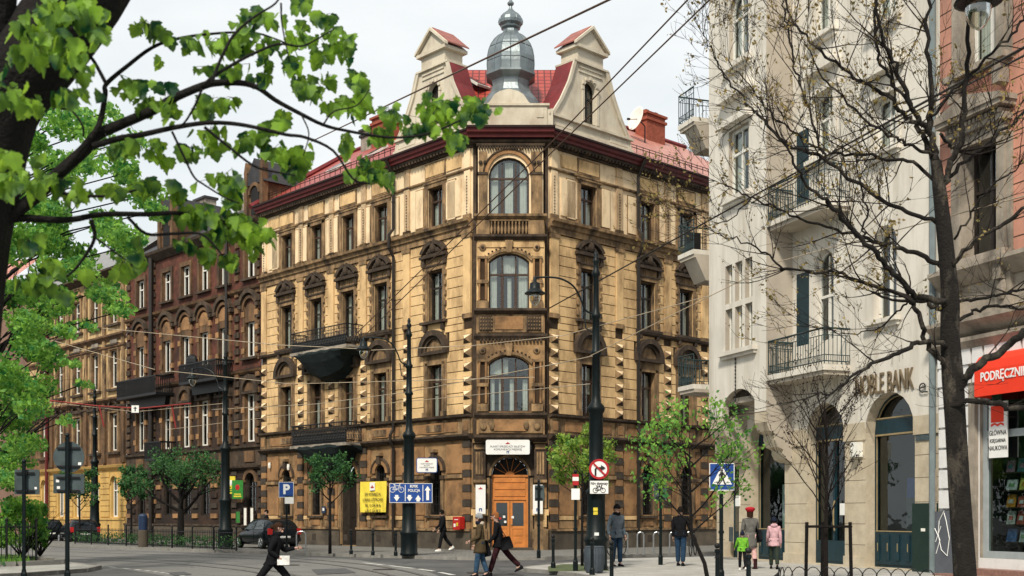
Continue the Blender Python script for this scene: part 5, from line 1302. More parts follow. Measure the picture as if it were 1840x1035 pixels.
small_tree('street_tree','small green tree before the yellow painted ground floor behind the round sign',base(143,974),3.9,1.7,.9,.07,14,'leaf_deep',1800,.15,open_=.2)
small_tree('street_tree','bright yellow-green young tree beside the tall lamp post with the no right turn sign',base(1046,1017,.1),3.75,1.75,.88,.05,15,'leaf_bright',3000,.12,open_=.15)
small_tree('street_tree','loose fresh green young tree with crooked trunk behind the blue crossing sign',tuple(G(1276,1066,.1)),3.25,1.15,1.15,.05,16,'leaf_mid',2300,.085,-.36,open_=.25)
# big spreading tree on the left verge
rg=random.Random(21); BT=P(-50,1000,36); BT.z=.16
t=thing('verge_tree','large fresh green tree with fine leaves behind the dark maple trunk at left','tree',tuple(BT))
m=MB(); lp=[]
m.tube([(0,0,0),(.1,0,2.5),(.2,.2,4.5),(.1,.3,7),(.0,.2,10)],[.34,.28,.24,.16,.06],8)
for k in range(20):
    z=3+k*.4; a=k*2.4; limb(m,(.15,.1,z),(math.cos(a),math.sin(a),.55),rg.uniform(2.4,3.6)*(1-.02*k),.10,rg,2,lp,.1,.2,5,3,4,.008)
cl=[(60,250,34,26),(110,215,40,30),(165,235,34,30),(210,270,30,26),(90,300,40,30),(150,300,40,26),(230,310,34,26),(265,350,30,24),(50,370,46,36),(120,390,50,36),(190,400,44,34),(240,440,40,26),(80,450,50,40),(140,470,40,30),(30,520,40,40),(100,540,36,26),(190,520,30,22),(215,560,26,16),(30,600,40,40),(75,640,32,26),(20,680,44,40),(60,720,26,30),(20,760,40,36),(120,650,16,10),(150,690,12,8),(60,580,34,30),(160,585,14,10),(280,380,24,18),(20,830,36,26),(0,420,40,60),(40,795,36,30),(15,865,34,26),(72,690,22,20),(95,480,30,26),(-30,560,50,80),(120,755,14,8),(200,200,16,12),(250,250,14,12),(110,590,20,16)]
l=MB()
for cx,cy,rx,ry in cl:
    for q in range(5):
        Y=rg.uniform(31,40); c=P(cx+rg.uniform(-.6,.6)*rx,cy+rg.uniform(-.6,.6)*ry,Y)-BT; s=36/FPX
        leafcloud(l,c,(rx*s*.62,.8,ry*s*.6),int(rx*ry*.13),.17,rg)
    c=P(cx,cy,36)-BT; st=Vector((.15,.1,max(2.5,c.z-2.0))); mid=(st+c)/2+Vector((0,0,.4)); m.tube([st,mid,c,c+Vector((rg.uniform(-.5,.5),0,.5))],[.03,.025,.018,.01],4)
m.build('trunk','bark_dark',t,smooth=True); l.build('crown','leaf_mid',t)
# bushes on the verge
for k,(px,y0,y1,w,lab) in enumerate(((40,893,985,85,'large rounded green bush behind the iron railing on the verge'),(-30,880,990,70,'green bush cut off by the left edge behind the railing'),(72,905,960,30,'smaller green bush right of the large rounded bush'))):
    Y=38.5+k*.8; c0=P(px,y1,Y); c0.z=.16; b=thing('bush',lab,'bush',tuple(c0),0,'bushes on the grass verge'); rg=random.Random(30+k); m=MB(); l=MB(); lp=[]
    hh=(HOR-y0)*Y/FPX+CH-.16; ww=w*Y/FPX/2*1.15
    for q in range(14): a=q*2.4; limb(m,(0,0,.05),(math.cos(a)*.6,math.sin(a)*.5,1),hh*.7,.03,rg,1,lp,.05,.2,4,3,4)
    for q in range(26): 
        a=rg.uniform(0,2*PI); r_=rg.random()**.5; z=rg.uniform(.25,.92)*hh; k2=math.sqrt(max(.1,1-((z/hh-.45)/.6)**2)); leafcloud(l,(math.cos(a)*r_*ww*k2*.8,math.sin(a)*r_*ww*k2*.8,z),(ww*.3,ww*.3,hh*.12),120,.12,rg)
    m.build('stems','bark_dark',b); l.build('foliage','leaf_mid',b)
# hedge inside the far fence
def railing(name,label,pts,h,z,step=.14,group=None,post=2.0):
    t=thing(name,label,'fence',(pts[0][0],pts[0][1],z),0,group); o=Vector((pts[0][0],pts[0][1],0)); m=MB(); pm=MB()
    P_=[Vector((p[0],p[1],0))-o for p in pts]
    for a,b in zip(P_,P_[1:]):
        L_=(b-a).length; n_=int(L_/step); d=(b-a)/n_
        for hz in (.12,h-.1): m.tube([a+Vector((0,0,hz)),b+Vector((0,0,hz))],.018,4)
        for k in range(n_+1): p=a+d*k; m.tube([p+Vector((0,0,.03)),p+Vector((0,0,h))],.011,4)
        for k in range(int(L_/post)+1): p=a+(b-a)*min(1,k*post/L_); pm.tube([p,p+Vector((0,0,h+.1))],.035,6); pm.ball(p+Vector((0,0,h+.13)),.05,6)
    m.build('rails','black_iron',t); pm.build('posts','black_iron',t); return t
railing('iron_fence','low black iron fence along the kerb in front of the brick house',gp([(135,977),(275,983),(425,990)],.12),.85,.12,.16,'iron fences by the road')
railing('iron_fence','black iron railing round the grass verge with bushes at left',[(-24,35),(-17.2,35.0),(-15.2,35.4),(-14.7,36.4)],1.15,.2,.14,'iron fences by the road',1.1)
hd=thing('hedge','low dark green hedge behind the iron fence by the brick house','hedge',(-18,55,.12)); l=MB(); rg=random.Random(8)
hp=gp([(135,975),(275,981),(425,988)],.12)
for a,b in zip(hp,hp[1:]):
    n_=int(math.dist(a,b)/.45)
    for k in range(n_): t_=k/n_; leafcloud(l,(a[0]+(b[0]-a[0])*t_+18,a[1]+(b[1]-a[1])*t_-55+.3,.3),(.35,.3,.32),42,.12,rg)
l.build('foliage','leaf_deep',hd)
q=MB(); q.tube([(a[0]+18,a[1]-55+.3,.02) for a in hp],.015,4)
for a,b in zip(hp,hp[1:]):
    n_=int(math.dist(a,b)/.6)
    for k in range(n_): t_=k/n_; x,y=a[0]+(b[0]-a[0])*t_+18,a[1]+(b[1]-a[1])*t_-55+.3; q.tube([(x,y,0),(x+.05,y,.25),(x+.1,y,.5)],.012,4)
q.build('stems','bark_dark',hd)
# ================= foreground maple =================
MY=8.5
MR=P(-160,0,MY); MR.z=0
t=thing('maple_tree','dark leaning maple trunk and leafy overhanging boughs close to the viewer at upper left','tree',tuple(MR))
m=MB(); W_=lambda x,y,Y=MY:P(x,y,Y)-MR
def pxt(m,pts,r,n=8,dY=0,Y0=MY):
    k=len(pts); q=smooth([tuple(W_(p[0],p[1],Y0+dY*i/(k-1)+(p[2] if len(p)>2 else 0))) for i,p in enumerate(pts)],4)
    rr=[]; 
    for i in range(len(q)):
        f=i/(len(q)-1)*(len(r)-1); a=int(min(f,len(r)-2)); rr.append((r[a]+(r[a+1]-r[a])*(f-a))*MY/FPX)
    m.tube(q,rr,n); return q
pxt(m,[(-170,1345),(-150,1100),(-120,800),(-92,500),(-60,330),(-5,180),(75,90),(150,-15),(220,-120)],[120,105,98,96,92,78,72,74,66],14)
pxt(m,[(-70,330),(-45,180),(-15,60),(5,-60),(10,-140)],[70,56,36,26,24],10,-.3)
TW=[] # twigs for leaves
B=[([( -20,420),(39,372),(70,348),(104,313),(155,267),(174,243),(216,224),(278,197),(309,178),(363,155),(390,149),(433,149),(464,158),(495,180),(541,205),(580,224),(618,234),(700,247),(770,240),(830,215)],[13,12,11,9,7.5,6,4.5,3.4,2.5,1.6],.8),
 ([(166,263),(213,249),(255,242),(309,230),(367,221),(417,222),(464,230),(514,242),(549,247),(599,271),(634,321),(665,330)],[6,5,4,3.4,2.6,1.6],.5),
 ([(110,310),(150,262),(178,224),(189,170),(191,151),(232,116),(271,87),(309,72),(367,62),(448,58),(495,70),(540,90)],[6,5.5,4.5,3.5,2.8,2,1.3],.9),
 ([(191,151),(170,112),(155,93),(140,70)],[3.5,3,2.4],.1),([(363,155),(387,135),(425,112),(465,92),(502,79),(541,83),(570,70),(600,52)],[3.5,3,2,1.4],.4),
 ([(380,150),(395,110),(415,70),(437,46),(465,25),(495,6),(510,-20)],[3,2.6,2,1.6],.3),([(505,5),(507,45),(520,110)],[2,1.5,1.2],.1),([(367,228),(410,263),(456,298),(495,309),(530,315)],[2.8,2.2,1.4],.3),
 ([(309,236),(329,278),(348,317),(367,332),(406,356),(430,365)],[2.2,1.8,1.3],.3),([(-20,400),(40,392),(93,395),(133,394),(185,385),(266,385),(318,383),(380,392),(430,410),(470,420)],[8,6.5,5.5,4.5,3.5,2.5],.6),
 ([(229,390),(263,420),(309,420),(359,420),(386,442),(400,460)],[3,2.6,1.6],.2),([(164,394),(170,426),(155,457),(124,494),(87,507),(55,505)],[4,3,2,1.5],.2),([(60,330),(90,340),(130,350),(200,352),(255,338)],[4,3,2],.2),
 ([(363,160),(350,190),(330,222),(309,232)],[2.4,2,1.6],.1),([(110,195),(130,200),(148,225),(150,245)],[2,2,1.5],0),([(580,225),(600,200),(640,190),(665,160)],[1.8,1.4,1],.1),([(541,205),(555,240),(545,280)],[1.5,1.2,1],.1),([(170,426),(230,470),(250,480)],[2,1.4,1],.1),([(20,20),(70,35),(100,60),(70,100)],[3,2.4,1.5],-.3),([(50,0),(110,15),(160,40)],[3,2,1.5],-.4),([(-40,160),(0,165),(25,170)],[3,2,1.5],-.3),([(-30,300),(30,315),(50,330)],[3,2,1.5],-.3)]
for pts,r,dY in B: pxt(m,pts,r,6,dY)
LC=[(100,30,60,30,15),(60,85,45,28,12),(130,105,32,32,9),(165,45,26,32,8),(22,165,22,22,6),(55,190,18,10,3),(12,285,15,12,3),(35,320,42,28,12),(100,332,38,16,8),(270,50,22,12,5),(290,68,12,10,3),(240,160,30,22,8),(258,190,16,12,4),(120,175,32,12,6),(395,75,26,16,7),(430,82,26,20,8),(345,80,12,8,3),(480,85,16,12,4),(400,130,40,10,7),(470,35,36,12,7),(540,10,15,12,4),(575,35,20,10,4),(540,65,22,20,7),(590,95,20,16,7),(622,90,10,20,4),(525,115,16,12,5),(475,115,10,8,2),(555,150,24,16,5),(470,140,26,8,4),(560,172,16,10,3),(597,145,8,12,2),(650,150,20,14,5),(640,190,28,16,7),(590,200,8,12,2),(505,215,14,16,5),(480,228,8,8,2),(365,190,16,20,5),(305,190,16,20,5),(400,185,26,8,4),(375,250,30,20,7),(340,270,16,10,4),(225,265,22,12,5),(280,270,20,16,5),(300,290,8,8,2),(460,250,20,12,5),(490,275,26,16,6),(540,280,16,20,6),(440,265,10,8,2),(520,310,16,16,5),(660,305,24,20,8),(690,320,16,16,5),(620,265,10,14,3),(685,240,16,16,5),(700,205,14,12,4),(795,195,38,18,15),(855,198,26,16,8),(770,228,24,16,7),(810,248,16,12,5),(740,235,14,10,3),(400,330,30,16,9),(420,352,16,20,6),(260,335,36,10,8),(320,350,16,10,5),(350,385,34,14,8),(420,395,38,14,10),(440,412,34,12,8),(472,420,16,16,6),(400,422,26,12,6),(330,440,10,14,3),(375,455,14,10,4),(410,470,10,10,3),(455,442,20,16,6),(250,470,12,20,4),(220,478,12,12,3),(60,505,26,10,5),(90,480,16,12,4),(115,530,6,6,1),(155,495,8,8,1),(50,440,26,16,4),(140,350,20,14,4),(205,345,20,10,4),(290,110,8,6,1),(600,60,12,10,3),(440,55,12,10,3)]
LF=[(0,0),(.16,.06),(.36,.08),(.50,.24),(.39,.36),(.47,.56),(.30,.62),(.20,.82),(0,1.0)]
LF2=LF+[(-x,y) for x,y in LF[-2:0:-1]]
l=MB(); rg=random.Random(4)
for cx,cy,rx,ry,n in LC:
    dy=(-.9 if cx<190 and cy<330 else .1)+.9*max(0,min(1,(cx-100)/600)); pc=W_(cx,cy-ry*.3,MY+dy)
    for k in range(int(n*3.4)):
        p=W_(cx+rg.gauss(0,.58)*rx,cy+rg.gauss(0,.58)*ry-7,MY+dy+rg.gauss(0,.18)); s=rg.uniform(.06,.135)
        down=Vector((rg.gauss(0,.35),rg.gauss(0,.35),-1)).normalized(); sd=Vector((rg.gauss(0,1),rg.gauss(0,1),rg.gauss(0,.25))); sd=(sd-down*sd.dot(down)).normalized(); nn=down.cross(sd)
        fold=rg.uniform(.15,.7); curl=rg.uniform(.1,.6)
        c=l.vs([p+down*s*.42]); ids=l.vs([p+sd*s*x*1.05+down*s*y-nn*s*(abs(x)*fold+curl*y*y*.5) for x,y in LF2]); N_=len(LF2)
        for i in range(N_): l.fi([c,ids+i,ids+(i+1)%N_])
        if k%3==0: m.tube([p,(p+pc)/2+Vector((0,0,.02)),pc],.0022,3,False)
m.build('trunk','bark_dark',t,smooth=True); l.build('crown','leaf_maple',t)
# ================= bare tree on the right =================
TY=18.0; TR=P(1735,0,TY); TR.z=.1
t=thing('bare_tree','tall bare spreading tree with patchy bark and pale buds before the bank and bookshop','tree',tuple(TR))
m=MB(); tw=MB(); bud=MB(); rg=random.Random(9)
def Wt(x,y,Y): return P(x,y,Y)-TR
def rl(pts,r,dY=0,twn=0,twl=.9,Ystart=TY,main=False):
    k=len(pts); q=smooth([tuple(Wt(p[0],p[1],Ystart+dY*i/(k-1))) for i,p in enumerate(pts)],5)
    if not main:
        for i in range(1,len(q)-1): q[i]=q[i]+Vector((rg.gauss(0,.018),rg.gauss(0,.03),rg.gauss(0,.018)))
    rr=[]
    for i in range(len(q)):
        f=i/(len(q)-1)*(len(r)-1); a=int(min(f,len(r)-2)); rr.append((r[a]+(r[a+1]-r[a])*(f-a))*TY/FPX*(.84 if main else .58))
    m.tube(q,rr,8 if main else 6)
    L_=sum((a-b).length for a,b in zip(q,q[1:]))
    for j in range(int(L_*twn*1.9)):
        i=rg.randrange(len(q)//5,len(q)-1); d=(q[i+1]-q[i]).normalized(); s=rg.choice((-1,1))
        dd=(d*.8+Vector((rg.gauss(0,.45),rg.gauss(0,.5),rg.gauss(.1,.55)))).normalized()
        lp=[]; limb(tw,q[i],dd,twl*rg.uniform(.5,1.5),min(rr[i]*.5,.013),rg,2,lp,.06,.2,6,3,4,.0040)
        for p in lp:
            if rg.random()<.25 and p.z>4.2: leafcloud(bud,p,(.06,.06,.06),rg.randint(1,3),.06,rg)
    lp=[]; d=(q[-1]-q[-2]).normalized()
    if not main:
        for s in range(3): limb(tw,q[-1],d+Vector((rg.gauss(0,.3),rg.gauss(0,.3),rg.gauss(0,.3))),twl,max(.005,rr[-1]*.8),rg,2,lp,.05,.28,5,3,4,.0042)
        for p in lp:
            if p.z>4.2 and rg.random()<.6: leafcloud(bud,p,(.05,.05,.05),2,.06,rg)
rl([(1738,1105),(1732,1000),(1725,900),(1717,760),(1712,680),(1707,600),(1708,540),(1702,470),(1695,400),(1688,340),(1682,290)],[27,25,24,23,24,21,20,18,17,15,12],0,0,main=True)
rl([(1682,290),(1676,250),(1671,210),(1673,174),(1668,70),(1666,0),(1662,-60)],[12,10,9.5,8,6,5,4],.2,2)
rl([(1690,345),(1701,313),(1715,275),(1729,222),(1739,115),(1739,35),(1745,-40)],[11,10,9,7,6,5],-.3,1.6)
rl([(1680,300),(1669,262),(1645,228),(1624,205),(1586,167),(1548,146),(1513,122),(1464,80),(1426,42),(1409,0),(1395,-30)],[10,8,6.5,5,3.5,2.5],1.0,2.4)
rl([(1671,240),(1652,216),(1635,188),(1614,129),(1590,70),(1572,0),(1565,-40)],[8.5,8,6.5,5,4],-.5,1.6)
rl([(1640,195),(1612,160),(1583,115),(1572,63),(1574,0),(1580,-30)],[6,5,4,3],.5,1.6)
rl([(1704,480),(1694,479),(1649,455),(1603,441),(1548,427),(1506,413),(1450,396),(1402,378),(1356,357),(1322,340),(1285,325)],[9,8,6.5,5,4,3,1.6],1.6,2.4)
rl([(1706,550),(1687,542),(1649,531),(1610,496),(1586,469),(1548,430),(1513,392),(1489,364),(1457,340),(1425,290),(1409,257)],[11,10,9,8,6.5,4.5,3],-.8,2.0)
rl([(1704,560),(1683,549),(1645,538),(1569,514),(1513,493),(1464,490),(1409,483),(1374,455),(1332,434),(1285,418)],[9,8,6.5,5.5,4,3,1.6],1.2,2.6)
rl([(1706,625),(1687,615),(1649,615),(1614,636),(1569,653),(1530,677),(1500,700),(1450,716)],[9,8,7,5.5,3.5,2],-1.0,1.6)
rl([(1712,665),(1697,653),(1666,618),(1656,583),(1645,556),(1638,540)],[10,9,8,7.5,7],-.3,.5)
rl([(1700,430),(1690,405),(1640,385),(1583,358),(1492,292),(1445,270),(1409,257),(1367,209),(1350,195),(1310,145),(1283,104),(1264,63)],[8,7,6,5,4,3,1.5],.8,2.6)
rl([(1694,345),(1650,300),(1597,285),(1520,275),(1478,268),(1409,226),(1370,185),(1339,146),(1310,110)],[6,5,4.5,3.5,2.5,1.4],1.4,2.4)
rl([(1500,300),(1478,275),(1457,209),(1440,157),(1426,111),(1416,52),(1409,10),(1400,-20)],[4.5,4,3.5,3,2],.5,2.2)
rl([(1676,280),(1640,262),(1610,250),(1576,230),(1513,174),(1480,140),(1450,85)],[5.5,4.5,4,3,1.8],-.6,2.2)
rl([(1712,490),(1715,472),(1743,441),(1784,413),(1840,378),(1890,350)],[8,7.5,7,6,5],-.6,1.4)
rl([(1712,545),(1756,538),(1798,528),(1840,517),(1890,500)],[6,5,4.5,4],.6,1.6)
rl([(1716,580),(1756,556),(1791,550),(1840,556),(1880,565)],[6,5,4,3],-.5,1.6)
rl([(1714,705),(1728,690),(1756,653),(1798,632),(1840,597),(1900,560)],[15,13.5,12,11,10],-.7,.8)
rl([(1700,738),(1726,724),(1783,724),(1813,732),(1860,733),(1900,728)],[8,8.5,8,7.5,7],-1.2,.6)
rl([(1704,320),(1763,268),(1819,223),(1845,198),(1890,160)],[6.5,6,5,4],.4,1.4)
rl([(1673,209),(1722,153),(1763,115),(1812,70),(1840,35),(1860,0)],[5,4.5,4,3],-.6,1.8)
rl([(1690,240),(1700,255),(1711,264),(1720,272)],[5,5,5],0,.3)
rl([(1640,538),(1610,560),(1580,590),(1530,600),(1470,590)],[3.5,3,2,1.5],.8,2)
rl([(1548,428),(1560,380),(1545,330),(1560,280),(1545,230)],[3.5,3,2.2,1.5],.6,2)
rl([(1715,430),(1750,380),(1790,330),(1830,300)],[4,3.5,2.5,2],-.8,1.8)
rl([(1350,357),(1300,400),(1268,392)],[2.5,2,1.5,1],.3,2)
m.build('trunk','bark',t,smooth=True); tw.build('twigs','twig',t); bud.build('buds','leaf_bud',t)
# bare shrub tree with stake frame in front of the bank
ST=G(1484,1046,.1)
t=thing('bare_sapling','leafless dark sapling with dense upright twigs tied to a wooden stake frame','tree',tuple(ST)); m=MB(); rg=random.Random(14); lp=[]
m.tube([(0,0,0),(.0,0,1.4),(.03,0,2.6),(0,0,3.9)],[.055,.042,.032,.012],7)
for k in range(22): a=k*2.4; z=1.4+k*.10; limb(m,(0,0,z),(math.cos(a)*.75,math.sin(a)*.75,1),rg.uniform(1.0,1.6),.02,rg,2,lp,.15,.15,5,3,4,.0065)
m.build('trunk','twig',t)
l=MB(); [leafcloud(l,p,(.04,.04,.04),2,.05,rg) for p in lp]; l.build('buds','twig',t)
t=thing('stake_frame','dark wooden stake frame around the leafless sapling','plant support',tuple(ST)); 
for x,y in ((-.5,-.2),(.5,-.25),(.05,.5)): q=MB(); q.tube([(x,y,0),(x*.95,y*.95,1.35)],.04,6); q.build('post','bark_dark',t)
q=MB(); q.tube([(-.5,-.2,1.25),(.5,-.25,1.25),(.05,.5,1.25),(-.5,-.2,1.25)],.03,5); q.build('crossbar','bark_dark',t)
# unseen woods of the park beside the viewer, seen only in window reflections
t=MB(); rg=random.Random(77)
for k in range(60):
    c=(rg.uniform(-34,-20),rg.uniform(-25,22),rg.uniform(3,11)); leafcloud(t,c,(3,3,2.4),130,1.1,rg)
for k in range(90):
    y=rg.uniform(18,58); c=(-.5*y-rg.uniform(8,20),y,rg.uniform(2,12)); leafcloud(t,c,(3,3,2.4),110,1.2,rg)
struct('park_woods',t,'leaf_deep','stuff')
mat('blue_dark',(.012,.028,.07),.5,.2,4)
# ================= street furniture =================
def lamp_mesh_parts(par,arm=True,armang=PI,hlamp=7.72):
    m=MB(); 
    m.lathe([(.33,0),(.33,.08),(.31,.12),(.31,.75),(.34,.80),(.34,.86),(.27,.95),(.25,1.6),(.25,2.05),(.28,2.1),(.28,2.18),(.20,2.26),(.19,4.3),(.23,4.36),(.25,4.42),(.23,4.5),(.14,4.6),(.115,4.8),(.11,5.9),(.15,5.94),(.15,6.0),(.11,6.06),(.10,6.9),(.14,6.95),(.14,7.02),(.09,7.1),(.08,7.25),(.075,8.05),(.11,8.1),(.12,8.16),(.08,8.25),(.06,8.4),(.09,8.46),(.09,8.52),(.05,8.58),(.065,8.66),(.03,8.76)],14)
    m.build('post','pole_green',par,smooth=True)
    if arm:
        c,s=math.cos(armang),math.sin(armang)
        q=MB(); pts=[(0,0,7.0),(.30,0,7.15),(.42,0,7.45),(.62,0,7.80),(.95,0,8.0),(1.3,0,8.05),(1.68,0,8.04)]
        q.tube([(x*c,x*s,z) for x,y,z in smooth(pts,4)],.028,6); q.tube([(x*c,x*s,z) for x,z in ((.05,6.5),(.28,6.65),(.34,7.1))],.02,5)
        q.build('arm','pole_green',par)
        h=MB(); cx,cy=1.68*c,1.68*s
        h.lathe([(.02,.35),(.05,.32),(.05,.2),(.14,.16),(.15,.02),(.18,-.03),(.28,-.10),(.29,-.13),(.25,-.13),(.12,-.10)],18,cx,cy,hlamp+.0,0)
        lh=h.build('lamp_head','pole_green',par,smooth=True)
        g=MB(); g.lathe([(.155,-.11),(.16,-.2),(.14,-.32),(.09,-.42),(.02,-.47)],14,cx,cy,hlamp); g.build('glass_bowl','glass_lamp',lh,smooth=True)
LG='tall cast iron lamp posts along the tram street'
def lamp(px,y,z,label,arm=True,ang=PI,pos=None,sc=1):
    p=pos or tuple(G(px,y,z)); t=thing('street_lamp',label,'street lamp',p,0,LG); lamp_mesh_parts(t,arm,ang); t.scale=(sc,sc,sc); return t
lamp(735,998,.12,'tall black lamp post behind the blue lane sign, arm towards the balcony')
lamp(1071,1024,.10,'tall black lamp post carrying the no right turn sign above a litter bin')
lamp(405,986,.12,'black lamp post between the spreading tree and the parked car',True,PI*.9)
lamp(170,969,.12,'distant black lamp post before the yellow painted ground floor',False,sc=1.08)
pl_=P(1763,0,17.2); lamp(0,0,.1,'lamp whose glass bowl hangs into the top right corner of the picture',pos=(pl_.x+1.95,17.2,.1),sc=1.185)
t=[o for o in C.objects if o.name=='street_lamp'][0]
def bollard(x,y,z,label,h=.92):
    t=thing('bollard',label,'bollard',(x,y,z),0,'black iron bollards'); 
    if 'bo' not in WC:
        m=MB(); m.lathe([(.07,0),(.07,.14),(.045,.18),(.04,.75),(.055,.78),(.055,.82),(.035,.84)],10); n=MB(); n.ball((0,0,.90),.058,8); n.lathe([(.047,.66),(.047,.72)],10)
        WC['bo']=(m.mesh('post','pole_green'),n.mesh('cap','black_iron'))
    obj('post',WC['bo'][0],t); obj('cap',WC['bo'][1],t); return t
def bl_(px,y,z,label,Y=None):
    p=G(px,y,z) if Y is None else Vector(((px-920)*Y/FPX,Y,z)); bollard(p.x,p.y,z,label)
bl_(631,996,.12,'leftmost bollard on the far pavement, right of the thin dark tree'); bl_(670,998,.12,'bollard on the far pavement below the yellow banner'); bl_(711,999,.12,'bollard just left of the lamp post with the blue lane sign')
bl_(994,1021,.10,'bollard at the tip of the pavement corner, right of the wooden door'); bl_(1064,0,.10,'bollard directly in front of the grey litter bin',29.6)
bl_(1099,0,.10,'bollard before the man in the grey-blue jacket',25.6); bl_(1289,0,.10,'bollard just left of the blue crossing sign pole',23.2); bl_(1345,0,.10,'bollard in front of the child in green',20.0)
# sign posts seen from behind, signs
def post(t,h,r=.035,mt='galv',base=True):
    m=MB(); m.tube([(0,0,0),(0,0,h)],r,8); 
    if base: m.lathe([(.07,0),(.07,.25),(.05,.3),(.05,.34)],8); m.lathe([(r+.018,1.1),(r+.018,1.16)],8)
    m.ball((0,0,h+.04),.05,6); m.build('pole','pole_green' if mt=='g' else mt,t)
def plate(t,w,h,z,mt='galv',y=-.06,x=0,name='sign_plate',edge=None,th=.02):
    m=MB(); m.box(x-w/2,x+w/2,y-th,y,z-h/2,z+h/2)
    o=m.build(name,mt,t)
    if edge: e=MB(); r=.016; e.ring([(x-w/2,z-h/2),(x+w/2,z-h/2),(x+w/2,z+h/2),(x-w/2,z+h/2)],[(x-w/2+r,z-h/2+r),(x+w/2-r,z-h/2+r),(x+w/2-r,z+h/2-r),(x-w/2+r,z+h/2-r)],y-th-.004,y-th); e.build('border',edge,o)
    return o
def disc(t,r,z,mt,y=-.06,th=.02,n=24,name='sign_disc',r0=0,x=0):
    m=MB(); o=[(x+r*math.cos(2*PI*k/n),z+r*math.sin(2*PI*k/n)) for k in range(n)]
    if r0: i_=[(x+r0*math.cos(2*PI*k/n),z+r0*math.sin(2*PI*k/n)) for k in range(n)]; m.ring(o,i_,y-th,y)
    else: m.prism(o,y-th,y)
    return m.build(name,mt,t)
def brackets(t,zs,y,w=.3):
    for z in zs: m=MB(); m.box(-w/2,w/2,y-.02,y,z-.02,z+.02); m.box(-.06,.06,y-.06,y+.1,z-.03,z+.03); m.build('bracket','black_iron',t)
SGp='traffic signs on posts'
def zz(y,Y,zb): return CH+(HOR-y)*Y/FPX-zb
# left ones (backs)
Y=25.5; t=thing('road_sign','round sign seen from behind above a wide plate, with small stickers, at left','sign',(P(121,0,Y).x,Y,.11),0,SGp); post(t,zz(785,Y,.11),.05,'g')
d=disc(t,.34,zz(821,Y,.11),'galv',.10,.02,name='sign_back'); plate(t,.67,.42,zz(869,Y,.11),'galv',.10,0,'sign_back'); brackets(t,(zz(805,Y,.11),zz(838,Y,.11),zz(858,Y,.11),zz(882,Y,.11)),.06,.5)
for x,z in ((.24,zz(833,Y,.11)),(-.24,zz(864,Y,.11)),(-.22,zz(876,Y,.11))): plate(t,.07,.06,z,'white_plain',.076,x,'sticker',th=.004)
Y=25.0; t=thing('road_sign','square sign seen from behind on a thin post, leftmost sign of all','sign',(P(43,0,Y).x,Y,.11),0,SGp); post(t,zz(832,Y,.11),.04,'g'); plate(t,.53,.53,zz(866,Y,.11),'galv',.10,.03,'sign_back'); brackets(t,(zz(850,Y,.11),zz(882,Y,.11)),.06,.4)
plate(t,.05,.05,zz(877,Y,.11),'white_plain',.076,.22,'sticker',th=.004)
# parking sign
p=G(515,992,.12); Y=p.y; t=thing('parking_sign','blue square parking sign with letter P above a small white plate','sign',tuple(p),0,SGp); post(t,zz(868,Y,.12),.04,'g')
zc=zz(880,Y,.12); plate(t,.60,.62,zc,'sign_blue',-.06,0,edge='white_plain'); text('lettering','P',.52,'white_plain',t,Matrix.Translation((0,-.085,zc-.0)),'CENTER',.003,1,1,.022); plate(t,.36,.32,zz(898,Y,.12),'white_plain',-.06,.12)
# blue lane sign on lamp
p=G(735,998,.12); Y=p.y-.35; t=thing('lane_sign','wide blue lane sign with white bicycle, KMK POLICJA and arrows, on a lamp post','sign',(P(738.5,0,Y).x,Y,.12),0)
zc=zz(886,Y,.12); k=Y/FPX; Wd=77*k; Hd=35*k; plate(t,Wd,Hd,zc,'sign_blue',0,0,'panel',edge='white_plain')
def pictogram(name,M,mt,fn,par): m=MB(M); fn(m); return m.build(name,mt,par)
def bike(m,s=1,w=.012):
    for cx in (-.19,.19): m.tube([((cx+.115*math.cos(q*PI/8))*s,0,(.115*math.sin(q*PI/8))*s) for q in range(17)],w*s,4,False)
    F_=[((-.19,0),(-.10,.17)),((-.10,.17),(.11,.17)),((.11,.17),(0,-.01)),((0,-.01),(-.10,.17)),((-.19,0),(0,-.01)),((.19,0),(.10,.24)),((.10,.24),(.16,.25)),((-.10,.17),(-.12,.22)),((-.16,.225),(-.07,.225))]
    for a,b in F_: m.tube([(a[0]*s,0,a[1]*s),(b[0]*s,0,b[1]*s)],w*s,4)
def arrow(m,x,z,h,w=.09,up=1,hw=.22):
    s=up; p=[(x-w/2,z-s*h/2),(x+w/2,z-s*h/2),(x+w/2,z+s*(h/2-hw*.75)),(x+hw/2,z+s*(h/2-hw*.75)),(x,z+s*h/2),(x-hw/2,z+s*(h/2-hw*.75)),(x-w/2,z+s*(h/2-hw*.75))]
    m.prism(p if s>0 else p[::-1],-.012,0)
def lane(m):
    for u in (-.26,.40): m.box(u*Wd*.0+u*Wd*.5*1.0-.008,u*Wd*.5+.008,-.006,0,-Hd*.42,Hd*.42)
Mx=Matrix.Translation((0,-.024,zc))
q=MB(Mx); 
for px in (728.3-.0,760): x=(px-738.5)*k; q.box(x-.012,x+.012,-.006,0,-Hd*.42,Hd*.42)
q.build('divider','white_plain',t)
q=MB(Mx@Matrix.Translation(((713.5-738.5)*k,0,.12))); bike(q,.84); q.build('pictogram','white_plain',t)
q=MB(Mx); arrow(q,(713-738.5)*k,-.19,.24,.12,-1,.22); q.build('arrow','white_plain',t); q=MB(Mx); arrow(q,(736-738.5)*k,-.19,.24,.12,-1,.22); q.build('arrow','white_plain',t); q=MB(Mx); arrow(q,(751.5-738.5)*k,-.19,.24,.12,1,.22); q.build('arrow','white_plain',t); q=MB(Mx); arrow(q,(768.5-738.5)*k,0,.52,.10,1,.22); q.build('arrow','white_plain',t)
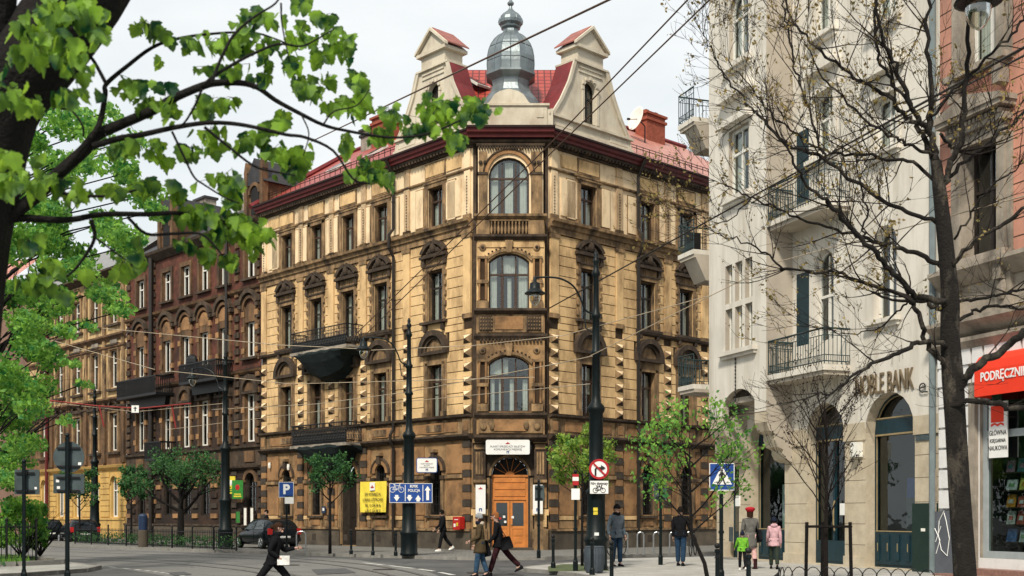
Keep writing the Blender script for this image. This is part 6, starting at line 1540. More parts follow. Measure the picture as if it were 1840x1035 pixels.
text('lettering','KMK',.14,'white_plain',t,Mx@Matrix.Translation(((744-738.5)*k,-.006,.245)),'CENTER',.003,1,1.05,.004); text('lettering','POLICJA',.14,'white_plain',t,Mx@Matrix.Translation(((744-738.5)*k,-.006,.09)),'CENTER',.003,.85,1.0,.002)
# no right turn
p=G(1071,1024,.10); Y=p.y-.36; t=thing('no_right_turn_sign','round red-rimmed no right turn sign with white bicycle exemption plate below','sign',(P(1076.5,0,Y).x,Y,.10)); k=Y/FPX
zc=zz(843,Y,.10); disc(t,17.5*k,zc,'white_plain',-.0,.02); disc(t,18.3*k,zc,'sign_red',-.018,.006,r0=14.2*k,name='red_rim')
q=MB(Matrix.Translation((0,-.024,zc))); q.tube([(-.10,0,-.17),(-.10,0,.0),(-.07,0,.035),(.06,0,.035)],.028,6); q.prism([(.05,-.04),(.17,.035),(.05,.11)],-.02,.005); q.build('arrow','letter_dark',t)
q=MB(Matrix.Translation((0,-.05,zc))@Matrix.Rotation(R(45),4,'Y')); q.box(-14.5*k,14.5*k,-.006,0,-.022,.022); q.build('red_bar','sign_red',t)
zp=zz(875.5,Y,.10); plate(t,33*k,23*k,zp,'white_plain',0,0,'lower_plate'); text('lettering','Nie dotyczy',.105,'letter_dark',t,Matrix.Translation((0,-.024,zp+.10)),'CENTER',.003,.86,1.05,.003)
q=MB(Matrix.Translation((0,-.026,zp-.085))@Matrix.Scale(.55,4)); bike(q,1,.016); q.ball((.0,0,.22),.04,5); q.build('pictogram','letter_dark',t)
for z,mt in ((zz(915,Y,.1),'poster_yellow'),(zz(922,Y,.1),'poster_yellow'),(zz(960,Y,.1),'white_plain'),(zz(977,Y,.1),'white_plain')): plate(t,.12,.09,z,mt,.10,-.09 if mt=='poster_yellow' else -.06,'sticker',th=.004)
# crossing sign
Y=26.0; t=thing('crossing_sign','blue square pedestrian crossing sign with walking figure in a white triangle','sign',(P(1296,0,Y).x,Y,.10),0,SGp); post(t,zz(835,Y,.1),.045,'g'); k=Y/FPX
zc=zz(857,Y,.1); plate(t,45*k,49*k,zc,'sign_blue',-.06,0,edge='white_plain')
q=MB(Matrix.Translation((0,-.082,zc))); q.prism([(-.22,-.17),(.22,-.17),(0,.25)],-.006,0); q.build('triangle','white_plain',t)
q=MB(Matrix.Translation((0,-.09,zc-.02))); q.ball((.0,0,.16),.025,6)
for a in ([(0,.13),(-.01,.02)],[(-.01,.03),(.03,-.04),(.06,-.13),(.09,-.13)],[(-.01,.03),(-.03,-.04),(-.09,-.12),(-.11,-.12)],[(0,.12),(.045,.07),(.07,.03)],[(0,.12),(-.04,.075),(-.07,.05)],): q.tube([(x,0,z) for x,z in a],.016 if len(a)>2 else .028,5)
q.tube([(-.17,0,-.10),(-.08,0,-.10)],.006,4); q.tube([(.09,0,-.10),(.17,0,-.10)],.006,4); q.build('pictogram','letter_dark',t)
# small sign posts near the corner
p=G(968,1003,.12); Y=p.y; t=thing('road_sign','grey back of a rectangular sign on a post in front of the entrance banner','sign',tuple(p),0,SGp); post(t,zz(866,Y,.12),.045,'g'); plate(t,17*Y/FPX,28*Y/FPX,zz(886,Y,.12),'galv',.09,.03,'sign_back'); brackets(t,(zz(877,Y,.12),zz(896,Y,.12)),.05,.25)
p=G(1187,1015,.10); Y=p.y; t=thing('road_sign','grey back of a rectangular sign on a post between the two waiting men','sign',tuple(p),0,SGp); post(t,zz(862,Y,.1),.045,'g'); plate(t,23*Y/FPX,31*Y/FPX,zz(883,Y,.1),'galv',.09,0,'sign_back'); brackets(t,(zz(873,Y,.1),zz(893,Y,.1)),.05,.28)
p=G(1034,1026,.10); Y=p.y; t=thing('road_sign','small red and white sign above a white plate, half hidden by the bright young tree','sign',tuple(p),0,SGp); post(t,zz(850,Y,.1),.04,'g'); zc=zz(862,Y,.1)
plate(t,11*Y/FPX,20*Y/FPX,zc,'sign_red',-.05); plate(t,11*Y/FPX,7*Y/FPX,zc+.02,'white_plain',-.072,th=.004); plate(t,15*Y/FPX,20*Y/FPX,zz(888,Y,.1),'white_plain',-.05)
# bin
p=Vector(((1068-920)*30.6/FPX,30.6,.10)); t=thing('litter_bin','dark grey ribbed litter bin at the foot of the lamp post','litter bin',tuple(p)); m=MB(); m.lathe([(.20,0),(.23,.05),(.265,.3),(.27,.5),(.25,.66),(.255,.69),(.24,.70),(.22,.68),(.21,.5)],20); 
for q in range(20): a=q*PI/10; m.tube([(.232*math.cos(a),.232*math.sin(a),.06),(.268*math.cos(a),.268*math.sin(a),.3),(.272*math.cos(a),.272*math.sin(a),.5),(.252*math.cos(a),.252*math.sin(a),.66)],.008,4)
m.build('body','bin_grey',t); m=MB(); m.lathe([(.19,.66),(.19,.67)],16); m.build('opening','room_dark',t)
# ticket column
p=G(257,983,.12); t=thing('ticket_column','grey cylindrical column with blue upper part by the far fence','ticket machine',tuple(p)); m=MB(); m.lathe([(.22,0),(.22,.75),(.20,.8)],16); m.build('base','plinth',t); m=MB(); m.lathe([(.21,.8),(.21,1.45),(.17,1.52),(.06,1.56)],16); m.build('upper_part','blue_dark',t)
# cycle stands
def stand(px,y,w,label,z=.12):
    p=G(px,y,z); t=thing('cycle_stand',label,'cycle stand',tuple(p),0,'steel hoop cycle stands'); m=MB(); h=.85
    m.tube([(-w/2,0,0),(-w/2,0,h-.12),(-w/2+.04,.0,h-.03),(-w/2+.12,0,h),(w/2-.12,0,h),(w/2-.04,0,h-.03),(w/2,0,h-.12),(w/2,0,0)],.028,8,False); m.build('hoop','steel',t); m=MB(); m.box(-w/2-.07,-w/2+.07,-.05,.05,0,.01); m.build('foot_plate','steel',t); m=MB(); m.box(w/2-.07,w/2+.07,-.05,.05,0,.01); m.build('foot_plate','steel',t)
stand(541,994,.36,'steel hoop stand by the rear of the parked car')
for k,px in enumerate((1122,1151,1180,1209,1238)): stand(px,997-k*.3,.24,['steel hoop stand seen right behind the man in grey-blue jacket','steel hoop stand second from the left in the row by the wall','steel hoop stand behind the post with the grey sign back','steel hoop stand seen just left of the man in jeans','steel hoop stand by the parked bicycle'][k])
# bicycle
def bicycle(px,y,ang,label):
    p=G(px,y,.12); t=thing('bicycle',label,'bicycle',tuple(p),ang)
    for cx in (-.52,.52):
        m=MB(); m.tube([(cx+.33*math.cos(q*PI/10),0,.35+.33*math.sin(q*PI/10)) for q in range(21)],.02,5,False); w=m.build('wheel','tyre',t)
        m=MB(); 
        for q in range(10): m.tube([(cx,0,.35),(cx+.32*math.cos(q*PI/5),0,.35+.32*math.sin(q*PI/5))],.003,3)
        m.build('spokes','steel',w)
    m=MB(); 
    for a,b in (((-.52,.35),(-.18,.78)),((-.18,.78),(.34,.80)),((.36,.86),(.52,.35)),((.33,.76),(0,.32)),((0,.32),(-.2,.84)),((-.52,.35),(0,.32))): m.tube([(a[0],0,a[1]),(b[0],0,b[1])],.018,6)
    m.build('frame','black_paint',t); m=MB(); m.tube([(.36,0,.86),(.33,0,1.0)],.016,5); m.tube([(.33,-.28,1.02),(.33,0,1.0),(.33,.28,1.02)],.014,5); m.build('handlebar','black_paint',t); m=MB(); m.ball((-.22,0,.90),(.13,.07,.03),8); m.build('saddle','black_paint',t)
bicycle(1245,999,R(72),'dark bicycle leaning by the hoop stand beyond the man in jeans')
bicycle(1108,998,R(60),'pale-wheeled bicycle half hidden behind the man in the grey-blue jacket')
# ---- things on the corner house walls
def onwall(F,px,y,off=.0): u=F.u(px); return F.W@Vector((u,-off,F.z(px,y)))
def wthing(name,label,cat,F,px,y,off,group=None): return thing(name,label,cat,tuple(onwall(F,px,y,off)),F.ang,group)
t=wthing('entrance_sign','wide white ticket office sign with red and dark lettering over the wooden door','sign',FC,912.5,805,.60)
def rrect(w,h,r,n=4):
    o=[]
    for cx,cz,a in ((w/2-r,-h/2+r,-90),(w/2-r,h/2-r,0),(-w/2+r,h/2-r,90),(-w/2+r,-h/2+r,180)):
        for k in range(n+1): q=R(a+90*k/n); o.append((cx+r*math.cos(q),cz+r*math.sin(q)))
    return o
m=MB(); m.prism(rrect(1.86,.62,.07),-.06,0); m.build('panel','white_plain',t); m=MB(); m.box(-1.0,-.9,0,.35,-.1,.1); m.box(.9,1.0,0,.35,-.1,.1); m.build('bracket','black_iron',t)
text('lettering','PUNKT SPRZEDAŻY BILETÓW',.115,'letter_dark',t,Matrix.Translation((0,-.064,.02)),'CENTER',.003,.92,1.05); text('lettering','KOMUNIKACJI MIEJSKIEJ',.115,'letter_dark',t,Matrix.Translation((0,-.064,-.10)),'CENTER',.003,.92,1.05)
def crest(M,par,s=1):
    m=MB(M); m.prism([(-.10*s,-.03*s),(.10*s,-.03*s),(.07*s,.01*s),(.03*s,.02*s),(0,.08*s),(-.03*s,.02*s),(-.07*s,.01*s)],-.004,0); m.build('emblem','sign_red',par)
def gate(M,par,s=1):
    m=MB(M); m.box(-.05*s,-.02*s,-.004,0,-.05*s,.05*s); m.box(.02*s,.05*s,-.004,0,-.05*s,.05*s); m.box(-.05*s,.05*s,-.004,0,.02*s,.055*s); m.build('emblem','sign_blue',par)
crest(Matrix.Translation((0,-.062,.16)),t); gate(Matrix.Translation((0,-.062,-.22)),t)
for px,lab in ((864,'tall narrow white banner left of the wooden door'),(966,'tall narrow white banner right of the wooden door, partly behind a sign post')):
    t=wthing('door_banner',lab,'banner',FC,px,897.5,.42,'white banners beside the entrance'); m=MB(); m.box(-.21,.21,-.02,0,-.62,.62); m.build('panel','white_plain',t); crest(Matrix.Translation((0,-.022,.46)),t,1); gate(Matrix.Translation((0,-.022,-.45)),t,1.3)
    m=MB(); m.box(-.18,.18,0,.16,.3,.34); m.box(-.18,.18,0,.16,-.34,-.3); m.build('bracket','black_iron',t)
    for q in range(7): pass
    text('lettering','\n'.join(['- - - - -']*6),.06,'galv',t,Matrix.Translation((0,-.022,.05)),'CENTER',.001,1) if 0 else None
# projecting light box
t=wthing('light_box_sign','small white light box with blue side projecting over the ground floor window','sign',FL,787,837,.62); t.rotation_euler=(0,0,R(0)); m=MB(); m.prism(rrect(.86,.60,.06),-.14,.14); m.build('box','white_plain',t); m=MB(); m.ring(rrect(.92,.66,.08),rrect(.86,.60,.06),-.13,.13); m.build('frame','sign_blue',t)
for k,s in enumerate(('PUNKT SPRZEDAŻY','BILETÓW','KOMUNIKACJI MIEJSKIEJ')): text('lettering',s,.075,'letter_dark',t,Matrix.Translation((0,-.144,.06-.08*k)),'CENTER',.002,.8)
crest(Matrix.Translation((0,-.142,.17)),t,.9); gate(Matrix.Translation((0,-.142,-.21)),t,1)
m=MB(); m.tube([(.1,.1,.1),(.45,.62,.1)],.02,5); m.build('bracket','black_iron',t)
# yellow banner
t=wthing('rental_banner','yellow hanging rental banner with dark telephone lettering on the left facade','banner',FL,678.5,893,.24); kY=(FL.W@Vector((FL.u(678),0,0))).y
bw=FL.u(702)-FL.u(655); bh=55*kY/FPX; m=MB(); n=12
for i in range(n):
    for j in range(6):
        f=lambda a,b:((-bw/2+bw*a/n),-.02-.03*math.sin(a*1.7+b*.6)*(1-b/8),-bh/2+bh*b/6)
        m.face([f(i,j),f(i+1,j),f(i+1,j+1),f(i,j+1)])
m.build('sheet','banner_yellow',t)
for k,s in enumerate(('DO WYNAJĘCIA','LOKALE UŻYTKOWE','TEL. 12 254 18 36','LUB 12 254 18 37')): text('lettering',s,.195,'letter_dark',t,Matrix.Translation((.03,-.075,.12-.26*k)),'CENTER',.003,.86,1,.0)
m=MB(); m.box(-.2,.2,-.07,-.06,bh/2-.42,bh/2-.04); m.build('white_patch','white_plain',t); crest(Matrix.Translation((0,-.075,bh/2-.26)),t,1.4)
# red post box
t=wthing('post_box','red wall post box with white stickers between the walking man and the door','post box',FL,832,940,.0); t.location=tuple(onwall(FL,835,940,.34)); m=MB(); m.prism(rrect(.46,.56,.05),-.14,.14); m.build('box','mail_red',t); m=MB(); m.box(-.16,-.04,-.15,-.14,-.16,-.02); m.build('label','white_plain',t); m=MB(); m.box(-.12,.12,-.15,-.14,.14,.17); m.build('slot','white_plain',t); m=MB(); m.box(.02,.12,-.15,-.14,-.12,.02); m.build('emblem','poster_yellow',t); m=MB(); m.box(-.1,.1,.14,.34,-.1,.1); m.build('bracket','black_iron',t)
# notice board on brick house, posters
for px,y,w,h,mt,lab in ((437,872,.50,.95,'poster_yellow','yellow hanging poster with a painted figure on the brick house'),(449,880,.62,1.0,'poster_green','green hanging poster with red picture and yellow lettering beside the yellow one')):
    t=thing('hanging_poster',lab,'poster',tuple(onwall(FL,px,y,.75)),R(-8),'hanging posters on the brick house'); m=MB(); m.box(-w/2,w/2,-.02,.02,-h/2,h/2); m.build('panel',mt,t)
    m=MB(); m.ball((0,-.02,.12),(.12,.012,.16),8); m.build('picture','sign_red' if mt=='poster_green' else 'curtain',t); m=MB(); m.box(-w*.35,w*.35,-.025,-.02,-h*.40,-h*.33); m.box(-w*.3,w*.3,-.025,-.02,-h*.28,-h*.22); m.build('stripe','poster_yellow' if mt=='poster_green' else 'poster_green',t)
    m=MB(); m.tube([(0,0,h/2),(0,0,h/2+.06),(0,.75,h/2+.06)],.015,5); m.build('bracket','black_iron',t)
for k,(px,y,w,h,mt,lab) in enumerate(((413,925,.35,.8,'room_dark','dark framed notice case left of the small green box on the brick house'),(438,929,.42,.62,'poster_green','small green wall box on the brick house'),(451,928,.3,.95,'curtain','tall white notice behind the parked car, the left one'),(463,928,.3,.95,'curtain','tall white notice behind the parked car, the right one'),(1000,1000,0,0,'','') )):
    if not w: continue
    t=thing('notice_board',lab,'notice board',tuple(onwall(FL,px,y,.30)),FL.ang,'notices on the brick house wall'); m=MB(); m.box(-w/2,w/2,-.05,0,-h/2,h/2); m.build('panel',mt,t); m=MB(); o=[(-w/2,-h/2),(w/2,-h/2),(w/2,h/2),(-w/2,h/2)]; m.ring([(a*1.15,b*1.08) for a,b in o],o,-.07,0); m.build('frame','frame_brown',t)
# small wall lanterns and plates
for px,y,lab in ((489,836,'small white wall lamp left of the first arched window'),(523,839,'small white wall lamp right of the first arched window')):
    t=thing('wall_lamp',lab,'wall lamp',tuple(onwall(FL,px,y,.16)),FL.ang,'small white wall lamps'); m=MB(); m.lathe([(.06,-.16),(.08,0),(.06,.14)],8); m.build('glass_shade','curtain',t); m=MB(); m.box(-.02,.02,0,.16,.1,.14); m.build('bracket','black_iron',t)
t=wthing('wall_plate_sign','small dark blue house number plate beside the dark doorway','sign',FL,586,916,.14); m=MB(); m.box(-.17,.17,-.02,0,-.17,.17); m.build('panel','blue_dark',t); m=MB(); m.box(-.08,.08,-.024,-.02,-.05,.09); m.build('mark','white_plain',t)
# street-name sign on wires
# ================= wires =================
def wire(pts,r,mt,label,sag=0,name='overhead_wire'):
    q=[]
    for (a,b) in zip(pts,pts[1:]):
        A=P(*a); B_=P(*b)
        for k in range(12): t_=k/12; p=A.lerp(B_,t_); p.z-=sag*4*t_*(1-t_); q.append(p)
    q.append(P(*pts[-1])); o=Vector(q[0]); m=MB(); m.tube([p-o for p in q],r,5)
    x=m.build(name,mt,None,o); tag(x,label,'wire','overhead tram wires and span wires'); return x
mat('wire_brown',(.10,.05,.03),.6,.2); mat('wire_pale',(.42,.34,.24),.6,.2); mat('wire_dark',(.02,.017,.015),.6,.2)
wire([(560,254,48),(1100,-3,20)],.022,'wire_brown','brown wire crossing the sky from behind the leaves over the grey dome')
wire([(640,600,52.5),(985,262,36),(1240,-5,26)],.020,'wire_brown','left one of two parallel wires slanting over the corner window')
wire([(655,603,52.5),(990,275,36),(1280,-5,26)],.020,'wire_brown','right one of two parallel wires slanting over the corner window')
wire([(983,556,50.2),(1485,280,30),(1850,80,18)],.026,'wire_dark','dark cable from the corner house across the bank, upper of a pair')
wire([(1300,393,40),(1617,215,28),(1850,95,18.3)],.020,'wire_dark','dark cable across the bank front, lower of a pair')
wire([(74,606,60),(278,664,54)],.016,'wire_pale','pale span wire dropping from the left trees to the brick house'); wire([(185,590,58),(500,620,50),(652,627,45)],.016,'wire_pale','pale span wire running to the lamp by the upper netted balcony')
wire([(306,667,52),(522,690,50),(707,685,48),(960,678,44)],.014,'wire_pale','pale wire at first floor level, passing below the netted balcony'); wire([(380,736,54),(568,726,50),(735,704,45),(1005,653,36),(1064,640,31.6)],.014,'wire_pale','pale wire rising from the brick house to the right tall lamp post')
wire([(300,772,54),(672,727,50),(1060,690,31.6)],.011,'wire_pale','thin pale wire crossing the lower facade to the right tall lamp post'); wire([(652,630,45),(850,621,42),(1012,603,40),(1280,530,34)],.013,'wire_pale','pale wire crossing the corner oriel between first and second floor')
wire([(60,720,58),(243,740,52),(400,725,50)],.012,'wire_pale','pale wire beside the red cord over the left street')
wire([(1060,640,31.6),(1400,470,26),(1850,350,18)],.011,'wire_pale','thin pale wire running behind the bare tree to the right edge')
o=wire([(84,719,56),(171,729,54),(250,734,52),(343,725,50)],.03,'cord_red','red cord hung over the street',name='red_cord'); o['label']='red cord strung over the street at left with two hanging ends'; o['category']='cord'; del o['group']
for a,b,lab in (((178,728,53.8),(187,767,53.8),'left hanging end of the red cord'),((309,729,50.8),(316,770,50.8),'right hanging end of the red cord')):
    o=wire([a,b],.035,'cord_red',lab,0,'cord_tail'); o['category']='cord'; o['group']='hanging red cord ends'
t=thing('span_sign','small white square tram sign with dark mark hanging on a wire','sign',tuple(P(243,735,51.8))); m=MB(); m.box(-.16,.16,-.01,.01,-.16,.16); m.build('panel','white_plain',t); m=MB(); m.box(-.025,.025,-.014,-.01,-.1,.1); m.box(-.07,.07,-.014,-.01,.02,.06); m.build('mark','letter_dark',t)
# ================= low hoop fence =================
t=thing('hoop_fence','low black hoop fence edging the tree pit along the lower right','fence',(4.4,20.2,.1)); path=smooth([(0,0,0),(.9,3.2,0),(1.6,5.6,0),(3.0,5.2,0),(4.6,4.2,0)],6); m=MB()
L_=0; P_=path; acc=[P_[0]]
step=.30; cur=Vector(P_[0]); i=1; pts=[cur.copy()]
while i<len(P_):
    d=Vector(P_[i])-cur
    if d.length<step: i+=1; continue
    cur=cur+d.normalized()*step; pts.append(cur.copy())
for a,b in zip(pts,pts[1:]):
    c=(a+b)/2; e=(b-a)*.62
    m.tube([c+e*math.cos(PI*k/8)+Vector((0,0,.05+.32*math.sin(PI*k/8))) for k in range(9)],.011,5,False)
m.tube([p+Vector((0,0,.06)) for p in pts],.012,4); m.build('hoops','black_iron',t)
# ================= cars =================
def car(loc,rot,label,L_=4.0,sc=1.0):
    t=thing('parked_car',label,'car',loc,rot,'dark cars parked along the street'); t.scale=(sc,sc,sc*.93)
    # stations along y (front = +y)
    S=[(-2.0,.66,.35,.80,.80,.60),(-1.93,.78,.28,.92,1.02,.66),(-1.75,.83,.22,.95,1.28,.62),(-1.4,.85,.2,.95,1.43,.62),(-.6,.86,.2,.93,1.48,.64),(.1,.86,.2,.92,1.45,.64),(.55,.85,.2,.91,1.25,.66),(.98,.84,.2,.90,.92,.74),(1.5,.81,.22,.80,.82,.70),(1.85,.72,.26,.66,.68,.60),(1.98,.58,.34,.52,.54,.5)]
    m=MB(); rings=[]
    for y,w,zb,zs,zt,wt in S:
        pts=[(-w*.9,zb),(-w,zb+.18),(-w,zs-.12),(-w*.965,zs),(-wt,zt-.03),(-wt*.8,zt+.01),(wt*.8,zt+.01),(wt,zt-.03),(w*.965,zs),(w,zs-.12),(w,zb+.18),(w*.9,zb)]
        rings.append(m.vs([(x,y,z) for x,z in pts]))
    for a,b in zip(rings,rings[1:]):
        for k in range(12): j=(k+1)%12; m.fi([a+k,a+j,b+j,b+k][::-1])
    m.fi([rings[0]+k for k in range(12)]); m.fi([rings[-1]+k for k in range(12)][::-1])
    m.build('body','car_black',t,smooth=True)
    def gl(name,pts,mt='glass_car2',th=0): q=MB(); q.face(pts); q.build(name,mt,t)
    for s in (-1,1):
        x=lambda w:s*(w+.006)
        gl('side_window',[(x(.82),-1.45,.99),(x(.82),-.45,.97),(x(.66),-.5,1.41),(x(.655),-1.25,1.36)][::s]); gl('side_window',[(x(.82),-.38,.97),(x(.815),.72,.95),(x(.67),.28,1.33),(x(.66),-.42,1.41)][::s])
        q=MB(); q.ball((s*.93,.62,.98),(.09,.06,.06),6); q.build('mirror','car_black',t)
        for y in (-1.25,1.3):
            q=MB(Matrix.Translation((s*.78,y,.31))@Matrix.Rotation(PI/2,4,'Y')); q.lathe([(.22,-.1),(.30,-.09),(.315,0),(.30,.09),(.22,.1)],18); wh=q.build('wheel','tyre',t,smooth=False)
            q=MB(Matrix.Translation((s*(.78+.08),y,.31))@Matrix.Rotation(PI/2,4,'Y')); 
            for k in range(7): a=k*2*PI/7; q.tube([(.04*math.cos(a),.04*math.sin(a),s*.03),(.2*math.cos(a),.2*math.sin(a),s*.03)],.022,4)
            q.tube([(.2*math.cos(k*PI/8),.2*math.sin(k*PI/8),s*.02) for k in range(17)],.018,4,False); q.build('rim','steel',wh)
        q=MB(); q.box(*sorted((s*.62,s*.80)),-2.02,-1.86,.72,1.02); q.build('tail_light','tail_red',t)
        q=MB(); q.box(*sorted((s*.42,s*.68)),1.84,1.99,.52,.66); q.build('headlight','frame_white',t)
        q=MB(); q.tube([(s*.868,-.42,.3),(s*.868,-.42,.9)],.006,3); q.tube([(s*.868,-.5,.82),(s*.868,-.65,.82)],.012,4); q.build('door_handle','black_paint',t)
    gl('rear_window',[(-.58,-1.93,1.0),(.58,-1.93,1.0),(.50,-1.70,1.33),(-.50,-1.70,1.33)]); gl('windscreen',[(.66,.93,.96),(-.66,.93,.96),(-.56,.50,1.30),(.56,.50,1.30)])
    q=MB(); q.box(-.26,.26,-2.03,-1.98,.52,.64); q.build('number_plate','white_plain',t); q=MB(); q.box(-.78,.78,-2.03,-1.8,.36,.56); q.build('bumper','black_paint',t)
p=G(493,992,.0); car((p.x-.75,p.y+2.0,.12),R(36),'black hatchback parked left of the parking sign, behind the striding woman',sc=.96)
p=G(118,978,.0); car((p.x,p.y+2,.0),R(30),'black hatchback parked far left behind the round sign back')
p=P(178/2.9,955,68); car((p.x-.3,70,.0),R(35),'dark car mostly hidden behind the verge bushes at far left')
# ================= people =================
SK={'skin':(.50,.31,.235),'black':(.010,.010,.012),'jeans':(.035,.075,.13),'dkjeans':(.02,.045,.085),'olive':(.075,.055,.03),'grey':(.27,.28,.29),'greyblue':(.10,.125,.15),'tan':(.48,.34,.24),'red':(.38,.02,.03),'coatgrey':(.13,.125,.115),'pink':(.55,.34,.37),'green':(.16,.42,.04),'hair_d':(.035,.017,.01),'hair_g':(.26,.10,.035),'hair_b':(.01,.008,.007),'maroon':(.035,.012,.015),'white':(.75,.74,.7),'pinkt':(.62,.38,.36),'navy':(.012,.016,.03),'dkgreen':(.03,.04,.03),'fur':(.50,.42,.34)}
for k,c in SK.items(): mat('cl_'+k,c,.9 if k!='skin' else .55,.3,9,.6 if k!='skin' else 0,14,spec=.08 if k!='skin' else .3)
mat('eye',(.02,.015,.012),.2,.1)
def skinmesh(name,nodes,edges,mt,parent,extra=None,sub=2,root=0,mats=None):
    me=bpy.data.meshes.new(name); me.from_pydata([n[0] for n in nodes],edges,[]); o=bpy.data.objects.new(name,me); C.objects.link(o)
    md=o.modifiers.new('s','SKIN'); md.use_smooth_shade=True
    for v,n in zip(me.skin_vertices[0].data,nodes): v.radius=(n[1],n[2] if len(n)>2 else n[1])
    me.skin_vertices[0].data[root].use_root=True
    sb=o.modifiers.new('b','SUBSURF'); sb.levels=sub; sb.render_levels=sub
    dg=bpy.context.evaluated_depsgraph_get(); r=bpy.data.meshes.new_from_object(o.evaluated_get(dg)); bpy.data.objects.remove(o)
    if extra:
        bm=bmesh.new(); bm.from_mesh(r); x=extra.mesh('tmp',['white_plain']); n0=len(bm.faces); bm.from_mesh(x); bm.to_mesh(r); bm.free()
        ex=extra.mi
    r.materials.clear()
    for q in (mats or [mt]): r.materials.append(m_(q))
    if extra and mats:
        idx=[0]*n0+list(extra.mi); r.polygons.foreach_set('material_index',idx)
    r.polygons.foreach_set('use_smooth',[True]*len(r.polygons)); r.name=name
    return obj(name,r,parent)
def person(loc,face,label,h=1.75,legs=((25,10),(-25,25)),arms=((20,20),(-20,30)),lean=4,top='black',coat=None,bottom='jeans',shoes='black',hair=('hair_d','short'),hat=None,bag=None,boots=False,headyaw=0,arm_side=(.0,.0),holds=None,build_=1.0,scarf=None,hood=None,headtilt=0):
    """face: world heading in degrees, 0 = +x (right in view), 90 = away from the viewer"""
    t=thing('person',label,'person',loc,R(face-90),'people in the street'); s=h/1.75; b=build_
    TH,SH=.43,.42
    def legp(a,kb,side,pz):
        hip=Vector((side*.09,0,pz)); a_=R(a); kn=hip+Vector((0,math.sin(a_)*TH,-math.cos(a_)*TH)); c=R(a-kb); an=kn+Vector((0,math.sin(c)*SH,-math.cos(c)*SH)); return hip,kn,an
    dz=max(math.cos(R(a))*TH+math.cos(R(a-k))*SH for a,k in legs); pz=dz+.085
    ln=R(lean); up=lambda d,x=0:Vector((x,math.sin(ln)*d,pz+math.cos(ln)*d))
    Lg=[legp(legs[0][0],legs[0][1],-1,pz),legp(legs[1][0],legs[1][1],1,pz)]
    def armp(sh,a,e,side,out):
        a_=R(a); o_=R(out); d1=Vector((side*math.sin(o_),math.sin(a_)*math.cos(o_),-math.cos(a_)*math.cos(o_))); el=sh+d1*.29; c=R(a+e); d2=Vector((side*math.sin(o_)*(.4 if e<60 else -1.2),math.sin(c),-math.cos(c))).normalized(); wr=el+d2*.25; return sh,el,wr,d2
    shl=[up(.465,-.165*b),up(.465,.165*b)]
    Ar=[armp(shl[0],arms[0][0],arms[0][1],-1,8+arm_side[0]),armp(shl[1],arms[1][0],arms[1][1],1,8+arm_side[1])]
    nk=up(.56); hd=up(.70)+Vector((0,.02,0))
    N=[(tuple(up(0)),.12,.10),(tuple(up(.22)),.12*b,.10),(tuple(up(.42)),.145*b,.10),(tuple(up(.52)),.06,.06),(tuple(nk),.052,.052),(tuple(hd-Vector((0,0,.06))),.068,.080),(tuple(hd+Vector((0,-.01,.04))),.082,.098),(tuple(hd+Vector((0,-.012,.085))),.06,.075)]
    E=[(0,1),(1,2),(2,3),(3,4),(4,5),(5,6),(6,7)]
    for hp,kn,an in Lg:
        i=len(N); N+= [(tuple(hp),.085),(tuple((hp+kn)/2),.075),(tuple(kn),.052),(tuple((kn*2+an)/3),.052),(tuple(an),.034),(tuple(an+Vector((0,.10,-.045))),.036,.028)]; E+=[(0,i),(i,i+1),(i+1,i+2),(i+2,i+3),(i+3,i+4),(i+4,i+5)]
    x=MB(); 
    for (sh,el,wr,d2),sd in zip(Ar,(-1,1)):
        i=len(N); palm=wr+d2*.075; N+= [(tuple(sh),.045),(tuple(el),.036),(tuple(wr),.024),(tuple(palm),.034,.018)]; E+=[(2,i),(i,i+1),(i+1,i+2),(i+2,i+3)]
        side=Vector((sd,0,0)); ac=d2.cross(side).normalized()    # across palm
        for q,(off,Lf) in enumerate(((-.026,.066),(-.009,.078),(.009,.074),(.026,.058))):
            p0=palm+ac*off+d2*.01; cu=side*(-.35); x.tube([p0,p0+d2*Lf*.5,p0+d2*Lf*.8+cu*Lf*.5,p0+d2*Lf*.95+cu*Lf],[.0095,.0085,.008,.006],5)
        x.tube([wr+d2*.03,wr+d2*.05+ac*-.045,wr+d2*.085+ac*-.055],[.011,.010,.007],5)
    HM=Matrix.Translation(hd)@Matrix.Rotation(R(headyaw),4,'Z')@Matrix.Rotation(R(-headtilt),4,'X')
    hx=MB(HM); hx.m(0); 
    hx.prism([(-.012,-.03),(.012,-.03),(.008,.03),(-.008,.03)],.07,.082); hx.ball((0,.096,-.018),(.014,.02,.016),6); hx.ball((0,.075,-.075),(.04,.03,.028),6)
    for sd in (-1,1): hx.ball((sd*.082,-.0,-.005),(.012,.022,.032),6)
    hx.m(1); 
    for sd in (-1,1): hx.ball((sd*.032,.083,.012),(.013,.010,.009),6)
    hx.m(2); hx.ball((0,.092,-.05),(.024,.010,.006),6)
    hx.m(0)
    if hair and hair[1]=='beard': hx.m(3)
    base_=len(x.v); off=len(x.v); x.v+=hx.v; x.f+=[tuple(i+off for i in f) for f in hx.f]; x.mi+=hx.mi
    skinmesh('body',[(tuple(Vector(n[0])),)+n[1:] for n in N],E,'cl_skin',t,x,2,0,['cl_skin','eye','cl_red','cl_skin'])
    # trousers
    N=[(tuple(up(.0)),.115*b,.10)]; E=[]
    for (hp,kn,an),sd in zip(Lg,(-1,1)):
        i=len(N); w=.012; N+=[(tuple(hp-Vector((0,0,.02))),.10),(tuple((hp+kn)/2),.092),(tuple(kn),.070+w),(tuple((kn+an)/2),.064+w),(tuple(an+Vector((0,0,.02))),.055+w)]; E+=[(0,i)]+[(i+k,i+k+1) for k in range(4)]
    skinmesh('trousers',N,E,'cl_'+bottom,t)
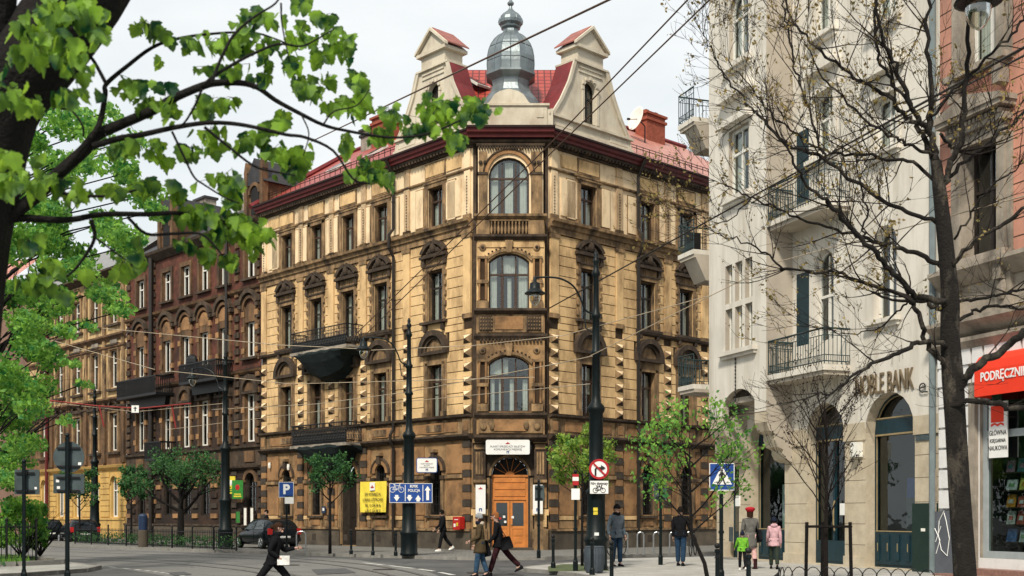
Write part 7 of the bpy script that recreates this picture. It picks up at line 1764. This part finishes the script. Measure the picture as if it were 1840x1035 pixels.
    for (hp,kn,an),(a,kb) in zip(Lg,legs):
        pitch=R(-(a-kb)*.55); M=Matrix.Translation(an)@Matrix.Rotation(-pitch if a<0 else 0,4,'X')
        m=MB(M); pr=[(-.075,.032,-.08,-.01),(-.05,.042,-.085,.03),(.02,.043,-.085,.035),(.09,.048,-.085,-.015),(.15,.045,-.085,-.035),(.185,.026,-.082,-.055)]
        rg_=[m.vs([(-w,y,z0),(-w*.9,y,z0*.4+z1*.6),(0,y,z1),(w*.9,y,z0*.4+z1*.6),(w,y,z0)]) for y,w,z0,z1 in pr]
        for p_,q_ in zip(rg_,rg_[1:]):
            for k in range(5): j=(k+1)%5; m.fi([p_+k,p_+j,q_+j,q_+k])
        m.fi([rg_[0]+k for k in range(5)][::-1]); m.fi([rg_[-1]+k for k in range(5)]); 
        if boots: m.tube([(0,-.01,-.02),(0,-.01,.2)],[.052,.065],10)
        m.build('shoe','cl_'+shoes,t)
    # jacket
    N=[(tuple(up(-.02)),.165*b,.145),(tuple(up(.22)),.155*b,.135),(tuple(up(.40)),.165*b,.13),(tuple(up(.53)),.085,.08),(tuple(up(.575)),.07,.07)]; E=[(0,1),(1,2),(2,3),(3,4)]
    for sh,el,wr,d2 in Ar:
        i=len(N); N+=[(tuple(sh),.088),(tuple((sh+el)/2),.070),(tuple(el),.060),(tuple((el+wr)/2),.053),(tuple(wr+d2*.01),.044)]; E+=[(2,i)]+[(i+k,i+k+1) for k in range(4)]
    j=skinmesh('jacket' if not coat else 'coat',N,E,'cl_'+top,t)
    hem=coat if coat else .06          # length below the pelvis
    m=MB(); n=16; rows=6; rr=[]
    for k in range(rows+1):
        f=k/rows; z=.12-(hem+.12)*f
        c=up(z); ys=[];
        for (hp,kn,an) in Lg:
            zz_=pz+z
            if zz_<hp.z: q=hp.lerp(kn,min(1,(hp.z-zz_)/max(.05,hp.z-kn.z))) if zz_>=kn.z else kn.lerp(an,min(1,(kn.z-zz_)/max(.05,kn.z-an.z)*.7)); ys.append(q.y)
            else: ys.append(c.y)
        cy=(min(ys)+max(ys))/2; ry=(max(ys)-min(ys))/2*.8+.135+.02*f; rx=(.178+.02*f)*b
        rr.append(m.vs([(rx*math.cos(2*PI*q/n),(cy if z<0 else c.y)+ry*math.sin(2*PI*q/n),pz+z+.012*math.sin(q*2.1+k)) for q in range(n)]))
    for a,b_ in zip(rr,rr[1:]):
        for q in range(n): w=(q+1)%n; m.fi([b_+q,b_+w,a+w,a+q])
    m.fi([rr[-1]+q for q in range(n)][::-1]); m.fi([rr[0]+q for q in range(n)])
    m.build('jacket_skirt','cl_'+top,j,smooth=True)
    # hair / hat
    def cap(name,mt,rx,ry,rz,zlo,cy=-.012,ylim=None,cz=.02):
        m=MB(HM); n=14; rows=7; R_=[]
        for k in range(rows):
            ph=PI/2*k/(rows-1)*.98; R_.append(m.vs([(rx*math.cos(2*PI*q/n)*math.cos(ph),cy+ry*math.sin(2*PI*q/n)*math.cos(ph),cz+rz*math.sin(ph)) for q in range(n)]))
        low=m.vs([(rx*.97*math.cos(2*PI*q/n),cy+ry*.97*math.sin(2*PI*q/n),cz+(zlo if math.sin(2*PI*q/n)<.35 else .0)) for q in range(n)])
        for q in range(n): w=(q+1)%n; m.fi([low+q,low+w,R_[0]+w,R_[0]+q])
        for a,b_ in zip(R_,R_[1:]):
            for q in range(n): w=(q+1)%n; m.fi([a+q,a+w,b_+w,b_+q])
        m.fi([R_[-1]+q for q in range(n)]); return m.build(name,mt,t,smooth=True)
    if hair: 
        cap('hair','cl_'+hair[0],.093,.108,.108,-.07 if hair[1]!='long' else -.16,-.014)
        if hair[1]=='beard': m=MB(HM); m.ball((0,.055,-.085),(.055,.05,.04),8); m.build('beard','cl_'+hair[0],t,smooth=True)
        if hair[1]=='bun': m=MB(HM); m.ball((0,-.13,.02),(.05,.05,.05),8); m.build('hair_bun','cl_'+hair[0],t,smooth=True)
        if hair[1]=='quiff': m=MB(HM); m.ball((0,.045,.105),(.06,.06,.035),8); m.build('fringe','cl_'+hair[0],t,smooth=True)
    if hat:
        if hat[1]=='beanie': cap('hat','cl_'+hat[0],.102,.116,.135,-.02,-.01,cz=.02)
        elif hat[1]=='beret': m=MB(HM); m.lathe([(.095,.02),(.11,.05),(.14,.08),(.145,.11),(.12,.14),(.06,.16),(.01,.165)],14,0,-.03,0); m.build('hat','cl_'+hat[0],t,smooth=True)
        elif hat[1]=='pom': cap('hat','cl_'+hat[0],.102,.116,.135,-.06,-.01,cz=.01); m=MB(HM); m.ball((0,0,.17),.035,6); m.build('pompom','cl_'+hat[0],t)
    if hood: m=MB(); c=up(.55); m.ball((0,c.y-.06,c.z-.0),(.125,.075,.075),10); m.build('hood','cl_'+hood,t,smooth=True)
    if scarf: m=MB(); c=up(.57); m.lathe([(.085,-.05),(.105,-.02),(.105,.03),(.08,.055)],12,0,c.y+.01,c.z); m.build('scarf','cl_'+scarf,t,smooth=True)
    if bag:
        col,sd,zb,yb,w,hh=bag; m=MB(Matrix.Translation((sd*.22,yb,zb))@Matrix.Rotation(PI/2,4,'Z')@Matrix.Rotation(R(12),4,'Y')); m.prism([(a*(1-.25*(b2/hh+.5)),b2) for a,b2 in rrect(w,hh,.06)],-.055,.055); o=m.build('bag','cl_'+col,None,smooth=True)
        m=MB(); c=up(.53); m.tube([(sd*.20,yb,zb+hh*.4),(sd*.13,c.y-.05,c.z-.05),(sd*-.02 if w>.38 else sd*.12,c.y+.03,c.z+.02),(sd*.19,yb+.05,zb+hh*.4)],.012,5); m.build('strap','cl_'+col,o)
        o.parent=None; bpy.context.view_layer.update(); o.matrix_world=Matrix.Translation(loc)@Matrix.Rotation(R(face-90),4,'Z')@Matrix.Scale(s,4); tag(o,'black shoulder bag carried by the '+' '.join(label.split()[:6]),'bag')
    if holds: 
        wr=Ar[holds[0]][2]+Ar[holds[0]][3]*.1; m=MB(Matrix.Translation(wr)); m.box(-.02,.02,-.12,.14,-.10,.10); o=m.build('folder','cl_white',None); o.matrix_world=Matrix.Translation(loc)@Matrix.Rotation(R(face-90),4,'Z')@Matrix.Scale(s,4); tag(o,holds[1],'paper')
    t.scale=(s,s,s); return t
def X_(px,Y,z): return ((px-920)*Y/FPX,Y,z)
person(X_(490,23.5,0),5,'woman in a black coat striding right across the tram tracks, hair tied back',1.62,((40,6),(-36,10)),((30,70),(-25,80)),9,'black',.10,'black','black',('hair_d','bun'),holds=(1,'white folder under the arm of the striding woman in black'),scarf='black',headtilt=0)
person(X_(863,30.5,0),178,'woman in grey knitted hat, olive parka and jeans crossing the road',1.64,((10,4),(-8,10)),((4,62),(5,25)),2,'olive',.26,'jeans','black',('hair_d','long'),('grey','beanie'),bag=('black',1,.78,-.12,.30,.46),hood='fur',scarf='navy')
person(X_(897,31.0,0),178,'ginger bearded man in black jacket and dark red trousers stepping left',1.74,((18,2),(-36,8)),((8,35),(-14,20)),8,'black',.14,'maroon','black',('hair_g','beard'),bag=('black',-1,.88,-.20,.34,.34),build_=1.08)
person(X_(796,48.6,.12),200,'dark-haired young man in black walking along the wall by the red post box',1.73,((16,6),(-20,20)),((14,20),(10,40)),3,'black',.06,'black','white',('hair_b','quiff'),headyaw=-60)
person(X_(1108,34.6,.10),-62,'man in black beanie and grey-blue hooded jacket with hands in pockets',1.80,((4,2),(-3,4)),((-12,34),(-12,34)),0,'greyblue',.12,'dkjeans','black',('hair_b','short'),('black','beanie'),arm_side=(3,3),hood='greyblue',build_=1.15,headyaw=-12,scarf='black')
person(X_(1223,34.9,.10),70,'man in black jumper and blue jeans standing with his back turned',1.76,((6,2),(-5,6)),((5,12),(12,30)),-2,'black',.06,'dkjeans','black',('hair_b','short'),build_=1.12,arm_side=(0,8))
person(X_(1348,33.0,.10),100,'woman in red beret and grey coat walking away past the bank',1.70,((10,4),(-8,6)),((6,20),(10,30)),1,'coatgrey',.30,'pinkt','maroon',('hair_d','long'),('red','beret'),bag=('black',1,.95,-.06,.34,.36),boots=True,build_=1.08)
person(X_(1334,32.3,.10),95,'small child in bright green jacket and helmet-like dark patterned hat',1.06,((10,6),(-10,10)),((25,30),(5,15)),0,'green',.08,'black','white',None,('navy','pom'),build_=1.25)
person(X_(1391,32.9,.10),80,'girl in pale pink hooded jacket and dark cap walking away',1.45,((14,4),(-14,14)),((10,30),(-10,20)),2,'pink',.14,'dkgreen','black',('hair_b','short'),('navy','beanie'),hood='pink')
person(X_(479,57.5,.12),200,'person in black mostly hidden behind the parked hatchback by the brick house',1.76,((5,2),(-5,4)),((8,20),(5,20)),0,'black',.1,'black','black',('hair_b','short'))
